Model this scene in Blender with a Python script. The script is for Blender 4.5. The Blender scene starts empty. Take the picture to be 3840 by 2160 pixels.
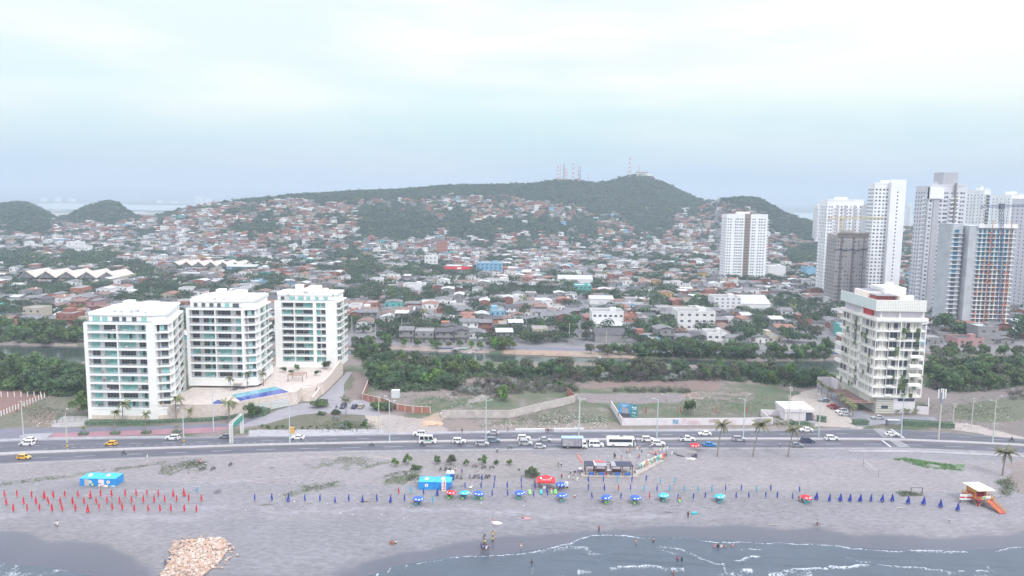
import bpy, bmesh, math, random, bisect
import numpy as np
from mathutils import Vector, Matrix, noise
random.seed(7); RNG=np.random.RandomState(7)
R=math.radians
S=bpy.context.scene; C=S.collection
# ---------------- camera, sky, sun, exposure ----------------
F=2800.0; CAMH=83.0; PITCH=math.atan(340/F); ROLL=R(0.7)
cd=bpy.data.cameras.new('camera'); cam=bpy.data.objects.new('camera',cd); C.objects.link(cam)
cd.sensor_width=36; cd.lens=36*F/3840; cd.clip_start=1; cd.clip_end=40000
CM=Matrix.Translation((0,0,CAMH))@Matrix.Rotation(R(90)-PITCH,4,'X')@Matrix.Rotation(ROLL,4,'Z')
cam.matrix_world=CM; S.camera=cam
S.view_settings.view_transform='Standard'; S.view_settings.look='None'; S.view_settings.gamma=1
S.view_settings.exposure=0.60
SUN_EL=R(48); SUN_AZ=R(142)   # azimuth clockwise from +Y: behind the camera, to the right
wd=bpy.data.worlds.new('World'); S.world=wd; wd.use_nodes=True
nt=wd.node_tree; N=nt.nodes; L=nt.links; N.clear()
def wn(t,**k):
    n=N.new(t)
    for a,b in k.items(): setattr(n,a,b)
    return n
out=wn('ShaderNodeOutputWorld'); bg=wn('ShaderNodeBackground'); L.new(bg.outputs[0],out.inputs[0])
bg.inputs[1].default_value=0.1
sky=wn('ShaderNodeTexSky',sky_type='NISHITA',sun_disc=False,sun_elevation=SUN_EL,sun_rotation=SUN_AZ)
sky.air_density=1.6; sky.dust_density=4
tc=wn('ShaderNodeTexCoord'); sep=wn('ShaderNodeSeparateXYZ'); L.new(tc.outputs['Generated'],sep.inputs[0])
ramp=wn('ShaderNodeValToRGB'); L.new(sep.outputs[2],ramp.inputs[0])
cr=ramp.color_ramp
stops=[(0.0,(4.2,5.1,6.2)),(0.03,(4.5,5.5,6.4)),(0.07,(5.1,6.4,6.7)),(0.12,(6.4,7.3,7.0)),(0.17,(7.0,7.3,7.0)),(0.25,(7.3,7.4,7.3)),(0.5,(11.2,11.4,11.7)),(1.0,(17,17.4,18.3))]
SK=18.6
while len(cr.elements)<len(stops): cr.elements.new(0.5)
for e,(p,c) in zip(cr.elements,stops): e.position=p; e.color=(c[0]/SK,c[1]/SK,c[2]/SK,1)
mp=wn('ShaderNodeMapping'); L.new(tc.outputs['Generated'],mp.inputs[0]); mp.inputs['Scale'].default_value=(2.0,2.0,11); mp.inputs['Location'].default_value=(.35,0,.6)
nz=wn('ShaderNodeTexNoise'); L.new(mp.outputs[0],nz.inputs[0]); nz.inputs['Scale'].default_value=1.5; nz.inputs['Detail'].default_value=4; nz.inputs['Roughness'].default_value=.45
nr=wn('ShaderNodeValToRGB'); L.new(nz.outputs[0],nr.inputs[0]); nr.color_ramp.elements[0].position=.38; nr.color_ramp.elements[1].position=.62
mulw=wn('ShaderNodeVectorMath',operation='SCALE'); L.new(ramp.outputs[0],mulw.inputs[0]); mulw.inputs[3].default_value=SK
cm=wn('ShaderNodeMix',data_type='RGBA',blend_type='MULTIPLY'); cm.inputs[0].default_value=1
L.new(mulw.outputs[0],cm.inputs[6])
mc=wn('ShaderNodeMix',data_type='RGBA'); L.new(nr.outputs[0],mc.inputs[0]); mc.inputs[6].default_value=(.88,.96,1.0,1); mc.inputs[7].default_value=(1.10,1.03,1.03,1)
L.new(mc.outputs[2],cm.inputs[7])
fm=wn('ShaderNodeMix',data_type='RGBA'); fm.inputs[0].default_value=.88; L.new(sky.outputs[0],fm.inputs[6]); L.new(cm.outputs[2],fm.inputs[7])
L.new(fm.outputs[2],bg.inputs[0])
sd=bpy.data.lights.new('sun','SUN'); so=bpy.data.objects.new('sun',sd); C.objects.link(so)
sd.energy=1.5; sd.angle=R(10); sd.color=(1,.985,.96)
sdir=Vector((math.sin(SUN_AZ)*math.cos(SUN_EL),math.cos(SUN_AZ)*math.cos(SUN_EL),math.sin(SUN_EL)))
so.rotation_euler=sdir.to_track_quat('Z','Y').to_euler()

# ---------------- helpers ----------------
CR=CM.to_3x3()
def ray(px,py): return CR@Vector((px-1920,1080-py,-F))
def atz(px,py,z):
    d=ray(px,py); t=(z-CAMH)/d.z; return Vector((d.x*t,d.y*t,z))
def aty(px,py,Y):
    d=ray(px,py); t=Y/d.y; return Vector((d.x*t,Y,CAMH+d.z*t))
CI=CM.inverted()
def topx(x,y,z):
    v=CI@Vector((x,y,z)); return (1920+v.x/-v.z*F, 1080-v.y/-v.z*F)
def z1(a,b): return (a/2.337+b[0], 0)
MATS={}
def mat(name,col,rough=.8,var=0,scale=1.0,metal=0,emit=0,alpha=None,rnd=0,var2=None,bump=0,coord='Object',obj_rnd=0,stretch=None):
    if name in MATS: return MATS[name]
    m=bpy.data.materials.new(name); m.use_nodes=True; t=m.node_tree; b=t.nodes['Principled BSDF']
    b.inputs['Base Color'].default_value=(*col,1); b.inputs['Roughness'].default_value=rough; b.inputs['Metallic'].default_value=metal
    m.diffuse_color=(*col,1)
    if var or bump:
        tcn=t.nodes.new('ShaderNodeTexCoord'); n=t.nodes.new('ShaderNodeTexNoise'); n.inputs['Scale'].default_value=scale; n.inputs['Detail'].default_value=5; n.inputs['Roughness'].default_value=.65
        src=tcn.outputs[coord]
        if stretch:
            mpn=t.nodes.new('ShaderNodeMapping'); mpn.inputs['Scale'].default_value=stretch; t.links.new(src,mpn.inputs[0]); src=mpn.outputs[0]
        t.links.new(src,n.inputs['Vector'])
        if var:
            mx=t.nodes.new('ShaderNodeMix'); mx.data_type='RGBA'
            c1=[max(0,c*(1-var)) for c in col]; c2=var2 or [min(1,c*(1+var)) for c in col]
            mx.inputs[6].default_value=(*c1,1); mx.inputs[7].default_value=(*c2,1)
            mr=t.nodes.new('ShaderNodeMapRange'); mr.inputs[1].default_value=.36; mr.inputs[2].default_value=.64
            t.links.new(n.outputs[0],mr.inputs[0]); t.links.new(mr.outputs[0],mx.inputs[0])
            o=mx.outputs[2]
            if obj_rnd:
                oi=t.nodes.new('ShaderNodeObjectInfo'); hs=t.nodes.new('ShaderNodeHueSaturation')
                m1=t.nodes.new('ShaderNodeMapRange'); m1.inputs[3].default_value=1-obj_rnd; m1.inputs[4].default_value=1+obj_rnd
                t.links.new(oi.outputs['Random'],m1.inputs[0]); t.links.new(m1.outputs[0],hs.inputs['Value'])
                m2=t.nodes.new('ShaderNodeMapRange'); m2.inputs[3].default_value=.47; m2.inputs[4].default_value=.52
                t.links.new(oi.outputs['Random'],m2.inputs[0]); t.links.new(m2.outputs[0],hs.inputs['Hue'])
                t.links.new(o,hs.inputs['Color']); o=hs.outputs[0]
            t.links.new(o,b.inputs['Base Color'])
        if bump:
            bp=t.nodes.new('ShaderNodeBump'); bp.inputs['Strength'].default_value=bump; bp.inputs['Distance'].default_value=.1
            t.links.new(n.outputs[0],bp.inputs['Height']); t.links.new(bp.outputs[0],b.inputs['Normal'])
    if emit: b.inputs['Emission Color'].default_value=(*col,1); b.inputs['Emission Strength'].default_value=emit
    if alpha is not None: b.inputs['Alpha'].default_value=alpha
    MATS[name]=m; return m
class MB:
    def __init__(s): s.v=[]; s.f=[]; s.m=[]; s.mats=[]
    def mi(s,m):
        if m not in s.mats: s.mats.append(m)
        return s.mats.index(m)
    def poly(s,pts,m=None):
        n=len(s.v); s.v+= [tuple(p) for p in pts]; s.f.append(tuple(range(n,n+len(pts)))); s.m.append(s.mi(m))
    def box(s,x0,x1,y0,y1,z0,z1,m=None,T=None):
        n=len(s.v); P=[(x0,y0,z0),(x1,y0,z0),(x1,y1,z0),(x0,y1,z0),(x0,y0,z1),(x1,y0,z1),(x1,y1,z1),(x0,y1,z1)]
        if T is not None: P=[tuple(T@Vector(p)) for p in P]
        s.v+=P
        for f in ((0,3,2,1),(4,5,6,7),(0,1,5,4),(1,2,6,5),(2,3,7,6),(3,0,4,7)): s.f.append(tuple(n+i for i in f)); s.m.append(s.mi(m))
        return s
    def prism(s,poly,z0,z1,m=None,top=None,cap=True):
        n=len(s.v); k=len(poly)
        s.v+=[(p[0],p[1],z0) for p in poly]+[(p[0],p[1],z1) for p in poly]
        for i in range(k): j=(i+1)%k; s.f.append((n+i,n+j,n+k+j,n+k+i)); s.m.append(s.mi(m))
        if cap:
            s.f.append(tuple(n+k+i for i in range(k))); s.m.append(s.mi(top or m))
            s.f.append(tuple(n+i for i in reversed(range(k)))); s.m.append(s.mi(m))
        return s
    def tube(s,pts,rad,n=6,m=None,cap=True):
        pts=[Vector(p) for p in pts]; rad=rad if hasattr(rad,'__len__') else [rad]*len(pts)
        base=len(s.v); up=None
        for i,p in enumerate(pts):
            d=(pts[min(i+1,len(pts)-1)]-pts[max(i-1,0)]).normalized()
            if up is None: up=Vector((0,0,1)) if abs(d.z)<.9 else Vector((1,0,0))
            a=d.cross(up).normalized(); up=a.cross(d).normalized()
            for k in range(n):
                t=2*math.pi*k/n; q=p+(a*math.cos(t)+up*math.sin(t))*rad[i]; s.v.append(tuple(q))
        for i in range(len(pts)-1):
            for k in range(n):
                k2=(k+1)%n; a0=base+i*n
                s.f.append((a0+k,a0+n+k,a0+n+k2,a0+k2)); s.m.append(s.mi(m))
        if cap:
            s.f.append(tuple(base+k for k in range(n))); s.m.append(s.mi(m))
            e=base+(len(pts)-1)*n; s.f.append(tuple(e+k for k in reversed(range(n)))); s.m.append(s.mi(m))
        return s
    def cyl(s,x,y,z0,z1,r0,r1=None,n=12,m=None): return s.tube([(x,y,z0),(x,y,z1)],[r0,r0 if r1 is None else r1],n,m)
    def mesh(s,name='mesh'):
        me=bpy.data.meshes.new(name); me.from_pydata(s.v,[],s.f)
        for mm in s.mats: me.materials.append(mm)
        if len(s.mats)>1: me.polygons.foreach_set('material_index',s.m)
        me.update(); return me
    def obj(s,name,parent=None,loc=None,rz=0,smooth=False):
        o=bpy.data.objects.new(name,s.mesh(name)); C.objects.link(o)
        if smooth: o.data.polygons.foreach_set('use_smooth',[True]*len(o.data.polygons))
        if parent: o.parent=parent
        if loc is not None: o.location=loc
        o.rotation_euler.z=rz
        return o
def mo(name,me,parent=None,loc=(0,0,0),rz=0):
    o=bpy.data.objects.new(name,me); C.objects.link(o); o.parent=parent; o.location=loc; o.rotation_euler.z=rz; return o
def tag(o,label=None,cat=None,group=None,kind=None):
    if label: o['label']=label
    if cat: o['category']=cat
    if group: o['group']=group
    if kind: o['kind']=kind
    return o
def thing(name,label,cat,loc=(0,0,0),rz=0,group=None):
    o=bpy.data.objects.new(name,None); C.objects.link(o); o.location=loc; o.rotation_euler.z=rz; o.empty_display_size=.5
    return tag(o,label,cat,group)
def dup(o,loc=None,rz=None,label=None,group=None,parent=None,scale=None):
    c=o.copy(); C.objects.link(c); c.parent=parent
    for ch in o.children: dup(ch,parent=c)
    if loc is not None: c.location=loc
    if rz is not None: c.rotation_euler.z=rz
    if scale: c.scale=(scale,)*3 if not hasattr(scale,'__len__') else scale
    if label: c['label']=label
    if group: c['group']=group
    return c
def recolor(root,names,m,slot=0):
    for ch in root.children:
        if ch.name.split('.')[0] in names:
            ch.material_slots[slot].link='OBJECT'; ch.material_slots[slot].material=m
ONES='zero first second third fourth fifth sixth seventh eighth ninth tenth eleventh twelfth thirteenth fourteenth fifteenth sixteenth seventeenth eighteenth nineteenth'.split()
TENS={2:'twent',3:'thirt',4:'fort',5:'fift',6:'sixt',7:'sevent',8:'eight',9:'ninet'}
def ordw(n):
    if n<20: return ONES[n]
    if n>=100: return 'hundred-and-'+ordw(n-100) if n>100 else 'hundredth'
    t,u=divmod(n,10); return TENS[t]+('ieth' if u==0 else 'y-'+ONES[u])
def inpoly(x,y,poly):
    x=np.asarray(x,float); y=np.asarray(y,float); r=np.zeros(x.shape,bool); n=len(poly)
    for i in range(n):
        x1,y1=poly[i]; x2,y2=poly[(i+1)%n]
        if y1==y2: continue
        c=((y1>y)!=(y2>y))&(x<(x2-x1)*(y-y1)/(y2-y1)+x1); r^=c
    return r
def vnoise(x,y,s,seed=0):
    # cheap value noise, vectorised
    x=np.asarray(x,float)/s+seed*17.3; y=np.asarray(y,float)/s+seed*9.1
    xi=np.floor(x); yi=np.floor(y); fx=x-xi; fy=y-yi; fx=fx*fx*(3-2*fx); fy=fy*fy*(3-2*fy)
    def h(a,b): v=np.sin(a*127.1+b*311.7+seed*74.7)*43758.5453; return v-np.floor(v)
    return (h(xi,yi)*(1-fx)+h(xi+1,yi)*fx)*(1-fy)+(h(xi,yi+1)*(1-fx)+h(xi+1,yi+1)*fx)*fy
def fbm(x,y,s,seed=0): return (vnoise(x,y,s,seed)+.5*vnoise(x,y,s/2.1,seed+1)+.25*vnoise(x,y,s/4.3,seed+2))/1.75
# ---------------- terrain ----------------
shore=[(-500,2075),(0,2115),(200,2135),(450,2185),(900,2240),(1200,2205),(1392,2160),(1486,2126),(1585,2107),(1691,2092),(1885,2083),(2035,2058),(2134,2041),(2202,2011),(2271,2005),(2399,2013),(2613,2020),(2800,2030),(3014,2040),(3348,2064),(3613,2068),(3840,2053),(4300,2040)]
_sp=np.array([tuple(atz(a,b,0))[:2] for a,b in shore]); _sp=_sp[np.argsort(_sp[:,0])]
def ysh(x): return np.interp(x,_sp[:,0],_sp[:,1])
wetl=[(-500,1960),(0,1993),(120,1998),(190,2030),(300,2019),(400,2040),(505,2079),(610,2165),(900,2190),(1200,2160),(1328,2118),(1499,2066),(1670,2040),(1900,2010),(2014,2002),(2228,1985),(2399,1972),(2527,1968),(2800,1965),(2928,1985),(3060,1978),(3185,1998),(3320,2000),(3527,2010),(3840,1993),(4300,1990)]
_wp=np.array([tuple(atz(a,b,.4))[:2] for a,b in wetl]); _wp=_wp[np.argsort(_wp[:,0])]
creek=[(-500,1283),(310,1300),(900,1310),(1500,1312),(1620,1318),(1900,1328),(2400,1345),(2800,1355),(3140,1352),(3600,1358),(4300,1365),(4300,1385),(3600,1385),(3400,1400),(3140,1404),(2900,1395),(2700,1378),(2400,1366),(1900,1362),(1700,1358),(1500,1335),(900,1340),(310,1362),(220,1370),(90,1340),(-500,1318)]
creekw=[tuple(atz(a,b,0))[:2] for a,b in creek]
ridge=[(-500,745,1500,1000,.5),(0,758,1500,1050,.5),(60,750,1500,1050,.5),(110,754,1500,1050,.5),(170,785,1500,1100,.5),(215,806,1500,1100,.5),(255,800,1500,1100,.5),(330,765,1500,1150,.5),(400,746,1500,1150,.5),(440,752,1500,1150,.5),(480,785,1500,1150,.5),(530,805,1500,1100,.5),(600,798,1500,1050,.5),(700,770,1500,1000,.5),(800,755,1500,1000,.5),(900,742,1500,1000,.55),(1100,722,1520,1000,.55),(1300,710,1550,1000,.5),(1500,702,1580,1050,.45),(1740,686,1600,1080,.42),(1900,683,1620,1100,.4),(2000,680,1640,1120,.4),(2090,667,1660,1130,.35),(2160,669,1700,1150,.3),(2230,680,1740,1150,.28),(2300,668,1760,1150,.25),(2345,651,1780,1150,.25),(2385,645,1780,1150,.25),(2440,650,1780,1150,.25),(2500,680,1770,1150,.3),(2560,711,1750,1150,.35),(2620,738,1720,1150,.4),(2660,744,1650,1150,.45),(2720,735,1500,1150,.45),(2780,728,1450,1150,.4),(2850,735,1450,1150,.35),(2900,765,1450,1150,.35),(2950,792,1450,1150,.35),(3000,812,1450,1150,.35),(3080,832,1450,1150,.4),(3300,842,1450,1200,.5),(4300,850,1450,1200,.5)]
_ru=np.array([ray(a,b).x/ray(a,b).y for a,b,*_ in ridge]); _rz=np.array([aty(a,b,Y).z-8.5 for a,b,Y,*_ in ridge])
_rY=np.array([r[2] for r in ridge],float); _r0=np.array([r[3] for r in ridge],float); _rm=np.array([r[4] for r in ridge])
def hgt(x,y):
    x=np.asarray(x,float); y=np.asarray(y,float)
    z=np.clip((y-ysh(x))*.045,-2.5,1.0)
    z=np.where(y>270,1.0,z)
    z=z-1.9*np.clip(1-0*x,0,1)*inpoly(x,y,creekw)
    yy=np.maximum(y,1); u=x/yy
    zr=np.interp(u,_ru,_rz); Y=np.interp(u,_ru,_rY); Y0=np.interp(u,_ru,_r0); m=np.interp(u,_ru,_rm)
    t=np.clip((y-Y0)/(Y-Y0),0,1)
    prof=np.where(t<.5,m*(t/.5)**1.25,m+(1-m)*((t-.5)/.5)); prof=prof-.0*t
    b=np.clip(1-(y-Y)/500,0,1); b=b*b*(3-2*b)
    hh=(zr-1)*np.where(y<Y,prof,b)
    hh=np.where(y>Y0,hh+(fbm(x,y,80,3)-.5)*22*np.clip(t*3,0,1)*np.clip((1-t)*4+.15,0,1)*b,hh)
    z=z+np.maximum(hh,0)+np.where((y>430)&(y<9000),.6*(fbm(x,y,60,5)-.5)*np.clip((y-430)/100,0,1),0)
    far=np.clip((y-9000)/4000,0,1); z=z+far*(np.clip(1-abs(u+.55)/.75,0,1)*150+20)*1.0-np.where((y>3600)&(y<5200),6,0)
    return z
GRID=None
def hz(x,y):
    # height read off the ground sheet itself
    us_,rows_,gz=GRID; y=max(y,1.); u=min(max(x/y,us_[0]),us_[-1]-1e-6); i=bisect.bisect_right(us_,u)-1; j=min(max(bisect.bisect_right(rows_,y)-1,0),len(rows_)-2)
    a=(u-us_[i])/(us_[i+1]-us_[i]); b=min(max((y-rows_[j])/(rows_[j+1]-rows_[j]),0),1)
    return float((gz[j,i]*(1-a)+gz[j,i+1]*a)*(1-b)+(gz[j+1,i]*(1-a)+gz[j+1,i+1]*a)*b)
def inp(x,y,poly):
    r=False; n=len(poly); x1,y1=poly[-1]
    for x2,y2 in poly:
        if (y1>y)!=(y2>y) and x<(x2-x1)*(y-y1)/(y2-y1)+x1: r=not r
        x1,y1=x2,y2
    return r
def vn1(x,y,s,seed=0):
    x=x/s+seed*17.3; y=y/s+seed*9.1; xi=math.floor(x); yi=math.floor(y); fx=x-xi; fy=y-yi; fx=fx*fx*(3-2*fx); fy=fy*fy*(3-2*fy)
    def h(a,b): v=math.sin(a*127.1+b*311.7+seed*74.7)*43758.5453; return v-math.floor(v)
    return (h(xi,yi)*(1-fx)+h(xi+1,yi)*fx)*(1-fy)+(h(xi,yi+1)*(1-fx)+h(xi+1,yi+1)*fx)*fy
def fbm1(x,y,s,seed=0): return (vn1(x,y,s,seed)+.5*vn1(x,y,s/2.1,seed+1)+.25*vn1(x,y,s/4.3,seed+2))/1.75
def G(px,py,dz=0):
    z=1.0
    for _ in range(5 if py>1700 else 8):
        p=atz(px,py,min(z,70)) ; z=hz(p.x,p.y)
        if py>1300: z=max(z,-.35)
    return Vector((p.x,p.y,z+dz))
def zp(a,b,o,s=2.337): return (a/s+o[0],b/s+o[1])
# ---------------- ground sheet ----------------
def arr(a): return [tuple(atz(x,y,1))[:2] for x,y in a]
rows=[60,80,100,120,135,148,156]; y=160.
while y<25000:
    rows.append(y); y*= 1.0028 if y<330 else (1.004 if y<440 else (1.009 if y<2000 else 1.06))
us=np.concatenate([np.linspace(-4,-.86,24)[:-1],np.linspace(-.86,.86,620),np.linspace(.86,4,24)[1:]])
YY=np.array(rows); GX=(us[None,:]*YY[:,None]); GY=np.repeat(YY[:,None],len(us),1)
GZ=hgt(GX,GY)
w=3.0; wx=GX+(fbm(GX,GY,7,11)-.5)*6; wy=GY+(fbm(GX,GY,7,12)-.5)*6
nb=fbm(GX,GY,14,21); ns=fbm(GX,GY,3.2,22); nl=fbm(GX,GY,40,23)
col=np.zeros(GX.shape+(3,)); GRID=(us.tolist(),[float(r_) for r_ in rows],GZ)
def setc(mask,c,a=1.0):
    mk=(mask*a)[...,None]; col[:]=col*(1-mk)+np.array(c)*mk
sand=(.200,.195,.214); 
col[:]=np.array(sand)*(1+.16*(nb-.5)+.08*(ns-.5)+.22*(nl-.5))[...,None]
# tracks in the sand
setc(np.clip((fbm(GX*.25,GY,2.5,31)-.60)*5,0,1)*(GY<250),(.21,.20,.23),.6)
setc((GY<235)&(fbm(GX*.5,GY,9,33)>.6),(.21,.20,.23),.45)
setc((GY>205)&(GY<232),(.27,.24,.25),.45)
yu=np.interp(GX,*np.array([tuple(atz(a,b,1))[:2] for a,b in [(-400,1660),(0,1640),(1000,1634),(1900,1621),(2800,1614),(3185,1604),(3840,1647),(4300,1660)]]).T)
inl=GY>yu
dirt=np.array((.20,.165,.16)); grass=np.array((.075,.105,.06)); dry=np.array((.14,.125,.09))
g=np.clip((nb-.42)*5,0,1)[...,None]; g2=np.clip((ns-.45)*4,0,1)[...,None]
lot=dirt*(1-g)+(grass*(1-g2)+dry*g2)*g
setc(inl,(0,0,0)); col[:]=np.where(inl[...,None],lot,col)
def zone(px,c,a=1.0,warp=True,nz_=None):
    c=tuple(k*.74 for k in c)
    P=arr(px); X,Y_=(wx,wy) if warp else (GX,GY); mk=inpoly(X,Y_,P).astype(float)
    if nz_: mk=mk*np.clip((ns-nz_)*6,0,1)
    setc(mk,c,a)
zone([(1850,1440),(2150,1420),(2700,1430),(3000,1470),(2990,1560),(2960,1600),(1800,1600),(1740,1560),(1730,1500)],(.125,.145,.09),.75,nz_=.36)
zone([(2300,1425),(2420,1420),(2700,1432),(2720,1462),(2560,1466),(2200,1455),(2150,1445)],(.26,.18,.17),.9)
zone([(2150,1478),(2560,1475),(2580,1490),(2540,1515),(2250,1512),(2150,1500)],(.27,.23,.24),.95)
zone([(2250,1455),(2380,1447),(2560,1455),(2620,1475),(2380,1476)],(.10,.14,.07),.8)
zone([(2560,1478),(2650,1470),(2700,1465),(2620,1500),(2560,1495)],(.40,.28,.25),.8,nz_=.45)
zone([(1300,1390),(1400,1395),(1395,1420),(1355,1520),(1280,1520)],(.25,.20,.19))
zone([(1265,1440),(1310,1400),(1320,1450),(1290,1500),(1255,1500)],(.12,.14,.08),.8)
zone([(1395,1545),(1500,1560),(1620,1570),(1640,1600),(1700,1640),(1400,1640),(1420,1600)],(.42,.37,.36))
zone([(1560,1575),(1650,1545),(1690,1560),(1600,1600)],(.48,.36,.28),.8)
zone([(1830,1440),(1880,1430),(1840,1500),(1760,1520),(1770,1490)],(.38,.33,.32),.8)
zone([(1720,1400),(1860,1400),(1860,1440),(1760,1440)],(.30,.22,.21),.8)
zone([(2340,1295),(2420,1300),(2420,1335),(2200,1345),(1890,1340),(1890,1310)],(.45,.36,.30),.9)
zone([(1880,1310),(2130,1315),(2130,1340),(1900,1342)],(.42,.30,.24),.9)
zone([(1430,1290),(1720,1295),(1900,1310),(1810,1322),(1600,1315),(1430,1312)],(.38,.31,.29),.9)
zone([(200,1270),(290,1270),(300,1298),(190,1296)],(.42,.36,.32),.9)
zone([(-200,1475),(90,1465),(170,1460),(178,1488),(60,1545),(-200,1600)],(.27,.16,.145))
zone([(-200,1600),(60,1548),(178,1490),(320,1495),(320,1560),(220,1570),(190,1602),(-200,1606)],(.16,.165,.11),.7)
zone([(100,1550),(250,1535),(215,1570),(190,1600),(80,1598)],(.27,.20,.17),.7)
zone([(205,1578),(235,1560),(335,1562),(335,1592),(300,1600),(190,1602)],(.46,.43,.44),1,warp=False)
zone([(960,1590),(1150,1552),(1370,1556),(1380,1600),(1330,1612),(960,1612)],(.15,.15,.10),.8)
zone([(1370,1556),(1440,1560),(1450,1600),(1400,1612),(1370,1600)],(.50,.43,.38),.9)
zone([(930,1612),(1440,1608),(1430,1632),(930,1636)],(.46,.45,.50),1,warp=False)
zone([(2960,1490),(3060,1452),(3105,1470),(3160,1530),(3220,1590),(3240,1606),(3060,1600),(3050,1560)],(.50,.44,.41))
zone([(2890,1560),(2960,1580),(3060,1600),(3060,1610),(2860,1606)],(.44,.39,.37),.8,nz_=.35)
zone([(3440,1450),(3900,1430),(4100,1500),(4100,1690),(3840,1640),(3600,1600),(3490,1580)],(.24,.20,.205),.8)
zone([(3600,1520),(3900,1470),(3900,1560),(3700,1590),(3560,1570)],(.125,.15,.085),.8)
zone([(3560,1585),(3600,1588),(3700,1606),(3900,1650),(3900,1672),(3700,1630),(3560,1606)],(.48,.42,.41))
zone([(1700,1600),(2400,1580),(3000,1592),(3000,1612),(1700,1615)],(.30,.25,.235),.7)
# beach grass
bg_=(.15,.165,.115)
BG=[[(-50,1830),(0,1812),(200,1785),(400,1760),(640,1730),(600,1742),(400,1772),(200,1800),(0,1822)],
[(600,1745),(700,1728),(780,1735),(780,1765),(650,1785),(600,1780)],
[(1140,1745),(1250,1715),(1430,1715),(1455,1735),(1380,1755),(1300,1775),(1270,1755)],
[(1050,1862),(1140,1825),(1290,1800),(1285,1815),(1180,1845),(1080,1868)],
[(1440,1785),(1500,1765),(1560,1762),(1560,1785),(1510,1815),(1450,1820)],
[(3345,1722),(3400,1718),(3500,1735),(3620,1745),(3600,1765),(3480,1757)],
[(3735,1805),(3785,1795),(3800,1840),(3760,1858)],[(3360,1845),(3400,1843),(3470,1858),(3380,1862)]]
for i,z in enumerate(BG): zone(z,(.09,.20,.06) if i==5 else bg_,.85 if i in(4,5) else .6,nz_=.3 if i==5 else .38)
zone([(3775,1740),(3870,1700),(3900,1900),(3840,1870),(3790,1810)],(.27,.215,.20),.7)
zone([(1560,1700),(1850,1690),(2090,1700),(2090,1780),(1700,1790),(1560,1770)],(.30,.275,.28),.7)
zone([(1690,1790),(2000,1760),(2000,1780),(1900,1800),(1700,1798)],(.24,.225,.235),.6,nz_=.4)
# city ground
cty=(GY>405)&(GZ>.5); setc(cty,(.19,.185,.20),.9)
setc((GY>1000)&(GZ>9),(.085,.095,.07),.8)
for (a,b,ww) in [((2175,1295),(2187,1090),5),((2187,1090),(2200,1000),5),((2750,1000),(2650,860),7),((3100,1290),(3060,1230),6)]:
    A=atz(*a,1); B=atz(*b,1); d=np.array([B.x-A.x,B.y-A.y]); L2=(d**2).sum(); t=np.clip(((GX-A.x)*d[0]+(GY-A.y)*d[1])/L2,0,1)
    dist=np.hypot(GX-A.x-t*d[0],GY-A.y-t*d[1]); setc(dist<ww/2+.3,(.16,.16,.18))
far=(GY>2200)&(GY<20000); setc(far,(.10,.11,.09),.9); setc(far&(fbm(GX*.3,GY*.1,150,41)>.62),(.4,.38,.38),.8)
def track(px,w,c,a=.5):
    P=arr(px); d_=np.full(GX.shape,99.)
    for (x1,y1),(x2,y2) in zip(P[:-1],P[1:]):
        dx,dy=x2-x1,y2-y1; t_=np.clip(((wx-x1)*dx+(wy-y1)*dy)/(dx*dx+dy*dy),0,1); d_=np.minimum(d_,np.hypot(wx-x1-t_*dx,wy-y1-t_*dy))
    setc(np.clip(1.3-d_/w,0,1)*(.5+.5*(ns>.45)),c,a)
for P,w_,c_,a_ in [([(2800,1788),(3100,1795),(3300,1812),(3840,1842)],.5,(.27,.26,.275),.6),([(2900,1745),(3060,1752),(3250,1785),(3500,1812)],.4,(.27,.26,.275),.55),([(2690,1720),(2700,1745),(2620,1765),(2520,1760),(2470,1745)],.7,(.27,.26,.275),.5),([(1690,1560),(1760,1545)],1,(.2,.2,.2),.01),
 ([(1690,1702),(1760,1700),(1840,1706),(1820,1715),(1700,1712),(1690,1702)],.35,(.17,.165,.17),.55),([(900,1730),(1100,1720),(1400,1714),(1480,1728),(1580,1770)],.4,(.34,.31,.30),.8),([(780,1800),(790,1880),(800,1930)],.6,(.19,.185,.215),.5),([(300,1860),(600,1840),(900,1800),(1150,1790)],.5,(.30,.29,.33),.5),
 ([(2560,1700),(2600,1690),(2640,1720)],.4,(.15,.14,.15),.6),([(1900,1700),(2060,1695),(2100,1712)],.5,(.17,.165,.19),.5),([(1960,1762),(2080,1758),(2150,1770),(2190,1768)],.7,(.16,.155,.175),.6),([(700,1900),(1100,1915),(1500,1905),(2000,1925),(2500,1925)],1.2,(.28,.275,.32),.5),([(0,1930),(300,1935),(700,1945)],1.5,(.28,.275,.32),.5)]: track(P,w_,c_,a_)
zone([(860,1960),(1100,1945),(1500,1950),(1900,1935),(2200,1945),(2600,1950),(2600,1975),(1900,2020),(1300,2130),(1200,2165),(860,2165)],(.252,.248,.286),.75)
zone([(560,1960),(860,1940),(900,1990),(600,2010)],(.25,.245,.28),.5)
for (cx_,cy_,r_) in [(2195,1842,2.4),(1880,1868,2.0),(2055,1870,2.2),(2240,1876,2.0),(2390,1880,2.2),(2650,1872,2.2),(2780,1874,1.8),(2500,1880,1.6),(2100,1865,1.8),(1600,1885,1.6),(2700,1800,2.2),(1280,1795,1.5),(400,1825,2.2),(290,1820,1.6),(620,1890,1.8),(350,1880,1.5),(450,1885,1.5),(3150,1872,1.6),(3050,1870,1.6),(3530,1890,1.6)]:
    p_=atz(cx_,cy_,1); setc(np.clip(1.25-np.hypot((wx-p_.x)/1.5,wy-p_.y)/r_,0,1)*np.clip((ns-.35)*5,0,1),(.15,.145,.165),.65)
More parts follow.
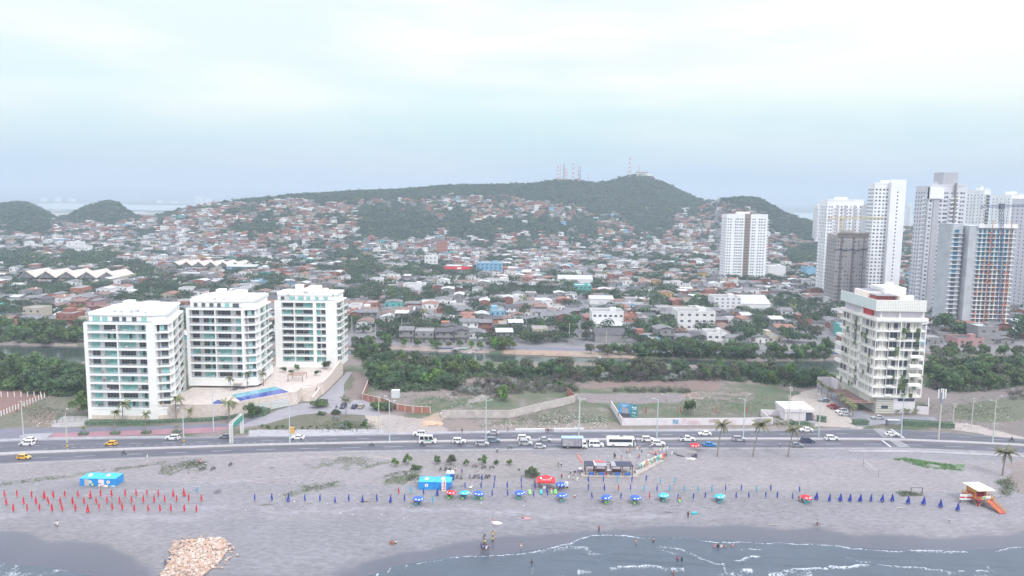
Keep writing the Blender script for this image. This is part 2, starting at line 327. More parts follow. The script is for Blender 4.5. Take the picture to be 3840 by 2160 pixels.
# wet sand
yw=np.interp(GX,_wp[:,0],_wp[:,1])+(fbm(GX,GY,9,51)-.5)*3
wet=np.clip((yw-GY)/1.6,0,1)*(GY<215)
dark=wet[...,None]*(np.clip((yw-GY)/14,0,1)[...,None]*.14+.48)
damp=np.clip((yw+6-GY)/6,0,1)[...,None]*(GY<215)[...,None]
col[:]=col*(1-.10*damp)*(1-dark*np.array((1.08,1.0,.80)))
# creek bed
setc(GZ<.3*(GY>300),(0.0,0,0),0)
nr_,ncol=GX.shape
V=np.stack([GX,GY,GZ],-1).reshape(-1,3)
ii=np.arange(nr_*ncol).reshape(nr_,ncol); FQ=np.stack([ii[:-1,:-1],ii[:-1,1:],ii[1:,1:],ii[1:,:-1]],-1).reshape(-1,4)
me=bpy.data.meshes.new('ground'); me.vertices.add(len(V)); me.vertices.foreach_set('co',V.ravel())
me.loops.add(len(FQ)*4); me.loops.foreach_set('vertex_index',FQ.ravel().astype(np.int32)); me.polygons.add(len(FQ)); me.polygons.foreach_set('loop_start',np.arange(0,len(FQ)*4,4,dtype=np.int32))
me.update(calc_edges=True)
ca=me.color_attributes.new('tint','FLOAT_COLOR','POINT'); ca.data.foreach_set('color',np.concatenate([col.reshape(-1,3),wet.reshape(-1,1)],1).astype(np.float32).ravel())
gm=bpy.data.materials.new('ground_soil'); gm.use_nodes=True; t=gm.node_tree; b=t.nodes['Principled BSDF']; 
at=t.nodes.new('ShaderNodeAttribute'); at.attribute_name='tint'; tcn=t.nodes.new('ShaderNodeTexCoord')
def gnoise(sc,det,st=None):
    n=t.nodes.new('ShaderNodeTexNoise'); n.inputs['Scale'].default_value=sc; n.inputs['Detail'].default_value=det; n.inputs['Roughness'].default_value=.7
    m_=t.nodes.new('ShaderNodeMapping'); m_.inputs['Scale'].default_value=st or (1,1,1); t.links.new(tcn.outputs['Object'],m_.inputs[0]); t.links.new(m_.outputs[0],n.inputs['Vector']); return n
n1=gnoise(1.1,6,(.5,1.2,1)); n2=gnoise(.07,4)
mr=t.nodes.new('ShaderNodeMapRange'); mr.inputs[1].default_value=.32; mr.inputs[2].default_value=.68; mr.inputs[3].default_value=.72; mr.inputs[4].default_value=1.26; t.links.new(n1.outputs[0],mr.inputs[0])
mr2=t.nodes.new('ShaderNodeMapRange'); mr2.inputs[1].default_value=.3; mr2.inputs[2].default_value=.7; mr2.inputs[3].default_value=.92; mr2.inputs[4].default_value=1.08; t.links.new(n2.outputs[0],mr2.inputs[0])
mm=t.nodes.new('ShaderNodeMath'); mm.operation='MULTIPLY'; t.links.new(mr.outputs[0],mm.inputs[0]); t.links.new(mr2.outputs[0],mm.inputs[1])
# wet sand is smoother: fade the grain with wetness
lp=t.nodes.new('ShaderNodeMix'); lp.data_type='FLOAT'; t.links.new(at.outputs['Alpha'],lp.inputs[0]); t.links.new(mm.outputs[0],lp.inputs[2]); lp.inputs[3].default_value=1
vm=t.nodes.new('ShaderNodeVectorMath'); vm.operation='SCALE'; t.links.new(at.outputs['Color'],vm.inputs[0]); t.links.new(lp.outputs[0],vm.inputs[3]); t.links.new(vm.outputs[0],b.inputs['Base Color'])
rr=t.nodes.new('ShaderNodeMapRange'); rr.inputs[3].default_value=.9; rr.inputs[4].default_value=.28; t.links.new(at.outputs['Alpha'],rr.inputs[0]); t.links.new(rr.outputs[0],b.inputs['Roughness'])
bp=t.nodes.new('ShaderNodeBump'); bp.inputs['Strength'].default_value=.5; bp.inputs['Distance'].default_value=.25; t.links.new(n1.outputs[0],bp.inputs['Height'])
bs=t.nodes.new('ShaderNodeMapRange'); bs.inputs[3].default_value=.5; bs.inputs[4].default_value=0; t.links.new(at.outputs['Alpha'],bs.inputs[0]); t.links.new(bs.outputs[0],bp.inputs['Strength']); t.links.new(bp.outputs[0],b.inputs['Normal'])
me.materials.append(gm); go=bpy.data.objects.new('ground',me); C.objects.link(go); tag(go,'grey sand beach and dusty ground running up to the hills','ground',kind='structure')
me.polygons.foreach_set('use_smooth',[True]*len(FQ))
# ---------------- sea ----------------
foam_lines=[ # (px polyline, width seaward m, strength)
 ([(1392,2160),(1486,2126),(1585,2107),(1691,2092),(1885,2083),(1990,2072)],.30,.9),
 ([(1990,2072),(2035,2058),(2134,2041),(2202,2011),(2271,2005),(2399,2013)],.5,1.),
 ([(2035,2062),(2134,2048),(2190,2050),(2230,2075)],2.2,.62),
 ([(2399,2013),(2613,2020),(2640,2028)],.22,.6),
 ([(2640,2028),(2700,2035),(2800,2032),(2920,2035),(3014,2042),(3100,2040)],.7,.9),
 ([(3100,2042),(3180,2052),(3348,2066),(3520,2064),(3640,2070)],1.3,.85),
 ([(2470,2048),(2560,2062),(2680,2112),(2712,2112),(2716,2140)],.6,.8),
 ([(2470,2052),(2530,2075)],1.8,.5),
 ([(2060,2162),(2200,2140),(2325,2125)],1.1,1.),
 ([(2355,2124),(2420,2120),(2490,2126)],1.6,1.),
 ([(2520,2130),(2600,2135),(2680,2140),(2760,2150),(2790,2155)],1.4,.85),
 ([(2765,2104),(2800,2092),(2840,2086)],.9,1.),([(2780,2060),(2800,2056),(2850,2060)],.6,.8),
 ([(2945,2133),(3050,2130),(3250,2119)],1.2,1.),([(2945,2134),(3010,2150),(3060,2165)],1.6,.7),
 ([(3295,2118),(3440,2125),(3560,2140),(3700,2138)],.9,.8),([(2870,2158),(2960,2145),(3000,2150)],1.0,1.),([(2790,2138),(2850,2140)],1.2,1.),
 ([(3180,2094),(3230,2108),(3265,2108)],.5,.7),([(3730,2066),(3780,2058),(3840,2053)],.6,.7),([(3700,2120),(3740,2150),(3790,2150)],1.0,.6),
 ([(3530,2140),(3700,2160)],1.6,.8),
 ([(-200,2118),(0,2143),(80,2148),(200,2163)],1.5,1.),([(-200,2085),(0,2115),(60,2122),(150,2135),(260,2140),(310,2132)],.35,.6),([(0,2118),(120,2150)],2.2,.45),
 ([(1975,2120),(1995,2118),(1990,2145)],1.4,.5)]
xs=np.arange(-150,150,.45); ys=np.concatenate([np.arange(140,161,2.),np.arange(161,200,.22)])
sx,sy=np.meshgrid(xs,ys); fo=np.zeros_like(sx); wig=(fbm(sx,sy,2.2,61)-.5)*1.3+(fbm(sx,sy,7,63)-.5)*1.2; brk=fbm(sx,sy,3.0,67)
for pl,wd_,st in foam_lines:
    P=[tuple(atz(a,b_,.02))[:2] for a,b_ in pl]
    for (x1,y1),(x2,y2) in zip(P[:-1],P[1:]):
        dx,dy=x2-x1,y2-y1; t_=np.clip(((sx-x1)*dx+(sy+wig-y1)*dy)/(dx*dx+dy*dy+1e-6),0,1)
        ex=sx-x1-t_*dx; ey=sy+wig-y1-t_*dy; d_=np.hypot(ex,ey)
        sea_=ey<0
        v=np.where(sea_,np.exp(-(d_/(wd_*.72))**1.2),np.exp(-(d_/.13)**2))*st*np.clip(.25+1.35*brk,0,1.05)
        fo=np.maximum(fo,v)
wavez=.10*np.sin(sy*1.9+4*fbm(sx,sy,30,71)+sx*.05)+.05*np.sin(sy*3.7+sx*.3+5*fbm(sx,sy,12,72))
sz=.02+wavez*np.clip((ysh(sx)-sy-2)/12,0,1)
def gridmesh(name,X,Y,Z,attr=None,aname='foam'):
    nr_,nc_=X.shape; V=np.stack([X,Y,Z],-1).reshape(-1,3); ii=np.arange(nr_*nc_).reshape(nr_,nc_); Q=np.stack([ii[:-1,:-1],ii[:-1,1:],ii[1:,1:],ii[1:,:-1]],-1).reshape(-1,4)
    me=bpy.data.meshes.new(name); me.vertices.add(len(V)); me.vertices.foreach_set('co',V.ravel()); me.loops.add(len(Q)*4); me.loops.foreach_set('vertex_index',Q.ravel().astype(np.int32)); me.polygons.add(len(Q)); me.polygons.foreach_set('loop_start',np.arange(0,len(Q)*4,4,dtype=np.int32)); me.update(calc_edges=True)
    if attr is not None:
        a=me.attributes.new(aname,'FLOAT','POINT'); a.data.foreach_set('value',attr.ravel().astype(np.float32))
    me.polygons.foreach_set('use_smooth',[True]*len(Q)); return me
xs2=np.concatenate([[-3000,-1200,-500,-250],xs,[250,500,1200,3000]]); ys2=np.concatenate([[-3000,-800,-100,60,110],ys])
SX,SY=np.meshgrid(xs2,ys2); SZ=np.full(SX.shape,.02); FO=np.zeros(SX.shape); SZ[5:,4:-4]=sz; FO[5:,4:-4]=fo
wme=gridmesh('sea_water',SX,SY,SZ,FO)
def watermat(name,base,foam=True,bump=.35,rough=.12):
    m=bpy.data.materials.new(name); m.use_nodes=True; t=m.node_tree; b=t.nodes['Principled BSDF']; b.inputs['Roughness'].default_value=rough; b.inputs['IOR'].default_value=1.33
    tcn=t.nodes.new('ShaderNodeTexCoord'); mp_=t.nodes.new('ShaderNodeMapping'); mp_.inputs['Scale'].default_value=(.5,1.3,1); t.links.new(tcn.outputs['Object'],mp_.inputs[0])
    n=t.nodes.new('ShaderNodeTexNoise'); n.inputs['Scale'].default_value=1.1; n.inputs['Detail'].default_value=6; n.inputs['Roughness'].default_value=.6; t.links.new(mp_.outputs[0],n.inputs[0])
    bp=t.nodes.new('ShaderNodeBump'); bp.inputs['Strength'].default_value=bump; bp.inputs['Distance'].default_value=.3; t.links.new(n.outputs[0],bp.inputs['Height']); t.links.new(bp.outputs[0],b.inputs['Normal'])
    n2=t.nodes.new('ShaderNodeTexNoise'); n2.inputs['Scale'].default_value=.12; n2.inputs['Detail'].default_value=3; t.links.new(tcn.outputs['Object'],n2.inputs[0])
    mx=t.nodes.new('ShaderNodeMix'); mx.data_type='RGBA'; mx.inputs[6].default_value=(*[c*.8 for c in base],1); mx.inputs[7].default_value=(*[c*1.2 for c in base],1); t.links.new(n2.outputs[0],mx.inputs[0])
    if foam:
        at=t.nodes.new('ShaderNodeAttribute'); at.attribute_name='foam'
        vo=t.nodes.new('ShaderNodeTexVoronoi'); vo.feature='DISTANCE_TO_EDGE'; vo.inputs['Scale'].default_value=1.15; 
        dn=t.nodes.new('ShaderNodeTexNoise'); dn.inputs['Scale'].default_value=1.5; dn.inputs['Detail'].default_value=4; t.links.new(tcn.outputs['Object'],dn.inputs[0])
        av=t.nodes.new('ShaderNodeVectorMath'); av.operation='MULTIPLY_ADD'; av.inputs[1].default_value=(1.2,1.2,1.2); t.links.new(dn.outputs['Color'],av.inputs[0]); t.links.new(tcn.outputs['Object'],av.inputs[2]); t.links.new(av.outputs[0],vo.inputs['Vector'])
        # foam = smoothstep(1-attr < lacy pattern)
        m1=t.nodes.new('ShaderNodeMath'); m1.operation='MULTIPLY_ADD'; t.links.new(vo.outputs['Distance'],m1.inputs[0]); m1.inputs[1].default_value=-1.9; t.links.new(at.outputs['Fac'],m1.inputs[2])
        n3=t.nodes.new('ShaderNodeTexNoise'); n3.inputs['Scale'].default_value=1.6; n3.inputs['Detail'].default_value=4; t.links.new(tcn.outputs['Object'],n3.inputs[0])
        m2=t.nodes.new('ShaderNodeMath'); m2.operation='MULTIPLY_ADD'; t.links.new(n3.outputs[0],m2.inputs[0]); m2.inputs[1].default_value=.9; t.links.new(m1.outputs[0],m2.inputs[2])
        r_=t.nodes.new('ShaderNodeMapRange'); r_.inputs[1].default_value=.60; r_.inputs[2].default_value=1.15; t.links.new(m2.outputs[0],r_.inputs[0])
        mg=t.nodes.new('ShaderNodeMath'); mg.operation='MULTIPLY'; mg.use_clamp=True; t.links.new(r_.outputs[0],mg.inputs[0])
        r2=t.nodes.new('ShaderNodeMapRange'); r2.inputs[1].default_value=.05; r2.inputs[2].default_value=.3; t.links.new(at.outputs['Fac'],r2.inputs[0]); t.links.new(r2.outputs[0],mg.inputs[1])
        fx=t.nodes.new('ShaderNodeMix'); fx.data_type='RGBA'; t.links.new(mg.outputs[0],fx.inputs[0]); t.links.new(mx.outputs[2],fx.inputs[6]); fx.inputs[7].default_value=(.50,.54,.60,1)
        t.links.new(fx.outputs[2],b.inputs['Base Color'])
        ro=t.nodes.new('ShaderNodeMapRange'); ro.inputs[3].default_value=rough; ro.inputs[4].default_value=.8; t.links.new(mg.outputs[0],ro.inputs[0]); t.links.new(ro.outputs[0],b.inputs['Roughness'])
    else: t.links.new(mx.outputs[2],b.inputs['Base Color'])
    return m
wme.materials.append(watermat('sea_surface',(.066,.088,.122)))
so_=bpy.data.objects.new('sea_water',wme); C.objects.link(so_); tag(so_,'murky blue-grey shallow sea with white foam lines','sea',kind='structure')
cw=MB(); cw.box(-420,420,330,455,-.4,0,watermat('creek_surface',(.045,.06,.055),False,.12,.08)); o=cw.obj('creek_water'); tag(o,'dark still creek water between the mangroves','water',kind='structure')
cw=MB(); cw.poly([(-6000,3600,.5),(6000,3600,.5),(6000,5200,.5),(-6000,5200,.5)],mat('bay_surface',(.35,.42,.47),.2)); o=cw.obj('bay_water'); tag(o,'pale distant bay behind the hills','water',kind='structure')
# ---------------- road and pavements ----------------
asph=mat('asphalt',(.098,.100,.128),.85,.22,.5,coord='Object',bump=.1,stretch=(.12,1,1)); asph2=mat('asphalt_pale',(.155,.155,.20),.85,.1,.3)
conc=mat('concrete_paving',(.30,.295,.33),.85,.15,.4); curb=mat('kerb_concrete',(.34,.33,.355),.85,.12,.6)
white=mat('road_paint',(.52,.52,.54),.7,.12,1.0); yellow=mat('yellow_paint',(.40,.30,.16),.7,.1,1)
def edge(pts): P=np.array([tuple(atz(a,b,1))[:2] for a,b in pts]); return P
XS=np.arange(-330,331,2.5)
def curve(pts):
    P=edge(pts); 
    def f(x):
        v=np.interp(x,P[:,0],P[:,1]); return v
    yv=f(XS); k=np.ones(9)/9; yp=np.pad(yv,4,mode='edge'); ys_=np.convolve(yp,k,'valid')
    return lambda x: np.interp(x,XS,ys_)
A1=curve([(-900,1830),(0,1739),(500,1718),(1000,1699),(1328,1692),(1900,1684),(2300,1681),(2800,1680),(3400,1680),(3840,1700),(4600,1760)])
A0=curve([(-900,1790),(0,1706),(500,1688),(1000,1671),(1413,1662),(1900,1655),(2300,1651),(2800,1649),(3356,1651),(3840,1672),(4600,1730)])
B1=curve([(-900,1775),(0,1696),(500,1680),(1000,1664),(1413,1656),(1900,1648),(2300,1644),(2800,1642),(3356,1644),(3840,1665),(4600,1718)])
B0=curve([(-900,1720),(0,1655),(171,1651),(500,1645),(1000,1639),(1413,1632),(1900,1622),(2300,1619),(2800,1616),(3100,1612),(3200,1609),(3400,1611),(3656,1629),(3840,1648),(4600,1690)])
def strip(name,f1,f2,z,m,label,cat='road',x0=-330,x1=330,thick=0,kind='structure'):
    b=MB(); xs_=np.arange(x0,x1+.1,2.5); 
    for a,c in zip(xs_[:-1],xs_[1:]):
        b.poly([(a,f1(a),z),(c,f1(c),z),(c,f2(c),z),(a,f2(a),z)],m)
        if thick:
            b.poly([(a,f1(a),z-thick),(c,f1(c),z-thick),(c,f1(c),z),(a,f1(a),z)],m); b.poly([(c,f2(c),z-thick),(a,f2(a),z-thick),(a,f2(a),z),(c,f2(c),z)],m)
    o=b.obj(name); return tag(o,label,cat,kind=kind)
r1=strip('road',A1,A0,1.03,asph,'dark asphalt carriageway beside the beach'); r2=strip('road',B1,B0,1.03,asph,'dark asphalt carriageway beside the buildings')
strip('median',A0,B1,1.16,curb,'narrow concrete median between the carriageways','median',thick=.15)
strip('kerb_strip',lambda x:A1(x)-.9,lambda x:A1(x)-.0,1.015,mat('sandy_shoulder',(.30,.28,.29),.9,.2,.5),'sandy shoulder along the beach side of the road','kerb')
b=MB()
def dash(f,on,gap,wd_,x0=-325,x1=325,z=1.045,m=white,b=b):
    x=x0
    while x<x1:
        e=min(x+on,x1); n=max(1,int(on/3)); 
        for i in range(n):
            a=x+(e-x)*i/n; c=x+(e-x)*(i+1)/n
            b.poly([(a,f(a)-wd_/2,z),(c,f(c)-wd_/2,z),(c,f(c)+wd_/2,z),(a,f(a)+wd_/2,z)],m)
        x+=on+gap
dash(lambda x:A1(x)+.45,650,0,.18); dash(lambda x:A1(x)*.52+A0(x)*.48,6,7.5,.17); dash(lambda x:A0(x)-.4,650,0,.15,m=yellow)
def zebra(pxs,n,b):
    # quad corners px: stripes parallel to the traffic
    P=[atz(*p,1.05) for p in pxs]
    for i in range(n):
        t0=(i+.2)/n; t1=(i+.55)/n
        a=P[0].lerp(P[3],t0); c=P[1].lerp(P[2],t0); d=P[1].lerp(P[2],t1); e=P[0].lerp(P[3],t1); b.poly([a,c,d,e],white)
zebra([(3335,1651),(3372,1651),(3415,1677),(3372,1677)],9,b)
for q in [[(3302,1649),(3308,1649),(3345,1676),(3337,1676)]]: b.poly([atz(*p,1.05) for p in q],white)
for q in [[(375,1705),(385,1700)],[(523,1713),(533,1700)]]: 
    pass
o=b.obj('road_markings',r1)
b=MB(); dash(lambda x:B1(x)*.5+B0(x)*.5,4,6.5,.15,b=b); dash(lambda x:B1(x)*.78+B0(x)*.22,1.2,1.6,.15,-150,-60,b=b); dash(lambda x:B1(x)+.35,650,0,.14,b=b,m=yellow); dash(lambda x:B0(x)-.4,650,0,.14,b=b)
zebra([(3272,1607),(3315,1607),(3352,1640),(3312,1640)],10,b)
b.poly([atz(*p,1.05) for p in [(3338,1609),(3345,1609),(3395,1642),(3386,1642)]],white)
o=b.obj('road_markings',r2)
# pavement strips on the inland side
strip('pavement',B0,lambda x:B0(x)+2.6,1.15,conc,'pale concrete pavement along the inland side of the road','pavement',-330,-112,thick=.14)
strip('pavement',B0,lambda x:B0(x)+2.2,1.13,conc,'pale concrete pavement in front of the vacant lots','pavement',-60,92,thick=.12)
strip('pavement',lambda x:A1(x)-4.3,lambda x:A1(x)-2.0,1.13,conc,'pale walkway between beach and road at the far right','pavement',112,330,thick=.12)
def sheet(name,px,z,m,label,cat='pavement',kind='structure',thick=0):
    b=MB(); P=[atz(a,c,z) for a,c in px]
    if thick: b.prism([(p.x,p.y) for p in reversed(P)],z-thick,z,m)
    else: b.poly([p for p in reversed(P)],m)
    # ensure upward
    o=b.obj(name); return tag(o,label,cat,kind=kind)
sheet('side_street',[(-500,1612),(0,1607),(330,1604),(560,1598),(850,1588),(935,1568),(1010,1552),(1020,1582),(880,1598),(850,1606),(800,1622),(176,1643),(75,1643),(60,1648),(-500,1690)],1.025,asph2,'grey service street in front of the white towers','street')
sheet('pink_pavement',[(197,1624),(500,1614),(850,1600),(870,1597),(862,1606),(800,1621),(600,1630),(400,1635),(182,1641)],1.04,mat('pink_paving',(.30,.165,.20),.85,.12,.5),'pink brick forecourt beside the service street','pavement')
sheet('traffic_island',[(70,1637),(95,1627),(200,1623),(197,1626),(172,1643),(90,1650)],1.17,conc,'pale triangular concrete island at the left junction','traffic island',thick=.15)
sheet('driveway',[(1000,1556),(1040,1538),(1130,1512),(1180,1508),(1230,1468),(1300,1395),(1320,1396),(1290,1440),(1290,1472),(1308,1450),(1288,1480),(1280,1498),(1370,1500),(1395,1516),(1420,1545),(1430,1560),(1200,1548),(1120,1556),(1000,1590),(900,1606),(905,1594)],1.03,mat('driveway_grey',(.26,.25,.285),.85,.1,.4),'grey driveway curving up to the garage of the towers','driveway')
sheet('parking_area',[(3064,1455),(3140,1452),(3150,1480),(3270,1562),(3500,1562),(3520,1578),(3500,1592),(3310,1590),(3240,1600),(3210,1600),(3190,1570),(3150,1530),(3105,1490)],1.03,mat('parking_grey',(.22,.22,.255),.85,.12,.4),'grey paved forecourt beside the planted hotel block','parking')
sheet('side_street',[(1790,1296),(2180,1305),(2440,1312),(2900,1318),(3250,1322),(3250,1330),(2440,1322),(2180,1317),(1790,1307)],1.03,asph2,'grey waterfront street on the far bank of the creek','street')
# ---------------- towers ----------------
W=mat('white_render',(.80,.80,.79),.75,.04,.3); Wd=mat('white_inner',(.80,.79,.80),.8,.05,.3)
teal=mat('teal_glass',(.26,.60,.57),.12,.22,.6); dk=mat('dark_glass',(.065,.08,.11),.08); mullm=mat('window_frame_metal',(.30,.28,.22),.5)
railg=mat('rail_glass',(.42,.50,.54),.15,alpha=.45); railm=mat('rail_metal',(.55,.55,.52),.4)
cream=mat('cream_curtain',(.74,.73,.66),.8)
greyg=mat('grey_blue_glass',(.16,.20,.26),.12)
WM={}
def winmesh(w,h,style):
    k=(round(w,1),round(h,1),style)
    if k in WM: return WM[k]
    w,h=k[0],k[1]; b=MB(); n=max(1,round(w/1.15)); rs=random.Random(hash(k)%9999)
    for i in range(n):
        m={'teal':teal,'dark':dk,'mix':teal if rs.random()<.5 else dk,'grey':greyg,'curt':cream if rs.random()<.55 else dk}[style]
        b.box(i*w/n,(i+1)*w/n-.05,-.03,.03,0,h,m)
    fm=mullm if style in('teal','dark','mix') else mat('dark_frame',(.10,.10,.11),.5) if style=='curt' else Wd
    for i in range(n+1): b.box(i*w/n-.05,i*w/n+.03,-.07,0,0,h,fm)
    b.box(0,w,-.06,-.01,h*.62,h*.62+.06,fm); b.box(0,w,-.07,0,h-.05,h+.03,fm)
    WM[k]=b.mesh('window'); return WM[k]
def efr(p0,p1):
    p0=Vector((p0[0],p0[1],0)); p1=Vector((p1[0],p1[1],0)); t=(p1-p0); Ln=t.length; t/=Ln; n=Vector((t.y,-t.x,0)); return p0,t,n,Ln
def obox(b,p0,t,n,s0,s1,d0,d1,z0,z1,m):
    # box along edge frame, s along t, d outward
    c=[p0+t*s0+n*d0,p0+t*s1+n*d0,p0+t*s1+n*d1,p0+t*s0+n*d1]
    if d1>d0: c=c[::-1]
    # order for outward faces
    A=[(q.x,q.y) for q in c]
    ar=sum(A[i][0]*A[(i+1)%4][1]-A[(i+1)%4][0]*A[i][1] for i in range(4))
    if ar<0: A=A[::-1]
    b.prism(A,z0,z1,m)
def addwin(root,p0,t,n,s,d,z,w,h,style):
    p=p0+t*s+n*d; o=mo('window',winmesh(w,h,style),root,(p.x,p.y,z),math.atan2(t.y,t.x)); return o
def white_tower(label,ox,oy,zb,nfl,fh,poly,edges,roofz,seed,base):
    """poly: footprint (ccw) in local metres; edges: (i, windows, balcony depth)"""
    rs=random.Random(seed); root=thing('apartment_tower',label,'apartment block',(ox,oy,zb),0,'white balcony towers on the podium')
    w=MB(); H=nfl*fh
    cx=sum(p[0] for p in poly)/len(poly); cy=sum(p[1] for p in poly)/len(poly)
    fi_=1-2.35/cy; inset=[(cx+(p[0]-cx)*.80,cy+(p[1]-cy)*fi_) for p in poly]
    w.prism(inset,base,H+.2,Wd); w.prism([(cx+(p[0]-cx)*.995,cy+(p[1]-cy)*.995) for p in poly],0,base,W)
    if zb<3:
        st=mat('travertine',(.60,.52,.47),.85,.12,.8); w.prism([(cx+(p[0]-cx)*1.003,cy+(p[1]-cy)*1.003) for p in poly],0,1.5,st)
    w.obj('wall',root)
    n=len(poly)
    sl=MB()
    for f in range(nfl+1):
        z=base+f*fh; sc=1.0
        if f==nfl: sc=.985
        P=[(cx+(p[0]-cx)*sc,cy+(p[1]-cy)*sc) for p in poly]; sl.prism(P,z-.32,z+.03,W)
    sl.obj('floor_slab',root)
    par=MB(); rail=MB(); fin=MB()
    for (i,wins,dep,fins,full) in edges:
        p0,t,nn,Ln=efr(poly[i],poly[(i+1)%n])
        for f in range(nfl):
            z=base+f*fh
            # fascia band with upstand and a glass rail above it
            for (s0,s1) in full:
                obox(par,p0,t,nn,s0,s1,-.14,.05,z-.34,z+.42,W)
                obox(rail,p0,t,nn,s0+.05,s1-.05,-.08,-.05,z+.42,z+.95,railg); obox(rail,p0,t,nn,s0,s1,-.10,-.03,z+.95,z+1.0,railm)
            for (s,ww) in wins:
                r=rs.random(); style='teal' if r<.42 else ('mix' if r<.68 else 'dark')
                addwin(root,p0,t,nn,s,-dep,z+.08,ww,fh-.75,style)
                if rs.random()<.3:
                    pass
            # wall behind balcony
            obox(fin,p0,t,nn,.1,Ln-.1,-dep-.35,-dep-.02,z,z+fh-.3,Wd)
        for (s0,s1) in fins: obox(fin,p0,t,nn,s0,s1,-dep-.3,.07,0 if s1-s0>.6 else base,base+nfl*fh+.3,W)
    par.obj('balcony_front',root); rail.obj('balcony_rail',root); fin.obj('pier',root)
    # balcony furniture and plants as small dark and white pieces
    cl=MB()
    for (i,wins,dep,fins,full) in edges:
        p0,t,nn,Ln=efr(poly[i],poly[(i+1)%n])
        for f in range(nfl):
            for k in range(int(Ln/5)):
                s=rs.uniform(1.8,Ln-2.5); m=rs.choice([mat('pale_chair',(.65,.65,.65)),mat('balcony_table',(.12,.10,.10)),mat('balcony_plant',(.07,.12,.05)),mat('terracotta',(.35,.16,.1))])
                obox(cl,p0,t,nn,s,s+rs.uniform(.4,1.0),-1.1,-.6,base+f*fh+.03,base+f*fh+rs.uniform(.8,1.25),m)
    cl.obj('balcony_furniture',root)
    # penthouse and roof
    z=base+nfl*fh; ph=MB(); P=[(cx+(p[0]-cx)*.9,cy+(p[1]-cy)*.9) for p in poly]; ph.prism(P,z,z+2.9,W); P2=[(cx+(p[0]-cx)*.93,cy+(p[1]-cy)*.93) for p in poly]
    k=len(P2); 
    for i in range(k):
        p0,t,nn,Ln=efr(P2[i],P2[(i+1)%k]); obox(ph,p0,t,nn,0,Ln,-.3,0,z+2.9,z+3.75,W)
    ph.obj('penthouse',root)
    rf=MB(); rf.prism(P,z+2.9,z+3.05,mat('roof_membrane',(.52,.54,.58),.7,.15,.3))
    for (x0,x1,y0,y1,h) in [(cx-4,cx-1,cy-3,cy+1,4.2),(cx+1.5,cx+6.5,cy-2,cy+4,3.4),(cx-8,cx-5,cy,cy+3,1.6),(cx-1,cx+1.5,cy+1,cy+5,2.2),(cx+7,cx+9,cy+3,cy+6,1.8)]:
        rf.box(x0,x1,y0,y1,z+3.06,z+3.06+h,W)
    for q in range(9): x=cx+rs.uniform(-8,8); y=cy+rs.uniform(-8,2); rf.box(x,x+.9,y,y+.7,z+3.06,z+3.06+rs.uniform(.5,1.1),mat('roof_unit',(.45,.46,.48),.6,.1,1))
    rf.obj('roof',root)
    p0,t,nn,Ln=efr(P[0],P[1])
    for k in range(6): addwin(root,p0,t,nn,1.5+k*(Ln-3)/5.6,.06,z+.3,rs.choice([1.6,2.4,1.4]),2.1,rs.choice(['mix','teal','dark']))
    pr=MB(); p0,t,nn,Ln=efr(poly[0],poly[1]); obox(pr,p0,t,nn,.3,Ln-.3,-.12,.02,z-.3,z+.6,W); obox(pr,p0,t,nn,.3,Ln-.3,-.1,-.06,z+.6,z+1.1,railg); pr.obj('terrace_parapet',root)
    return root
def P_(px,py,z): p=atz(px,py,z); return p
# tower nearest: front row 1574
t1w=[(1.9,2.7),(6.4,4.4),(12.3,5.2),(19.0,3.0)]
white_tower('tall white balcony tower nearest the road, leftmost of the three',-153.5,264,1.0,10,3.12,[(0,0),(25.2,0),(26.4,1.2),(29.6,2.0),(29.6,4.4),(29.5,5.4),(21.5,33),(1,30),(-1.2,26),(-1.2,6),(0,5)],
 [(0,t1w,1.7,[(-.1,1.2),(11.6,12.0),(22.3,25.3)],[(1.2,22.3)]),(2,[(.4,2.3)],1.0,[],[(0,3.2)]),(5,[(2+i*4.4,2.9) for i in range(6)],1.4,[(0,.9),(13,13.4),(26.2,27.2)],[(.9,27)]),(8,[(2,3),(9,3),(15,3)],1.2,[(0,.8)],[(0,20)])],0,1,4.0)
white_tower('tall white balcony tower behind the pool, middle of the three',-129.3,293,6.3,9,3.12,[(0,0),(22.6,0),(23.8,1.2),(27,2),(27,4.2),(27.4,5.2),(26,25),(1,26),(-1.2,22),(-1.2,5),(0,4)],
 [(0,[(1.7,2.7),(6.2,4.2),(12.0,5),(19.2,2.4)],1.7,[(-.1,1.1),(11.2,11.55),(21.8,22.7)],[(1.1,21.8)]),(2,[(.4,2.3)],1.0,[],[(0,3.2)]),(5,[(2+i*4.4,2.9) for i in range(4)],1.4,[(0,.8),(9.3,9.6)],[(.8,18.8)]),(8,[(2,3),(9,3)],1.2,[(0,.8)],[(0,17)])],0,2,3.0)
white_tower('tall white balcony tower farthest back with roof pergola, rightmost of the three',-106.4,331.4,5.3,9,3.07,[(0,0),(27.4,0),(27.4,1.6),(28.8,2.4),(28.8,17.5),(0,18),(-1.2,16),(-1.2,4),(0,3)],
 [(0,[(3.4,4.9),(9.2,3.2),(12.6,4.2),(18.6,1.4),(20.6,2.0)],1.6,[(-.1,3.1),(8.5,8.9),(17.1,18.5),(22.8,27.5)],[(3.1,8.5),(8.9,17.1),(20.2,22.8)]),(3,[(1.2,2.4),(5,2.4),(9,2.4),(12.3,2.4)],1.5,[(7.3,7.7)],[(0,15)]),(6,[(2,3),(8,3)],1.2,[],[(0,12)])],0,3,2.3)
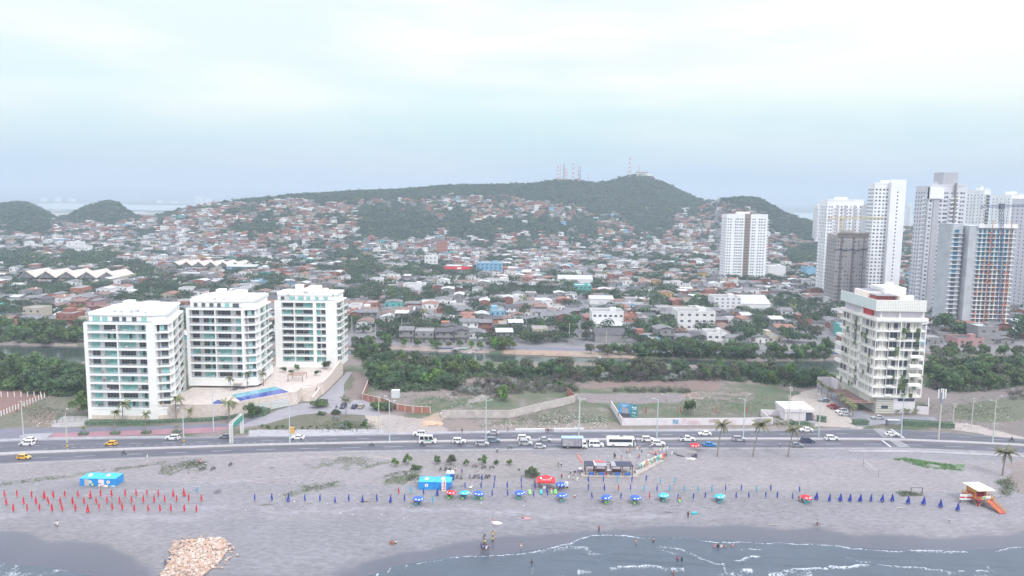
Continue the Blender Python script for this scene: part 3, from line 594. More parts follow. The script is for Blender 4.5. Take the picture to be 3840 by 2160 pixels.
# ---- podium of the towers ----
trav=mat('travertine',(.60,.52,.47),.85,.12,.8); travf=mat('terrace_tiles',(.52,.46,.43),.85,.12,.5)
root=thing('podium','beige stone podium with pool terrace between the white towers','terrace',(0,0,0))
pod=[(-128.7,265.5),(-104.3,266.5),(-98.5,273),(-84,286.5),(-84,293),(-79,299),(-77.6,302),(-77.6,338),(-125,345),(-128,300)]
b=MB(); b.prism(pod,.2,5.5,trav,travf); b.obj('stone_wall',root)
b=MB(); n=len(pod)
for i in range(0,8):
    p0,t,nn,Ln=efr(pod[i],pod[i+1]); 
    if i!=4: obox(b,p0,t,nn,0,Ln,-.35,.03,5.5,6.4 if i!=7 else 7.5,trav)
b.obj('parapet',root)
pl=[P_(1400*.414+280,1040+1065*.414,5.6),P_(1830*.414+280,1040+985*.414,5.6),P_(1970*.414+280,1040+1045*.414,5.6),P_(1500*.414+280,1040+1132*.414,5.6)]
b=MB(); b.prism([(p.x,p.y) for p in reversed(pl)][::-1],5.45,5.62,trav); b.obj('pool_edge',root)
cxp=sum((p for p in pl),Vector())/4; ins=[cxp+(p-cxp)*.95 for p in pl]
mid1=ins[0].lerp(ins[3],.45); mid2=ins[1].lerp(ins[2],.42)
b=MB(); b.poly([(q.x,q.y,5.64) for q in [mid1,ins[3],ins[2],mid2]][::1],mat('pool_deep',(.035,.07,.34),.08,.15,.3)); b.poly([(q.x,q.y,5.64) for q in [ins[0],mid1,mid2,ins[1]]],mat('pool_shallow',(.10,.33,.42),.08,.15,.3)); b.obj('pool_water',root)
kp=[P_(*q,5.56) for q in [(790,1516),(816,1499),(878,1513),(870,1519)]]; b=MB(); b.poly([(q.x,q.y,5.58) for q in kp],mat('pool_deep',(.035,.07,.34),.08,.15,.3)); b.obj('pool_water',root)
b=MB(); # garage doors
for (x0,x1,y0,y1) in [(-97.3,-92.5,0,0),(-91.7,-86.5,0,0)]:
    p0,t,nn,Ln=efr(pod[2],pod[3])
p0,t,nn,Ln=efr(pod[2],pod[3])
for s0,s1 in [(1.2,8.2),(8.9,15.8)]:
    g=MB(); obox(g,p0,t,nn,s0,s1,0,.08,.9,4.2,mat('garage_grey',(.40,.42,.44),.5))
    for k in range(5): obox(g,p0,t,nn,s0,s1,.08,.14,1.2+k*.6,1.55+k*.6,mat('garage_slat',(.62,.64,.64),.5))
    g.obj('garage_door',root)
b=MB() # steps on the right side and the sloping stone wall
for k in range(14): b.box(-83.6,-79.4,290.5+k*.62,291.2+k*.62+8-k*.55,.95,1.1+(k+1)*.33,travf)
b.obj('steps',root)
b=MB(); q=[(-79.3,292),(-78.7,292),(-77.4,333),(-78,333)]
b.v+=[(-79.3,290,1),(-78.5,290,1),(-77.3,333,1),(-78.1,333,1),(-79.3,290,3.2),(-78.5,290,3.2),(-77.3,333,8.6),(-78.1,333,8.6)]
for f in ((0,3,2,1),(4,5,6,7),(0,1,5,4),(1,2,6,5),(2,3,7,6),(3,0,4,7)): b.f.append(f); b.m.append(b.mi(trav))
b.obj('side_wall',root)
b=MB(); wood=mat('pergola_wood',(.32,.17,.12),.8)
for k in range(8): b.box(-93+k*.85,-92.8+k*.85,304,311,8.0,8.25,wood)
for x in(-93,-87): 
    for y in (304.2,310.6): b.box(x,x+.22,y,y+.22,5.5,8.0,wood)
pg=b.obj('pergola'); tag(pg,'red-brown timber pergola on the stone terrace','pergola')
lg=MB(); lg.box(-1,1,-.35,.35,.25,.4,mat('lounger_dark',(.10,.10,.16),.8)); 
for sx_ in(-.9,.9):
    for sy_ in(-.3,.3): lg.box(sx_-.04,sx_+.04,sy_-.04,sy_+.04,0,.25,mat('lounger_wood',(.4,.28,.2)))
for i,(a,c) in enumerate([(1452,1018),(1525,1006),(1608,990),(1665,980)]):
    p=P_(280+a*.414,1040+c*.414,5.5)
    r_=thing('sun_bed','dark double sun bed by the pool, %s from left'%ordw(i+1),'sun lounger',p,0,'sun beds beside the tower pool')
    for k in(-.8,.8):
        m_=lg.obj('bed',r_,(0,0,0)); m_.location=(0,k,0)
    q=thing('cabana','flat pale shade on four posts over the %s sun bed'%ordw(i+1),'shade',(p.x+.6,p.y+1.6,5.5),0,'shades over the sun beds')
    s=MB(); s.box(-1.5,1.5,-1,1,2.3,2.38,mat('shade_cloth',(.55,.47,.42),.8)); s.obj('shade_roof',q)
    for x in(-1.4,1.4):
        for y in(-.9,.9): s=MB(); s.cyl(x,y,0,2.3,.05,m=wood); s.obj('post',q)
# ---- planted hotel block ----
hx,hy=140.2,283.; wh=mat('hotel_white',(.80,.79,.76),.75,.04,.4); lil=mat('hotel_inner',(.60,.58,.63),.8,.05,.3)
root=thing('hotel_building','white ten storey hotel block with plants hanging from its balconies','hotel',(hx,hy,1.0))
HB=7.1; HF=3.68; W_=19.2; D_=32
b=MB(); b.box(1.6,W_-.8,1.8,D_-.6,HB,HB+8*HF+3.6,lil); b.obj('core_wall',root)
b=MB(); brz=mat('breeze_block',(.62,.61,.56),.85,.1,2)
b.box(2.6,9.2,1.2,D_,0,HB-.3,brz); b.box(9.2,W_-1.6,1.0,D_,0,HB-.3,mat('lilac_render',(.66,.63,.67),.8,.04,.4)); b.box(.8,2.6,3,12,3.6,HB-.3,brz); b.obj('base_wall',root)
b=MB()
for i in range(22):
    for j in range(6): b.box(2.75+i*.29,2.90+i*.29,1.16,1.21,.6+j*.95,.95+j*.95,mat('hole_dark',(.12,.12,.10)))
b.obj('breeze_blocks',root)
b=MB(); b.box(4.6,7.2,1.08,1.19,1.9,3.1,dk); b.obj('window',root); b=MB(); b.box(10.8,17.2,.9,1.0,4.9,6.0,dk); b.obj('window',root)
b=MB()
for f in range(9):
    z=HB+f*HF; b.box(0,W_,0,D_,z-.48,z+.08,wh)
    if f==8: b.box(-.35,W_+.35,-.35,D_*.5,z,z+1.25,wh); b.box(-.15,W_+.1,D_*.5,D_,z,z+.6,wh)
b.obj('floor_slab',root)
fr=MB(); rl=MB(); cols=[0.05,2.6,5.0,9.3,11.2,14.0,17.0,W_-.25]
for x in cols: fr.box(x,x+.16,.02,.18,HB,HB+8*HF-.22,wh)
for i,x in enumerate([9.3,W_-.3]): fr.box(x-.05,x+.3,-.06,.0,HB,HB+8*HF,wh)
for y in np.arange(.3,D_,2.9): fr.box(.0,.16,y,y+.14,HB,HB+8*HF-.22,wh)
fr.box(.0,1.5,12.6,13.6,HB,HB+8*HF+3,wh); fr.box(0,1.5,21.5,22.0,HB,HB+8*HF,wh)
fr.obj('column',root)
for f in range(8):
    z=HB+f*HF
    for k in range(4): rl.box(.1,W_-.1,-.02,.03,z+.25+k*.24,z+.30+k*.24,wh); rl.box(-.03,.02,.1,D_-.1,z+.25+k*.24,z+.30+k*.24,wh)
rl.obj('balcony_rail',root)
rs=random.Random(5)
for f in range(8):
    z=HB+f*HF
    for s,w_ in [(2,2.6),(5.2,2.2),(7.6,1.4),(10,1.6),(12.2,2.8),(15.4,2.6)]: mo('window',winmesh(w_,2.7,rs.choice(['curt','dark','curt'])),root,(s,1.74,z+.1))
    for k in range(9): 
        if k in (3,): continue
        o=mo('window',winmesh(2.6,2.7,rs.choice(['curt','dark','curt'])),root,(1.54,2+k*3.5+2.6,z+.1),-math.pi/2)
b=MB()
for f in(1,2,3,4): b=MB(); b.box(13.2,18.,-1.3,.0,HB+f*HF+.6,HB+f*HF+1.7,wh); b.obj('planter_box',root)
for f in(2,3,4,5): b=MB(); b.box(-1.6,.0,D_-6,D_-.5,HB+f*HF-.1,HB+f*HF+1.1,wh); b.obj('planter_box',root)
for f in range(7): b=MB(); b.box(5.1,7.4,-.35,.0,HB+f*HF+.05,HB+f*HF+.75,wh); b.obj('planter_box',root)
# crown
ct=HB+8*HF; b=MB(); b.box(.6,9,6,D_*.42,ct+1.3,ct+3.5,mat('red_wall',(.55,.05,.06),.8)); b.box(4,8.5,2.6,2.8,ct+1.3,ct+3.6,mat('red_wall',(.55,.05,.06),.8)); b.box(10.4,17,3.0,3.2,ct+1.3,ct+3.6,mat('yellow_wall',(.7,.42,.03),.8)); b.obj('terrace_wall',root)
b=MB(); 
for x in(1.5,8.6,17.8): b.box(x,x+.4,.4,.8,ct+.2,ct+4,wh)
b.box(0.2,W_-.3,0.2,D_,ct+3.7,ct+3.95,wh); b.obj('terrace_column',root)
scr=MB(); gap=mat('screen_gap',(.42,.60,.62),.7); z0=ct+3.96; hs=4.3
scr.box(-.6,W_-.9,-.3,-.1,z0,z0+hs,wh); scr.box(-.8,-.6,-.3,D_-1,z0,z0+hs,wh); scr.box(-.6,W_-.9,D_-1.2,D_-1,z0,z0+1.5,wh); scr.box(W_-1.1,W_-.9,-.1,D_-1.2,z0,z0+hs-1.5,wh); scr.obj('lattice_screen',root)
b=MB()
for i in range(28):
    for j in range(7): b.box(-.35+i*.66,-.08+i*.66,-.33,-.29,z0+.3+j*.56,z0+.55+j*.56,mat('lattice_hole',(.40,.42,.36),.8))
for j in range(8): b.box(-.83,-.79,0,D_-1.2,z0+.25+j*.5,z0+.45+j*.5,gap)
b.obj('lattice_holes',root)
b=MB(); rt=z0+2.2; b.box(-.5,W_-1.1,0,D_-1.3,z0,z0+2.1,mat('terracotta_deck',(.55,.30,.26),.8,.1,.5)); b.box(9,W_-1.5,14,26,rt,rt+5.2,wh); b.box(3.2,10.4,8.5,14,rt,rt+2.6,mat('red_wall_dull',(.30,.09,.08),.8)); b.box(2.8,10.8,7.2,14.2,rt+2.61,rt+2.85,mat('terrace_roof_grey',(.25,.24,.26),.8)); b.box(11,11.4,7,14,rt,rt+3.0,wh); b.box(11.2,W_-2.5,6,7,rt,rt+3.1,wh); b.box(3,10,15,27,rt,rt+3.4,wh); b.box(4,9.5,16,26,rt+3.41,rt+3.6,mat('solar_panel',(.16,.17,.22),.3)); b.box(12,14,17,20,rt+5.21,rt+6.8,wh); b.obj('roof_house',root)
lf=mat('hanging_plant',(.13,.20,.06),.8,.4,1.5)
def leafcloud(b,fn,n,s,m):
    for _ in range(n):
        c=Vector(fn()); u=Vector((random.gauss(0,1),random.gauss(0,1),random.gauss(0,1))).normalized(); v=u.cross(Vector((random.gauss(0,1),random.gauss(0,1),random.gauss(0,1)))).normalized(); q=s*random.uniform(.6,1.3)
        b.poly([c-u*q,c+v*q*.6,c+u*q,c-v*q*.6],m)
for k in range(40):
    f=rs.randint(0,7); z=HB+f*HF+.9
    if k<26: x=rs.choice([7.8,8.3,10.5,11.5,12.2,16,18.3,15]); y=-.15; drop=rs.uniform(.6,2.4)+(1.5 if x in(8.3,11.5) else 0)
    else: x=-.12; y=rs.choice([4,8.2,11,14.5,17,19.5,24,27]); drop=rs.uniform(1,2.6)
    b=MB(); wd_=rs.uniform(.5,1.1)
    leafcloud(b,(lambda:(x+(random.uniform(-wd_,wd_) if k<26 else random.uniform(-.2,.15)),y+(random.uniform(-wd_,wd_) if k>=26 else random.uniform(-.2,.15)),z-random.random()**1.3*drop+.2)),int(60*drop),.22,lf); b.obj('hanging_plant',root)
b=MB(); leafcloud(b,lambda:(random.uniform(0,W_-2),random.uniform(0,7),rt+random.random()*1.2),260,.3,lf); leafcloud(b,lambda:(random.uniform(-.2,4),random.uniform(6,28),rt+random.random()*1.0),160,.3,lf); b.obj('roof_plants',root)
cn=thing('entrance_canopy','dark flat entrance canopy on orange timber beams beside the hotel','canopy',(133.4,285,1)); b=MB(); b.box(0,6.6,0,20,3.9,4.1,mat('canopy_dark',(.13,.11,.13),.8)); b.obj('canopy_roof',cn)
b=MB(); og=mat('orange_timber',(.50,.22,.14),.8)
for k in range(9): b.box(-.3,9.5 if k<2 else 6.6,-1+k*2.5,-.8+k*2.5,4.11,4.3,og)
b.obj('beam',cn)
for y in(0,6,12,19): b=MB(); b.box(.1,.3,y,y+.2,0,3.9,og); b.obj('post',cn)
# ---- far towers ----
FARW={'w':mat('tower_white',(.80,.81,.83),.8,.05,.08),'g':mat('tower_grey',(.42,.42,.46),.8,.08,.08),'b':mat('tower_brown',(.27,.21,.18),.8),'c':mat('bare_concrete',(.36,.33,.32),.9,.12,.1),'lg':mat('tower_pale_grey',(.60,.60,.65),.8,.05,.1)}
def far_tower(label,pl,pr,top,Y,depth,style,fh=2.9,seed=0,cat='apartment tower',wall='w',extra=None,base_z=1.0,cols=None,group='high-rise towers at the right'):
    A=aty(pl,top,Y+(depth if pl>2600 else 0)); B_=aty(pr,top,Y); A.z=aty(pl,top,Y).z; w_=B_.x-A.x; ht=(A.z+B_.z)/2-base_z; rs=random.Random(seed)
    root=thing('high_rise_tower',label,cat,(A.x,Y,base_z),0,group); wm=FARW[wall]
    b=MB(); b.box(0,w_,0,depth,0,ht,wm)
    b.box(w_*.3,w_*.6,depth*.3,depth*.6,ht,ht+3,wm); 
    for q in((-.0,w_,-.15,.15),): b.box(-.1,w_+.1,-.2,.2,ht,ht+1,wm)
    b.obj('wall',root)
    nf=int(ht/fh); cnt=0; wins=[]; 
    cols=cols or [.08,.16,.28,.36,.48,.58,.7,.8,.9]
    st=MB(); parts=0
    items=[]
    for f in range(nf-1):
        for c in cols: items.append((f,c,0))
        for c in (np.arange(.1,.95,.2) if abs(A.x)>0 else []): items.append((f,c,1))
    items.sort(key=lambda q:(q[2],-q[0]))
    ww=min(1.5,w_/len(cols)*.42)
    for n_,(f,c,side) in enumerate(items):
        z=.9+f*fh
        if side==0:
            if n_<100: mo('window',winmesh(ww,1.3,'dark' if rs.random()<.4 else 'grey'),root,(c*w_-ww/2,-.06,z+.2))
            else: st.box(c*w_-ww/2,c*w_+ww/2,-.06,.02,z+.2,z+1.4,dk if rs.random()<.4 else greyg)
        else: st.box(-.06,.02,c*depth,c*depth+1.2,z+.2,z+1.4,greyg)
    o=st.obj('window',root); tag(o,'rows of small dark windows',kind='stuff')
    if style=='balc':
        bb=MB()
        for f in range(nf-1):
            for c in (.22,.42,.64,.85): bb.box(c*w_-1.1,c*w_+1.1,-1.1,0,f*fh+.5,f*fh+.62,wm); bb.box(c*w_-1.1,c*w_+1.1,-1.1,-1.02,f*fh+.62,f*fh+1.4,Wd)
            for c in (.25,.6): bb.box(-1.1,0,c*depth-1,c*depth+1,f*fh+.5,f*fh+1.4,wm)
        bb.obj('balcony',root)
    if extra: extra(root,w_,ht,depth)
    return root,A.x,w_,ht
def ex_single(root,w,h,d):
    b=MB(); b.box(w*.44,w*.58,-.5,1,0,h+1.5,FARW['b']); b.obj('brown_panel',root)
    b=MB()
    for f in range(int(h/2.9)-1): b.box(w*.46,w*.56,-.56,-.49,1.2+f*2.9,2.1+f*2.9,dk)
    for f in range(int(h/2.9)-1): b.box(w,w+1.6,-.1,3.5,f*2.9+.5,f*2.9+1.5,FARW['w'])
    b.obj('balcony',root)
far_tower('white tower with a brown centre strip standing alone before the hills',2707,2880,806,770,20,'x',seed=1,extra=ex_single,cols=[.04,.10,.22,.27,.33,.38,.64,.69,.80,.86,.93])
far_tower('white tower with grey stripes behind the unfinished concrete tower',3076,3240,752,656,16,'balc',seed=2,cols=[.06,.13,.3,.4,.55,.65,.8,.92],extra=lambda r_,w,h,d:[(lambda b:(b.box(w*x,w*(x+.07),-.3,.5,0,h-4,FARW['g']),b.obj('grey_stripe',r_)))(MB()) for x in (.24,.47,.72,.93)])
def ex_con(root,w,h,d):
    b=MB(); rb=mat('scaffold_dark',(.14,.12,.13),.9)
    for k in range(40): b.box(random.uniform(0,w),random.uniform(0,w),0,0,0,0,rb)
    b=MB()
    for k in range(30): x=w*k/29; b.tube([(x,-.8,h-2),(x,-.8,h+2.5)],.12,4,rb)
    for z in(h-1,h+1.2): b.box(-1,w+1,-1.2,-.6,z,z+.15,mat('formwork_rust',(.35,.22,.16),.9))
    b.obj('scaffold',root)
    b=MB()
    for f in range(int(h/2.9)): b.box(-.3,w+.3,-.3,d+.3,f*2.9,f*2.9+.18,FARW['c'])
    b.obj('floor_slab',root)
    b=MB(); 
    for x in(.12,.16,.5,.54,.85): b.box(w*x,w*(x+.03),-.25,.1,0,h-2,mat('scaffold_dark',(.14,.12,.13),.9))
    b.obj('shaft_opening',root)
    b=MB(); P=[(w*k/12,-1.4,h*.80+math.sin(k*1.4)*.7+ (1.6 if k==12 else 0)) for k in range(-1,13)]
    for a,c in zip(P[:-1],P[1:]): b.poly([a,c,(c[0],c[1]+1.2,c[2]-.9),(a[0],a[1]+1.2,a[2]-.9)],mat('safety_net',(.07,.09,.17),.9))
    b.obj('safety_net',root)
far_tower('unfinished bare grey concrete tower with scaffolding on top','3103' and 3103,3258,880,578,18,'x',seed=3,wall='c',extra=ex_con,cols=[.05,.12,.22,.32,.42,.6,.7,.8,.92],cat='unfinished tower')
# white slim tower: windowed left face part and blank right part
def ex_slim(root,w,h,d):
    b=MB(); b.box(w*.5,w*1.01,-3,0,0,h+3.5,FARW['w']); b.obj('blank_wall',root)
    b=MB()
    for f in range(int(h/2.9)-2): b.box(w*.72,w*.76,-3.06,-2.98,2+f*2.9,3.2+f*2.9,dk)
    b.obj('window_column',root)
far_tower('slim white tower with a tall blank right-hand wall',3259,3391,690,600,10,'x',seed=4,extra=ex_slim,cols=[.07,.2,.33,.44])
def ex_big(root,w,h,d):
    b=MB(); b.box(w*.38,w*.78,2,14,h,h+9.5,FARW['g']); b.obj('roof_block',root)
    b=MB(); b.box(w*.12,w*.28,-.6,1,0,h-9,FARW['g']); b.box(0,w*.36,-1.2,2,h-9,h-1,FARW['w']); b.obj('grey_stripe',root)
    b=MB(); b.box(w*.655,w*.69,-1.6,-.2,0,h+2,mat('dark_pipe_strip',(.25,.23,.22),.8)); b.obj('dark_strip',root)
    b=MB()
    for f in range(int(h/2.9)-2): b.box(-1.4,0,2,6,f*2.9+.5,f*2.9+1.5,FARW['w']); b.box(w*.55,w*.64,-1.4,0,f*2.9+.5,f*2.9+1.4,FARW['w']); b.box(w*.7,w*.79,-1.4,0,f*2.9+.5,f*2.9+1.4,FARW['w'])
    b.obj('balcony',root)
far_tower('tallest white and grey tower with a grey block on its roof',3436,3629,697,529,18,'x',seed=5,wall='lg',extra=ex_big,cols=[.05,.32,.42,.48,.6,.74,.85,.92])
far_tower('white balconied tower just right of the tallest tower',3629,3716,712,640,24,'balc',seed=6)
far_tower('pale tower behind the crane at the right edge',3722,3860,730,700,28,'balc',seed=7)
far_tower('grey windowed tower at the far right edge of the photo',3797,3960,745,560,26,'x',seed=8,wall='lg',cols=[.05,.12,.2,.28,.36,.44,.52,.6])
far_tower('small distant white tower left of the striped white tower',3052,3076,771,1300,20,'x',seed=9,cols=[.2,.5,.8])
far_tower('small distant pinkish tower behind the striped white tower',3236,3254,764,1200,20,'x',seed=10,cols=[.2,.5,.8],wall='lg')
far_tower('hazy distant tower seen between the slim and tallest towers',3398,3421,766,1800,22,'x',seed=11,cols=[.2,.5,.8])
for i,(a,c,t_) in enumerate([(733,742,739),(748,757,741),(768,778,743),(785,790,745),(586,600,752),(640,660,757),(150,165,742),(205,218,741),(255,275,744)]):
    far_tower('faint tower block of the far-off city, %s from left of the hazy row'%ordw([6,7,8,9,4,5,1,2,3][i]),a,c,t_,6200,40,'x',seed=20+i,cols=[.3,.7],fh=8,group='faint towers of the far-off city')
# orange and blue tower under construction
A=aty(3672,847,473); Bq=aty(3806,847,473); w_=Bq.x-A.x; ht=A.z-1; fh=2.85; nf=int(ht/fh)
root=thing('high_rise_tower','concrete tower under construction with orange panels and blue sheeting','unfinished tower',(A.x,473,1))
rg_=mat('raw_grey',(.44,.46,.50),.9,.12,.15); b=MB(); b.box(-5.8,w_,0,24,0,ht,rg_); b.box(-14,-7.5,4,20,0,ht+1,rg_); b.box(-7.6,-5.7,6,18,0,ht-2,mat('scaffold_dark',(.14,.12,.13),.9)); b.obj('wall',root)
b=MB(); 
for f in range(nf): b.box(-.6,w_+.9,-1.3,.2,f*fh,f*fh+.3,FARW['w']); b.box(-15,-7.4,2.6,4.2,f*fh,f*fh+.25,FARW['w'])
b.box(-.8,w_+1,-1.4,1,ht-1.2,ht+1.2,FARW['w']); b.obj('floor_slab',root)
orr=mat('orange_panel',(.52,.15,.08),.7); blu=mat('blue_sheet',(.03,.15,.26),.6,.3,.3); rs=random.Random(12)
bws=[MB() for _ in range(9)]; bys=[MB() for _ in range(8)]
k=0
for f in range(nf):
    z=f*fh+.3
    for i in range(8):
        x=i*w_/8+.3; bws[i].box(x,x+w_/16+.2,-.12,.0,z,z+2.4,(blu if f>nf*.60 else mat('bay_dark',(.09,.09,.13),.5))); bys[i].box(x+w_/16+.3,x+w_/8-.3,-.1,.0,z,z+2.4,mat('bay_cream',(.62,.60,.50),.8))
        if rs.random()<.30:
            q=MB(); q.box(x,x+w_/16+.1,-1.25,-1.15,z,z+.95,orr); 
            if k<99: q.obj('orange_panel',root); k+=1
    bws[8].box(-12.8,-10.0,3.9,4.0,z,z+2.0,blu if f>nf*.5 and f%3 else mat('bay_dark',(.09,.09,.13),.5))
[q.obj('bay_opening',root) for q in bws]; [q.obj('bay_wall',root) for q in bys]
b=MB(); 
for x in(w_*.33,w_*.86): b.box(x,x+.32,-1.6,-1.3,0,ht+3.5,orr)
b.obj('orange_mast',root)
def lattice(b,p0,p1,w,n,m,m2=None,r=.12):
    p0=Vector(p0); p1=Vector(p1); d=(p1-p0).normalized(); a=d.cross(Vector((0,1,0)) if abs(d.y)<.9 else Vector((1,0,0))).normalized(); c=d.cross(a).normalized()
    w0,w1=(w if hasattr(w,'__len__') else (w,w)); L_=(p1-p0).length
    cor=[(1,1),(1,-1),(-1,-1),(-1,1)]
    for i in range(n):
        t0=i/n; t1=(i+1)/n; ww0=(w0+(w1-w0)*t0)/2; ww1=(w0+(w1-w0)*t1)/2; mm=m if (m2 is None or i%2==0) else m2
        q0=p0.lerp(p1,t0); q1=p0.lerp(p1,t1)
        for j,(s,t_) in enumerate(cor):
            s2,t2=cor[(j+1)%4]; A_=q0+a*s*ww0+c*t_*ww0; B_=q1+a*s*ww1+c*t_*ww1; D_=q1+a*s2*ww1+c*t2*ww1
            b.tube([A_,B_],r,4,mm,False); b.tube([A_,D_],r*.7,4,mm,False)
m0=aty(3748,1240,466); m1=aty(3756,778,466); ck=thing('tower_crane','dark blue tower crane rising in front of the orange panelled tower','crane',(m0.x,466,1))
b=MB(); lattice(b,(0,0,0),(m1.x-m0.x,0,m1.z-1),1.8,26,mat('crane_blue',(.07,.09,.20),.6),r=.16); b.obj('mast',ck)
b=MB(); zt=m1.z-1; xo=m1.x-m0.x; lattice(b,(xo-13,-1,zt+.5),(xo+26,3,zt+1.5),1.3,24,mat('crane_blue',(.07,.09,.20),.6),r=.13); b.obj('jib',ck)
b=MB(); b.box(xo-1.3,xo+1.3,-1.2,1.2,zt-1,zt+2.4,mat('crane_cab',(.12,.12,.16),.5)); b.obj('cab',ck); b=MB(); b.box(xo-13,xo-10,-1.5,.5,zt-1.5,zt+.4,FARW['g']); b.obj('counterweight',ck)
m0=aty(3151,880,600); m1=aty(3151,818,600); ck=thing('tower_crane','yellow tower crane above the unfinished concrete tower','crane',(m0.x,600,1)); yc=mat('crane_yellow',(.50,.38,.08),.6)
b=MB(); lattice(b,(0,0,0),(0,0,m1.z-1),1.8,24,yc); b.obj('mast',ck); b=MB(); a0=aty(3105,822,600); a1=aty(3315,820,600); lattice(b,(a0.x-m0.x,0,m1.z-1),(a1.x-m0.x,0,m1.z-.4),1.2,26,yc); b.obj('jib',ck)
b=MB(); b.box(a0.x-m0.x,a0.x-m0.x+3,-.8,.8,m1.z-4,m1.z-1.5,FARW['g']); b.obj('counterweight',ck)
# ---------------- trees ----------------
def foliage(name,c1,c2,sc=.35): 
    m=mat(name,c1,.75,.45,sc,var2=c2,obj_rnd=.28); return m
fo_d=foliage('foliage_dark',(.034,.075,.034),(.078,.140,.052)); fo_m=foliage('foliage_mid',(.048,.105,.036),(.115,.195,.058)); fo_y=foliage('foliage_bright',(.075,.150,.030),(.16,.26,.055)); fo_o=foliage('foliage_olive',(.070,.088,.052),(.15,.17,.095)); twig=foliage('dry_twigs',(.11,.095,.095),(.175,.15,.145)); bark=mat('bark',(.20,.16,.14),.9,.2,1); barkp=mat('pale_bark',(.34,.30,.28),.9,.15,1)
def crownmesh(seed,n,rx,rz,lob,ls,m,flat=1,shell=.62):
    rs=np.random.RandomState(seed); L_=[]
    for k in range(lob):
        a=rs.rand()*6.28; r=rs.rand()**.5*rx*.72; L_.append((r*math.cos(a),r*math.sin(a),rz*(.35+.8*rs.rand()*(1-r/rx*.5)),rx*(.28+.26*rs.rand()),rz*(.25+.22*rs.rand())*flat))
    Ls=np.array(L_); k=rs.randint(0,lob,n); d=rs.normal(size=(n,3)); d/=np.linalg.norm(d,axis=1)[:,None]; d[:,2]=np.where(d[:,2]<-.3,-d[:,2],d[:,2])
    rad=(shell+(1-shell)*rs.rand(n))[:,None]
    c=Ls[k][:,:3]+d*Ls[k][:,[3,3,4]]*rad
    nrm=d+rs.normal(size=(n,3))*.55; nrm[:,2]+=.35; nrm/=np.linalg.norm(nrm,axis=1)[:,None]
    t=np.cross(nrm,rs.normal(size=(n,3))); t/=np.linalg.norm(t,axis=1)[:,None]; u=np.cross(nrm,t); s=(ls*(.6+.8*rs.rand(n)))[:,None]
    V=np.stack([c-t*s,c-u*s*.7,c+t*s,c+u*s*.7],1).reshape(-1,3)
    me=bpy.data.meshes.new('crown'); Fq=np.arange(n*4).reshape(n,4); me.from_pydata(V.tolist(),[],Fq.tolist()); me.materials.append(m); me.update(); return me
def trunkmesh(h,r,seed,m=None,spread=1.5,n=4):
    rs=random.Random(seed); b=MB(); b.tube([(0,0,-.5),(.05,0,h*.5),(rs.uniform(-.3,.3),rs.uniform(-.3,.3),h)],[r,r*.8,r*.55],6,m or bark)
    for k in range(n): a=k*6.28/n+rs.random(); b.tube([(0,0,h*.7),(math.cos(a)*spread*.5,math.sin(a)*spread*.5,h*1.05),(math.cos(a)*spread,math.sin(a)*spread,h*1.35)],[r*.5,r*.35,r*.15],5,m or bark)
    return b.mesh('trunk')
TM={}
def mk_tree(kind):
    seeds={'round':(fo_m,1500,3.6,5.4,9,.30,3),'dark':(fo_d,1600,4.0,5.0,11,.30,3),'bright':(fo_y,1500,3.2,5.0,9,.28,3),'olive':(fo_o,1400,3.6,4.6,10,.28,3),'flat':(fo_m,1500,4.6,2.6,12,.30,3)}
    m,n,rx,rz,lob,ls,v=seeds[kind]; return [ (crownmesh(hash(kind)%1000+i if False else {'round':10,'dark':20,'bright':30,'olive':40,'flat':50}[kind]+i,n,rx,rz,lob,ls,m),trunkmesh(rz*.42,.22,i)) for i in range(v)]
for k in ('round','dark','bright','olive','flat'): TM[k]=mk_tree(k)
def shrubmesh(seed,m,n=700,rx=2.0,rz=2.2): return crownmesh(seed,n,rx,rz,6,.20,m,shell=.3)
def twigmesh(seed):
    rs=random.Random(seed); b=MB()
    for k in range(120):
        a=rs.random()*6.28; s=rs.uniform(.1,1); l=rs.uniform(1.6,3.0); b.tube([(0.2*math.cos(a),.2*math.sin(a),0),(math.cos(a)*s*.9,math.sin(a)*s*.9,l*.6),(math.cos(a)*s*2.0,math.sin(a)*s*2.0,l)],[.07,.045,.02],3,twig,False)
    return b.mesh('trunk')
TM['shrub']=[(shrubmesh(60+i,fo_m),None) for i in range(2)]; TM['greyshrub']=[(crownmesh(64+i,520,2.3,2.0,7,.20,mat('grey_foliage',(.16,.19,.16),.8,.3,.5,var2=(.30,.33,.31),obj_rnd=.2),shell=.3),None) for i in range(2)]
TM['dry']=[(crownmesh(70+i,380,2.2,2.2,6,.15,twig,shell=.2),twigmesh(70+i)) for i in range(2)]
DESC={'round':'rounded green tree','dark':'dense dark tree','bright':'yellow-green tree','olive':'olive green tree','flat':'flat-topped spreading tree','shrub':'low green bush','greyshrub':'grey-green bush','dry':'leafless purplish bush'}
TREES=[]   # (kind, x, y, scale, zone)
def addtree(kind,p,sc,zone_): TREES.append((kind,p.x,p.y,sc,zone_))
def fillt(poly,n,kinds,sc,zone_,seed,mind=3.2):
    rs=random.Random(seed); xs_=[p[0] for p in poly]; ys_=[p[1] for p in poly]; got=[]; tries=0
    while len(got)<n and tries<n*40:
        tries+=1; x=rs.uniform(min(xs_),max(xs_)); y=rs.uniform(min(ys_),max(ys_))
        if not inp(x,y,poly): continue
        g=G(x,y)
        if any((g.x-q[0])**2+(g.y-q[1])**2<mind**2 for q in got): continue
        got.append((g.x,g.y)); addtree(rs.choice(kinds),g,rs.uniform(*sc),zone_)
ZF='on the near bank of the creek'; ZFB='on the far bank of the creek'; ZC='among the houses beyond the creek'; ZL='left of the nearest white tower'; ZV='in the vacant lots behind the road'; ZR='in the thicket right of the hotel'
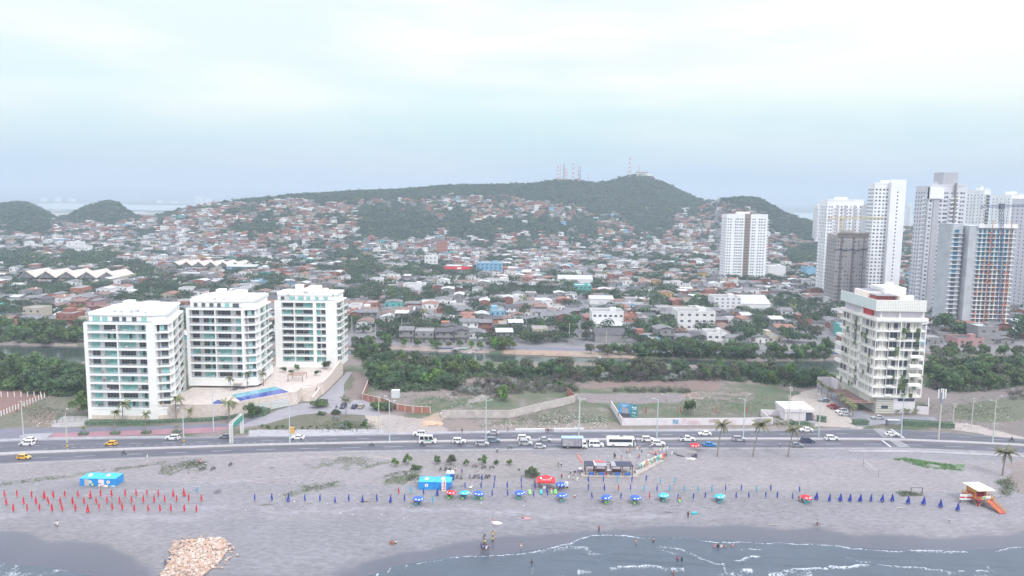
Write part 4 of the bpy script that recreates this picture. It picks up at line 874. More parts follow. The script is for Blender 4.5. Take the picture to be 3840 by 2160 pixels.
fillt([(-60,1380),(150,1385),(230,1410),(320,1405),(330,1470),(240,1490),(60,1462),(-60,1465)],34,['dark','dark','round','flat'],(1.15,1.6),ZL,1,3.6)
fillt([(-60,1240),(300,1240),(315,1292),(180,1296),(180,1288),(-60,1284)],26,['dark','round','round','flat'],(1.05,1.5),ZFB,2,4)
fillt([(1360,1345),(1500,1348),(1720,1372),(1900,1385),(2400,1390),(2900,1408),(3140,1415),(3130,1440),(3000,1455),(2700,1420),(2200,1425),(1900,1415),(1740,1410),(1400,1440)],74,['dark','round','bright','olive','dark','olive'],(.8,1.25),ZF,3,4)
fillt([(1385,1410),(1480,1395),(1700,1420),(1720,1462),(1560,1470),(1395,1465)],20,['round','bright','dark','round'],(.85,1.2),ZF,4,3.4)
fillt([(1000,1395),(1040,1330),(1036,1400)],1,['dark'],(.8,.9),ZF,5,4)
fillt([(1320,1300),(1440,1300),(1470,1330),(1340,1340)],9,['dark','round'],(.8,1.0),ZFB,51,4)
fillt([(2400,1332),(2640,1338),(2640,1348),(2400,1342)],8,['dark','round','dark'],(1.2,1.6),ZFB,6,4)
fillt([(2650,1334),(2860,1340),(3100,1338),(3110,1350),(2800,1352),(2650,1348)],13,['round','dark'],(1.0,1.35),ZFB,7,5)
fillt([(3480,1390),(3600,1388),(3900,1378),(3900,1430),(3760,1460),(3560,1470),(3480,1450)],32,['dark','round','olive','round'],(1.05,1.5),ZR,8,3.8)
fillt([(3480,1330),(3900,1330),(3900,1362),(3480,1356)],12,['olive','round'],(.8,1.2),ZFB,9,5)
fillt([(1700,1440),(1900,1440),(1900,1480),(1710,1475)],10,['dry','greyshrub'],(.9,1.4),ZV,10,3)
fillt([(2080,1405),(2520,1405),(2520,1432),(2080,1440)],16,['dry','olive','dry','greyshrub'],(1.2,1.9),ZF,11,3.5)
fillt([(2420,1402),(2900,1408),(2960,1430),(2500,1425)],12,['dry','greyshrub','olive'],(1.1,1.6),ZF,12,3.5)
fillt([(1850,1440),(2120,1430),(2140,1470),(1860,1480)],16,['dry','greyshrub','shrub'],(.8,1.3),ZV,13,3)
fillt([(3480,1440),(3620,1440),(3760,1450),(3700,1470),(3500,1468)],8,['dry','shrub'],(1.0,1.5),ZR,14,3)
fillt([(1240,1570),(1320,1580),(1380,1590),(1370,1612),(1260,1612)],7,['greyshrub','shrub'],(.7,1.0),ZV,15,2)
fillt([(980,1600),(1200,1598),(1240,1612),(1000,1612)],14,['shrub','greyshrub'],(.28,.42),ZV,16,1.6)
addtree('bright',G(1885,1500),1.0,ZV); addtree('round',G(2590,1555),.85,ZV); addtree('bright',G(1885,1505),.6,ZV)
fillt([(1440,1296),(1890,1300),(1890,1312),(1440,1308)],12,['olive','bright','round'],(.6,.95),ZFB,52,6)
fillt([(2260,1318),(2400,1322),(2400,1342),(2200,1342)],8,['olive','round','olive'],(.75,1.1),ZFB,53,4)
fillt([(2440,1322),(3120,1326),(3120,1334),(2440,1332)],12,['dark','round','olive'],(.9,1.3),ZFB,54,5)
fillt([(1850,1300),(1935,1305),(1935,1322),(1850,1318)],5,['bright','round'],(.9,1.2),ZFB,55,4)
for (x,y,k,s) in [(2130,1268,'dark',1.5),(2140,1232,'dark',1.7),(2205,1248,'dark',1.3),(2200,1275,'olive',1.2),(2075,1282,'dark',1.0),(1975,1284,'round',1.1),(2420,1262,'dark',1.5),(2455,1240,'round',1.5),(2490,1262,'round',1.3),(2390,1240,'dark',1.3),(2500,1225,'dark',1.5),(1500,1278,'round',1.0),(1560,1272,'bright',1.0),(1640,1282,'olive',1.0),(1000,1255,'dark',1.2),(2820,1290,'dark',1.4),(2955,1285,'dark',1.5),(3060,1268,'olive',1.3),(300,1560,'bright',1.45),(1198,1525,'flat',.95),(1425,1535,'flat',.9),(1460,1540,'olive',.6),(1205,1555,'flat',.42),(1255,1555,'flat',.5),(940,1568,'round',.8),(960,1560,'dark',.7),(3560,1265,'dark',2.4),(3850,1275,'dark',2.2),(2100,1420,'dark',1.0)]:
    addtree(k,G(x,y),s,'beside the roadside buildings' if y>1300 else ZC)
# beach trees
for (x,y,k,s) in [(1480,1750,'bright',.42),(1530,1742,'bright',.55),(1560,1760,'flat',.42),(1638,1738,'round',.38),(1690,1742,'olive',.55),(1750,1745,'bright',.33),(1807,1745,'bright',.5),(1862,1742,'round',.26),(1910,1745,'bright',.32),(1945,1765,'shrub',.3),(1985,1790,'olive',.5),(2000,1785,'bright',.45),(2010,1790,'olive',.4)]:
    addtree(k,G(x,y),s,'on the sand beside the road')
# ---------------- landmark buildings beyond the creek ----------------
gl=mat('window_dark',(.06,.07,.09),.3); roofm={'fib':mat('fibre_cement_roof',(.165,.165,.18),.9,.25,.5),'lite':mat('pale_sheet_roof',(.46,.47,.49),.7,.12,.3),'rust':mat('rusty_roof',(.20,.13,.115),.9,.25,.6),'clay':mat('clay_roof',(.26,.13,.10),.9,.15,.8),'slab':mat('slab_roof',(.27,.26,.27),.9,.15,.6),'dark':mat('dark_roof',(.085,.083,.095),.9,.2,.5)}
wallm={'brick':mat('raw_brick',(.27,.115,.09),.9,.14,.7),'brick2':mat('orange_brick',(.36,.155,.115),.9,.12,.7),'white':mat('painted_white_wall',(.68,.68,.69),.85,.07,.4),'grey':mat('grey_render',(.25,.24,.25),.9,.14,.4),'cream':mat('cream_wall',(.42,.38,.32),.85,.08,.4),'blue':mat('pale_blue_wall',(.20,.40,.55),.85,.08,.4),'teal':mat('turquoise_wall',(.10,.38,.37),.85,.08,.4),'pink':mat('pink_wall',(.42,.24,.24),.85,.08,.4),'yellow':mat('ochre_wall',(.45,.30,.12),.85,.08,.4)}
OCC=[]
def lm(label,name,cat,pl,pr,top,base,depth,wall,roof='slab',gable=0,wins=None,style='dark',extra=None):
    xm=(pl+pr)/2; g=G(xm,base); Y=g.y; A=aty(pl,base,Y); B_=aty(pr,base,Y); w=B_.x-A.x; z=g.z-.5; h=aty(xm,top,Y+(depth*.0)).z-z
    root=thing(name,label,cat,(A.x,Y,z)); b=MB(); b.box(0,w,0,depth,0,h,wallm[wall]); 
    if not gable:
        for (x0,x1,y0,y1) in ((0,w,-.08,.2),(0,w,depth-.2,depth+.08),(-.08,.2,0,depth),(w-.2,w+.08,0,depth)): b.box(x0,x1,y0,y1,h,h+.7,wallm[wall])
    b.obj('wall',root)
    r=MB()
    if gable: n=len(r.v); r.poly([(-.4,-.4,h+.05),(w+.4,-.4,h+.05),(w+.4,depth/2,h+gable),(-.4,depth/2,h+gable)],roofm[roof]); r.poly([(w+.4,depth+.4,h+.05),(-.4,depth+.4,h+.05),(-.4,depth/2,h+gable),(w+.4,depth/2,h+gable)],roofm[roof]); r.poly([(0,0,h),(0,depth/2,h+gable-.1),(0,depth,h)],wallm[wall]); r.poly([(w,0,h),(w,depth,h),(w,depth/2,h+gable-.1)],wallm[wall])
    else: r.box(.2,w-.2,.2,depth-.2,h,h+.12,roofm[roof]); r.box(w*.6,w*.8,depth*.3,depth*.6,h+.12,h+2.2,wallm[wall])
    r.obj('roof',root)
    if wins:
        nx,nz_=wins
        for j in range(nz_):
            for i in range(nx): mo('window',winmesh(min(1.8,w/nx*.5),1.3,style),root,(w*(i+.5)/nx-.7,-.06,h*(j+.45)/nz_))
    OCC.append((A.x-3,A.x+w+3,Y-6,Y+depth+3))
    if extra: extra(root,w,h,depth)
    return root
def strs(root,w,h,d): 
    b=MB(); 
    for k in range(6): b.box(w*k/6+1,w*k/6+1.8,-.25,-.02,0,h-.4,mat('mid_blue',(.05,.22,.50),.8))
    b.obj('blue_stripe',root)
def redf(root,w,h,d):
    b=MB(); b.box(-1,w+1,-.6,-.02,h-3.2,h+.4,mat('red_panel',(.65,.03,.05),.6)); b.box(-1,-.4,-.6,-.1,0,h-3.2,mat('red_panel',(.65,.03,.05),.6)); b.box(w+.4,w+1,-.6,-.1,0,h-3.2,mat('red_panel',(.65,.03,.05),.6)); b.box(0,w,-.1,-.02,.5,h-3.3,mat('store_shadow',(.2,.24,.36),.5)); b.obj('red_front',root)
    b=MB(); b.box(w*.45,w*.6,-.7,-.61,h-2.5,h-.6,W); b.obj('sign',root)
lm('white block with small square windows beside the bright brick house','white_building','building',2219,2337,1172,1228,16,'white',wins=(6,2))
lm('unplastered brick block attached to the right of the white block','brick_building','building',2338,2385,1188,1228,12,'brick2','clay',wins=(2,2))
lm('stained white block of flats with balconies on its right side','white_building','building',2540,2681,1172,1238,18,'white',wins=(5,3))
lm('white stepped office block with rows of small windows','white_building','building',2677,2778,1118,1168,18,'white',wins=(5,4),style='grey')
lm('large white vaulted warehouse right of the stepped office block','warehouse','warehouse',2780,2888,1140,1166,30,'white','lite',gable=5)
lm('long white warehouse with a bright gabled roof','warehouse','warehouse',2094,2222,1048,1070,26,'white','lite',gable=3)
lm('bright turquoise painted house beside the street','painted_house','house',2155,2218,1072,1102,12,'teal','lite',wins=(4,2))
lm('light blue block of flats with darker blue stripes','blue_building','building',1786,1884,988,1022,18,'blue',wins=(6,3),extra=strs)
lm('store with a bright red panelled front','store','shop',1669,1770,1000,1026,22,'grey','lite',extra=redf)
lm('narrow tall white building with round windows','white_building','building',1592,1638,962,1004,12,'white',wins=(3,3))
lm('tall unplastered brick building left of the white narrow one','brick_building','building',1637,1676,908,942,12,'brick2','clay',wins=(3,4))
lm('white hall with a blank front beside the brick house','white_building','building',1512,1592,1068,1096,14,'white')
lm('low long block with white and red bands near the white tower block','white_building','building',1828,1905,1050,1078,12,'white','fib',wins=(7,2))
lm('grey stepped white house with a large dark window row','white_building','building',250,300,908,940,14,'white','slab',wins=(2,2))
lm('white three storey house in the left hillside quarter','white_building','building',282,330,925,952,12,'white','dark',wins=(4,2))
lm('blue and white school block with a pale blue roof','school_block','school',850,962,1000,1020,14,'blue','lite',gable=2,wins=(8,2))
lm('long blue roofed bus depot canopy behind the middle tower','depot','depot',900,1010,1058,1070,14,'blue','lite')
lm('grey block with arched pale blue roof in front of the zigzag roofed school','hall','hall',664,795,1028,1052,16,'grey','lite',wins=(6,1))
lm('white building with teal corner in the far street','white_building','building',1875,1960,1118,1142,14,'white','fib',wins=(3,1))
lm('white gabled warehouse on the street corner beyond the creek','warehouse','warehouse',2212,2300,1122,1142,16,'white','lite',gable=2)
lm('grey workshop with concrete gable facing the creek','workshop','workshop',2232,2345,1255,1285,18,'grey','dark',gable=2.5)
lm('white and grey house beside the creek below the flats','painted_house','house',2650,2722,1250,1280,12,'white','slab',wins=(3,1))
lm('tall narrow pale house with a flat raised roof near the orange tower','narrow_house','house',3665,3740,1228,1290,12,'grey','lite',wins=(2,2))
lm('low house with bright red front beneath the orange tower','painted_house','house',3590,3690,1272,1295,12,'pink','dark',wins=(3,1))
lm('dark blue commercial block behind the lone white tower','commercial_block','building',3022,3062,1006,1040,16,'blue','dark')
lm('white office block right of the lone tower','white_building','building',2880,2945,1000,1042,16,'white','lite')
# zigzag roofed school halls
for lab,pl,pr,base,n_,top,wc in [('long beige hall with a zigzag folded roof at the left',60,440,1062,5,1018,'cream'),('second beige hall with raised skylights farther back',630,905,1012,6,982,'cream')]:
    g=G((pl+pr)/2,base); Y=g.y; A=aty(pl,base,Y); Bx=aty(pr,base,Y); w=Bx.x-A.x; hh=aty((pl+pr)/2,top,Y).z-g.z
    root=thing('school_hall',lab,'school',(A.x,Y,g.z)); D=34
    b=MB(); b.box(0,w,3,D,0,hh*.55,wallm['cream']); b.obj('wall',root); b=MB()
    for k in range(n_):
        x0=w*k/n_; x1=w*(k+1)/n_; xm=(x0+x1)/2; b.poly([(x0,0,hh*.45),(xm,0,hh),(xm,D,hh),(x0,D,hh*.45)],mat('beige_roof',(.40,.35,.31),.8,.08,.2)); b.poly([(xm,0,hh),(x1,0,hh*.45),(x1,D,hh*.45),(xm,D,hh)],mat('cream_roof',(.50,.46,.42),.8,.08,.2)); b.poly([(x0,1,hh*.45),(x1,1,hh*.45),(xm,1,hh-.3)],wallm['grey'])
        b.tube([(x0+.2,-.3,0),(xm,-.3,hh)],.35,4,mat('beige_roof',(.40,.35,.31),.8,.08,.2)); b.tube([(x1-.2,-.3,hh*.45),(xm,-.3,hh)],.35,4,mat('beige_roof',(.60,.54,.48)))
    b.obj('roof',root); b=MB(); b.box(1,w-1,2.9,3,.8,hh*.4,gl); b.obj('window',root); OCC.append((A.x-4,A.x+w+4,Y-6,Y+D+4))
# monastery on the hill
A=aty(2388,655,1778); root=thing('hilltop_monastery','white hilltop monastery with a reddish roof on the highest hill','monastery',(A.x,1775,A.z-3)); w=aty(2440,655,1778).x-A.x
b=MB(); b.box(0,w*.8,0,14,0,7,W); b.box(w*.8,w*1.1,0,12,-4,4,W); b.obj('wall',root); b=MB(); b.poly([(-1,-1,7.05),(w*.82,-1,7.05),(w*.8,7,10),(0,7,10)],roofm['rust']); b.poly([(w*.82,15,7.05),(-1,15,7.05),(0,7,10),(w*.8,7,10)],roofm['rust']); b.obj('roof',root); b=MB()
for k in range(6): b.box(w*.1+k*w*.11,w*.1+k*w*.11+1.4,-.1,-.02,2.5,4.5,gl)
b.obj('window',root)
red=mat('mast_red',(.50,.12,.10),.7); mw=mat('mast_white',(.72,.70,.72),.7)
for i,(px,top,base,Y,ww,lab) in enumerate([(2091,624,685,1655,3.2,'stocky red and white lattice mast with dishes, leftmost on the ridge'),(2101,620,680,1665,1.2,'thin white mast just right of the stocky one'),(2114,612,676,1668,1.8,'dark slender mast, third from left on the ridge'),(2120,630,676,1672,.9,'faint thin mast behind the dark slender mast'),(2126,632,674,1676,.9,'short thin mast right of the dark slender mast'),(2148,611,670,1690,2.4,'tall red and white mast in the middle of the ridge group'),(2169,626,672,1700,1.6,'shorter red and white mast, left one of the right pair'),(2175,625,672,1702,1.4,'dark thin mast, right one of the right pair'),(2206,650,682,1735,1.2,'lone low mast on the saddle between the hills'),(2361,592,660,1778,4.0,'tallest red and white lattice mast beside the monastery'),(2395,622,652,1781,1.6,'small mast standing behind the monastery')]):
    p1=aty(px,top,Y); p0=aty(px,base,Y); zb=hz(p0.x,Y); H=p1.z-zb; root=thing('radio_mast',lab,'mast',(p0.x,Y,zb),0,'radio masts on the ridge'); b=MB(); lattice(b,(0,0,0),(0,0,H),(ww*1.6,ww*.45),9,red if i not in(2,7) else mat('mast_dark',(.15,.13,.15),.7),mw if i not in(2,7) else red,r=.28); b.obj('lattice',root)
    b=MB(); b.tube([(0,0,H),(0,0,H+3)],.15,4,mw); b.obj('antenna',root)
    if ww>3: 
        b=MB(); 
        for k in range(4): b.cyl(1.6 if k%2 else -1.6,-1,H*(.35+.13*k),H*(.35+.13*k)+1.6,1.0,1.0,8,mw)
        b.obj('dish',root)
# ---------------- houses ----------------
FOREST=[[(1960,690),(2090,655),(2340,640),(2640,735),(2620,790),(2540,800),(2480,835),(2420,870),(2330,815),(2230,800),(2120,770),(1990,760),(1880,735)],
[(860,760),(900,735),(1300,700),(1740,675),(2000,670),(2080,760),(1900,740),(1700,736),(1560,752),(1400,752),(1250,770),(1120,752),(960,762)],
[(-10,740),(100,740),(190,810),(200,870),(130,880),(-10,860)],[(238,825),(330,760),(400,740),(480,785),(500,815),(430,835),(270,850)],[(590,800),(640,780),(680,800),(640,830),(590,830)],
[(2660,735),(2760,720),(2860,740),(3000,800),(3080,850),(3080,905),(2960,900),(2880,850),(2850,790),(2740,770)],
[(860,825),(1050,835),(1060,885),(900,895),(855,880)],[(1360,770),(1480,765),(1620,800),(1640,850),(1600,895),(1420,900),(1300,880),(1380,840)],
[(1700,775),(1780,790),(1740,830),(1850,835),(2000,825),(2040,845),(2040,888),(1850,890),(1700,880),(1640,850)],
[(2025,822),(2115,825),(2105,880),(2030,878)],[(2150,815),(2230,820),(2220,900),(2140,900)],[(2330,815),(2520,850),(2530,885),(2400,880),(2330,860)],[(1240,950),(1320,940),(1400,960),(1400,1000),(1300,1010),(1230,1000)],
[(1330,1000),(1430,995),(1450,1055),(1320,1060)],[(0,965),(150,960),(150,1010),(0,1015)],[(240,955),(420,950),(440,1000),(600,1020),(620,1060),(500,1080),(450,1000),(250,1000)],[(3090,900),(3140,880),(3140,960),(3090,950)],[(2940,930),(3080,930),(3080,990),(2940,985)]]
def infor(px,py):
    k=1 if py>760 else .25; px,py=px+(fbm1(px,py,42,51)-.5)*110*k,py+(fbm1(px,py,30,52)-.5)*70*k
    return any(inp(px,py,f) for f in FOREST)
hs=random.Random(99); HOUSES=[]; TSTUFF=[]
CLUMP=[(2050,1225,22),(2420,1190,30),(2470,1150,26),(2330,1120,24),(2120,1240,14),(1770,1160,20),(1330,1030,44),(1390,1040,36),(1340,1075,36),(1400,1085,32),(1370,1100,30),(1450,1110,24),(2800,1250,30),(2860,1230,28),(2960,1180,26),(3030,1250,28),(2520,1100,24),(2590,1060,22),(1000,1080,22),(830,1080,22),(560,1110,30),(350,1120,28),(210,1110,30),(60,1110,26),(60,1170,30),(700,1130,26),(1850,1150,24),(1990,1180,24),(640,1190,20),(2260,1200,20),(1680,1190,18),(2700,1120,22),(3100,1060,26),(3180,1240,20),(1980,1100,20),(1640,1130,20),(3690,1010,26),(3420,960,26),(3420,1120,26),(380,1020,36),(520,1010,36),(180,1000,30),(90,1000,26),(2560,1190,34),(2640,1250,24),(2480,1240,28),(2150,1160,24)]
def inclump(px,py): return any(((px-a)/r)**2+((py-b_)/(r*.55))**2<1 for a,b_,r in CLUMP)
y=415.; row=0
SEG=[(atz(2175,1295,1),atz(2187,1090,1),5),(atz(2187,1090,1),atz(2200,1000,1),5),(atz(2750,1000,3),atz(2650,860,3),6),(atz(3100,1290,1),atz(3060,1230,1),6)]
def insg(x,y):
    for A,B_,w in SEG:
        dx,dy=B_.x-A.x,B_.y-A.y; t=max(0,min(1,((x-A.x)*dx+(y-A.y)*dy)/(dx*dx+dy*dy)))
        if math.hypot(x-A.x-t*dx,y-A.y-t*dy)<w/2+4: return True
    return False
while y<1760:
    dep=hs.uniform(11,14)*(1 if y<900 else .95); x=-y*.72-10+hs.uniform(0,5)
    while x<y*.72+10:
        w=hs.uniform(7,11.5)*(1 if y<1000 else .92)
        if hs.random()<.04: x+=8; continue
        cx=x+w/2; yy=y+dep/2+ (fbm1(cx,y,120,81)-.5)*(6 if y<470 else 26)+hs.uniform(-1.2,1.2); x+=w+(hs.uniform(0,1.2) if hs.random()<.8 else 5)
        z=hz(cx,yy)
        if z<.6: continue
        Yc=np.interp(cx/yy,_ru,_rY)
        if yy>Yc+25: continue
        if yy>1150 and z<3: 
            if hs.random()<.3: continue
        px,py=topx(cx,yy,z)
        if px<-80 or px>3920: continue
        if py>1288 or (px<330 and py>1215) or (1300<px<1420 and py>1250): continue
        if any(a<cx<b and c<yy<d for a,b,c,d in OCC) or insg(cx,yy): continue
        if inclump(px,py):
            for _ in range(3): TSTUFF.append((cx+hs.uniform(-5,5),yy+hs.uniform(-6,6),hs.uniform(.9,1.45)))
            if yy>560 or hs.random()<.55: continue
        f=infor(px,py); tn=fbm1(cx,yy,38,91)
        if f or tn>(.545 if yy<900 else .60) or (py<800 and px>2660 and hs.random()<.5):
            n_=3
            for _ in range(n_): TSTUFF.append((cx+hs.uniform(-5,5),yy+hs.uniform(-6,6),hs.uniform(.75,1.35)))
            if not f and hs.random()<.25: pass
            else: continue
        st=2 if hs.random()<(.28) else 1; hh=hs.uniform(2.9,3.5)*st
        rw=hs.random(); hill=z>12
        wl=('brick' if rw<.28 else 'brick2' if rw<.46 else 'white' if rw<.64 else 'grey' if rw<.88 else 'cream' if rw<.94 else hs.choice(['blue','teal','pink','yellow'])) if hill else ('brick' if rw<.16 else 'brick2' if rw<.24 else 'white' if rw<.58 else 'grey' if rw<.86 else 'cream' if rw<.92 else hs.choice(['blue','teal','pink','yellow']))
        rf=hs.choice(['fib','fib','fib','dark','lite','rust','slab','slab','clay'] if not hill else ['fib','lite','rust','slab','clay','slab'])
        HOUSES.append((cx,yy,z,w,dep,hh,st,wl,rf,(fbm1(cx,yy,200,95)-.5)*1.0+hs.uniform(-.05,.05)))
        if hs.random()<.42: TSTUFF.append((cx+hs.uniform(-5,5),yy-dep/2-2,hs.uniform(.5,1.05)))
    y+=dep+(1.0 if row%2==0 else 6.5); row+=1
HOUSES.sort(key=lambda h:h[1])
# forest filler on hills and rest
yy=900.
while yy<1800:
    xx=-yy*.74
    while xx<yy*.74:
        x_=xx+hs.uniform(-3,3); y_=yy+hs.uniform(-4,4); z=hz(x_,y_)
        if z>2 and y_<np.interp(x_/y_,_ru,_rY)+40:
            px,py=topx(x_,y_,z)
            if infor(px,py) or (z>30 and fbm1(x_,y_,60,97)>.60): TSTUFF.append((x_,y_,hs.uniform(.5,.95)*(1.55 if hs.random()<.10 else 1)))
        xx+=7.5
    yy+=8
NH=296
near=HOUSES[:NH]; farh=HOUSES[NH:]
def house_geo(w,d,h,st,rf,gab,cw,cr,b_w,b_r,T=None):
    pass
HT={}
def htemplate(w,d,h,st,rfk,v):
    k=(round(w),round(d),st,rfk in('slab',),v)
    if k in HT: return HT[k]
    w,d=k[0],k[1]; h=3.1*st; rs=random.Random(str(k)); root=bpy.data.objects.new('house',None); C.objects.link(root)
    b=MB(); wm_=wallm['white']; b.box(-w/2,w/2,-d/2,d/2,-.6,h,wm_); flat=k[3]; g=0
    if flat:
        for q in ((-w/2,w/2,-d/2-.05,-d/2+.15),(-w/2,w/2,d/2-.15,d/2+.05),(-w/2-.05,-w/2+.15,-d/2,d/2),(w/2-.15,w/2+.05,-d/2,d/2)): b.box(*q,h,h+.6,wm_)
        if v==1: b.box(-w/2+.5,0,0,d/2-.5,h,h+2.4,wm_)
    b.obj('wall',root)
    r=MB(); rm=roofm['fib']
    if flat: r.box(-w/2+.15,w/2-.15,-d/2+.15,d/2-.15,h,h+.1,rm)
    else:
        g=w*.13; 
        if v==0: A=[(-w/2-.4,-d/2-.6,h),(0,-d/2-.6,h+g),(0,d/2+.4,h+g),(-w/2-.4,d/2+.4,h)]; B_=[(0,-d/2-.6,h+g),(w/2+.4,-d/2-.6,h),(w/2+.4,d/2+.4,h),(0,d/2+.4,h+g)]
        else: g=d*.1; A=[(-w/2-.3,-d/2-.8,h),(w/2+.3,-d/2-.8,h),(w/2+.3,0,h+g),(-w/2-.3,0,h+g)]; B_=[(-w/2-.3,0,h+g),(w/2+.3,0,h+g),(w/2+.3,d/2+.4,h),(-w/2-.3,d/2+.4,h)]
        for Q in(A,B_): r.poly(Q,rm); r.poly([(q[0],q[1],q[2]-.12) for q in reversed(Q)],rm)
        r.box(-.5,.5,-.6,.6,h+g*.6,h+g+.25,rm) if rs.random()<.4 else None
        gb=root.children[0]; mm_=gb.data; bm=bmesh.new(); bm.from_mesh(mm_)
        for s in (-1,1):
            P=[(-w/2,s*d/2,h),(w/2,s*d/2,h),(0,s*d/2,h+g-.05)] if v==0 else [(s*w/2,-d/2,h),(s*w/2,d/2,h),(s*w/2,0,h+g-.05)]
            bm.faces.new([bm.verts.new(p) for p in P])
        bm.to_mesh(mm_); bm.free()
    r.obj('roof',root)
    for j in range(st):
        for i in range(2 if w<9 else 3):
            x=-w/2+1.1+i*(w-2.4)/(1 if w<9 else 2)-.2
            if j==0 and i==1: q=MB(); q.box(x-.3,x+.7,-d/2-.06,-d/2,0,2.1,mat('door_dark',(.12,.09,.08),.7)); q.obj('door',root)
            else: q=MB(); q.box(x-.5,x+.7,-d/2-.05,-d/2,j*3.1+1.0,j*3.1+2.2,gl); q.obj('window',root)
    if st==2: q=MB(); q.box(-w/2,w/2,-d/2-1.1,-d/2,3.0,3.15,wm_); q.box(-w/2,w/2,-d/2-1.1,-d/2-1.0,3.15,3.9,wm_); q.obj('balcony',root)
    HT[k]=root; HT_used[k]=False; return root
HT_used={}
bands=[near[i:i+40] for i in range(0,len(near),40)]
WN={'brick':'raw red brick','brick2':'orange brick','white':'white painted','grey':'bare grey','cream':'cream','blue':'pale blue','teal':'turquoise','pink':'pink','yellow':'ochre'}; RN={'fib':'grey sheet','lite':'pale sheet','rust':'rusty','clay':'reddish','slab':'flat','dark':'dark'}
for bi,bd in enumerate(bands):
    bd.sort(key=lambda h:h[0]/h[1])
    for k,(cx,yy,z,w,d,hh,st,wl,rf,an) in enumerate(bd):
        v=k%2; root=htemplate(w,d,hh,st,rf,v); key=(round(w),round(d),st,rf=='slab',v)
        o=root if not HT_used[key] else dup(root); HT_used[key]=True; o.name='house'
        o.location=(cx,yy,z); o.rotation_euler.z=an*.5; o.scale=(w/round(w),d/round(d),hh/(3.1*st))
        recolor(o,('wall','balcony'),wallm[wl]); recolor(o,('roof',),roofm[rf])
        tag(o,'%s %s house, %s roof, %s from left in %s band beyond creek'%(WN[wl],'one-storey' if st==1 else 'two-storey',RN[rf],ordw(k+1),ordw(bi+1)),'house','houses beyond the creek')
# far houses as one mass
b=MB(); 
for (cx,yy,z,w,d,hh,st,wl,rf,an) in farh:
    ca_,sa=math.cos(an*.5),math.sin(an*.5); T=lambda x,y_,z_:(cx+x*ca_-y_*sa,yy+x*sa+y_*ca_,z+z_); wm_=wallm[wl]; rm=roofm[rf]; w2,d2=w/2,d/2; z0=-4 if z>8 else -.5
    g=[T(-w2,-d2,z0),T(w2,-d2,z0),T(w2,d2,z0),T(-w2,d2,z0),T(-w2,-d2,hh),T(w2,-d2,hh),T(w2,d2,hh),T(-w2,d2,hh)]
    for f in ((0,1,5,4),(1,2,6,5),(3,0,4,7)): b.poly([g[i] for i in f],wm_)
    if rf=='slab': b.poly([g[i] for i in(4,5,6,7)],rm); 
    else:
        e=.4
        if st==1: b.poly([T(-w2-e,-d2-e,hh),T(w2+e,-d2-e,hh),T(w2+e,0,hh+1.1),T(-w2-e,0,hh+1.1)],rm); b.poly([T(-w2-e,0,hh+1.1),T(w2+e,0,hh+1.1),T(w2+e,d2,hh),T(-w2-e,d2,hh)],rm)
        else: b.poly([T(-w2-e,-d2-e,hh),T(0,-d2-e,hh+1.1),T(0,d2,hh+1.1),T(-w2-e,d2,hh)],rm); b.poly([T(0,-d2-e,hh+1.1),T(w2+e,-d2-e,hh),T(w2+e,d2,hh),T(0,d2,hh+1.1)],rm); b.poly([g[4],g[5],T(0,-d2,hh+1.05)],wm_)
    for j in range(st):
        for i in range(2 if w<9 else 3):
            x=-w2+1+i*(w-2.6)/(1 if w<9 else 2); zz=j*hh/st+(1. if (i+int(cx))%3 else 0); b.poly([T(x,-d2-.06,zz),T(x+1.2,-d2-.06,zz),T(x+1.2,-d2-.06,j*hh/st+2.1),T(x,-d2-.06,j*hh/st+2.1)],gl)
    if (int(cx*7+yy))%9==0: q=[T(w2-1.6,0,hh),T(w2-.4,0,hh),T(w2-.4,0,hh+1.6),T(w2-1.6,0,hh+1.6)]; b.poly(q,W)
o=b.obj('hillside_houses'); tag(o,'dense mass of small brick and white houses climbing to the hills','houses',kind='stuff')
# dense undergrowth below and between the creekside trees
rn0=np.random.RandomState(77); VV=[]
for poly,dens,hh_,rr_ in [([(-60,1370),(150,1380),(230,1405),(320,1400),(330,1470),(240,1492),(60,1468),(-60,1468)],420,3.2,1.7),([(-60,1240),(190,1240),(180,1290),(-60,1284)],220,3.0,1.7),([(1360,1345),(1500,1345),(1720,1372),(1900,1384),(2400,1388),(2900,1406),(3140,1412),(3130,1442),(3000,1455),(2700,1425),(2200,1432),(1900,1422),(1740,1425),(1720,1462),(1560,1470),(1400,1466),(1380,1400)],1150,2.6,1.7),([(3480,1388),(3900,1376),(3900,1440),(3760,1462),(3560,1472),(3480,1455)],420,3.0,1.7),([(2390,1333),(3110,1335),(3110,1350),(2800,1352),(2400,1343)],260,2.6,1.5),([(1320,1300),(1440,1300),(1480,1332),(1330,1340)],120,2.6,1.5)]:
    xs_=[p[0] for p in poly]; ys_=[p[1] for p in poly]; k=0
    while k<dens:
        x,y=random.uniform(min(xs_),max(xs_)),random.uniform(min(ys_),max(ys_))
        if not inp(x,y,poly): continue
        k+=1; g=G(x,y); n=46; d=rn0.normal(size=(n,3)); d/=np.linalg.norm(d,axis=1)[:,None]; d[:,2]=np.abs(d[:,2]); h_=hh_*random.uniform(.5,1.15)
        c=d*np.array([rr_,rr_,h_])*(.6+.4*rn0.rand(n,1))+np.array([g.x,g.y,g.z]); nm=d+rn0.normal(size=(n,3))*.5; nm/=np.linalg.norm(nm,axis=1)[:,None]; t_=np.cross(nm,rn0.normal(size=(n,3))); t_/=np.linalg.norm(t_,axis=1)[:,None]; u=np.cross(nm,t_); sc=(.34*(.6+.8*rn0.rand(n)))[:,None]
        VV.append(np.stack([c-t_*sc,c-u*sc*.8,c+t_*sc,c+u*sc*.8],1).reshape(-1,3))
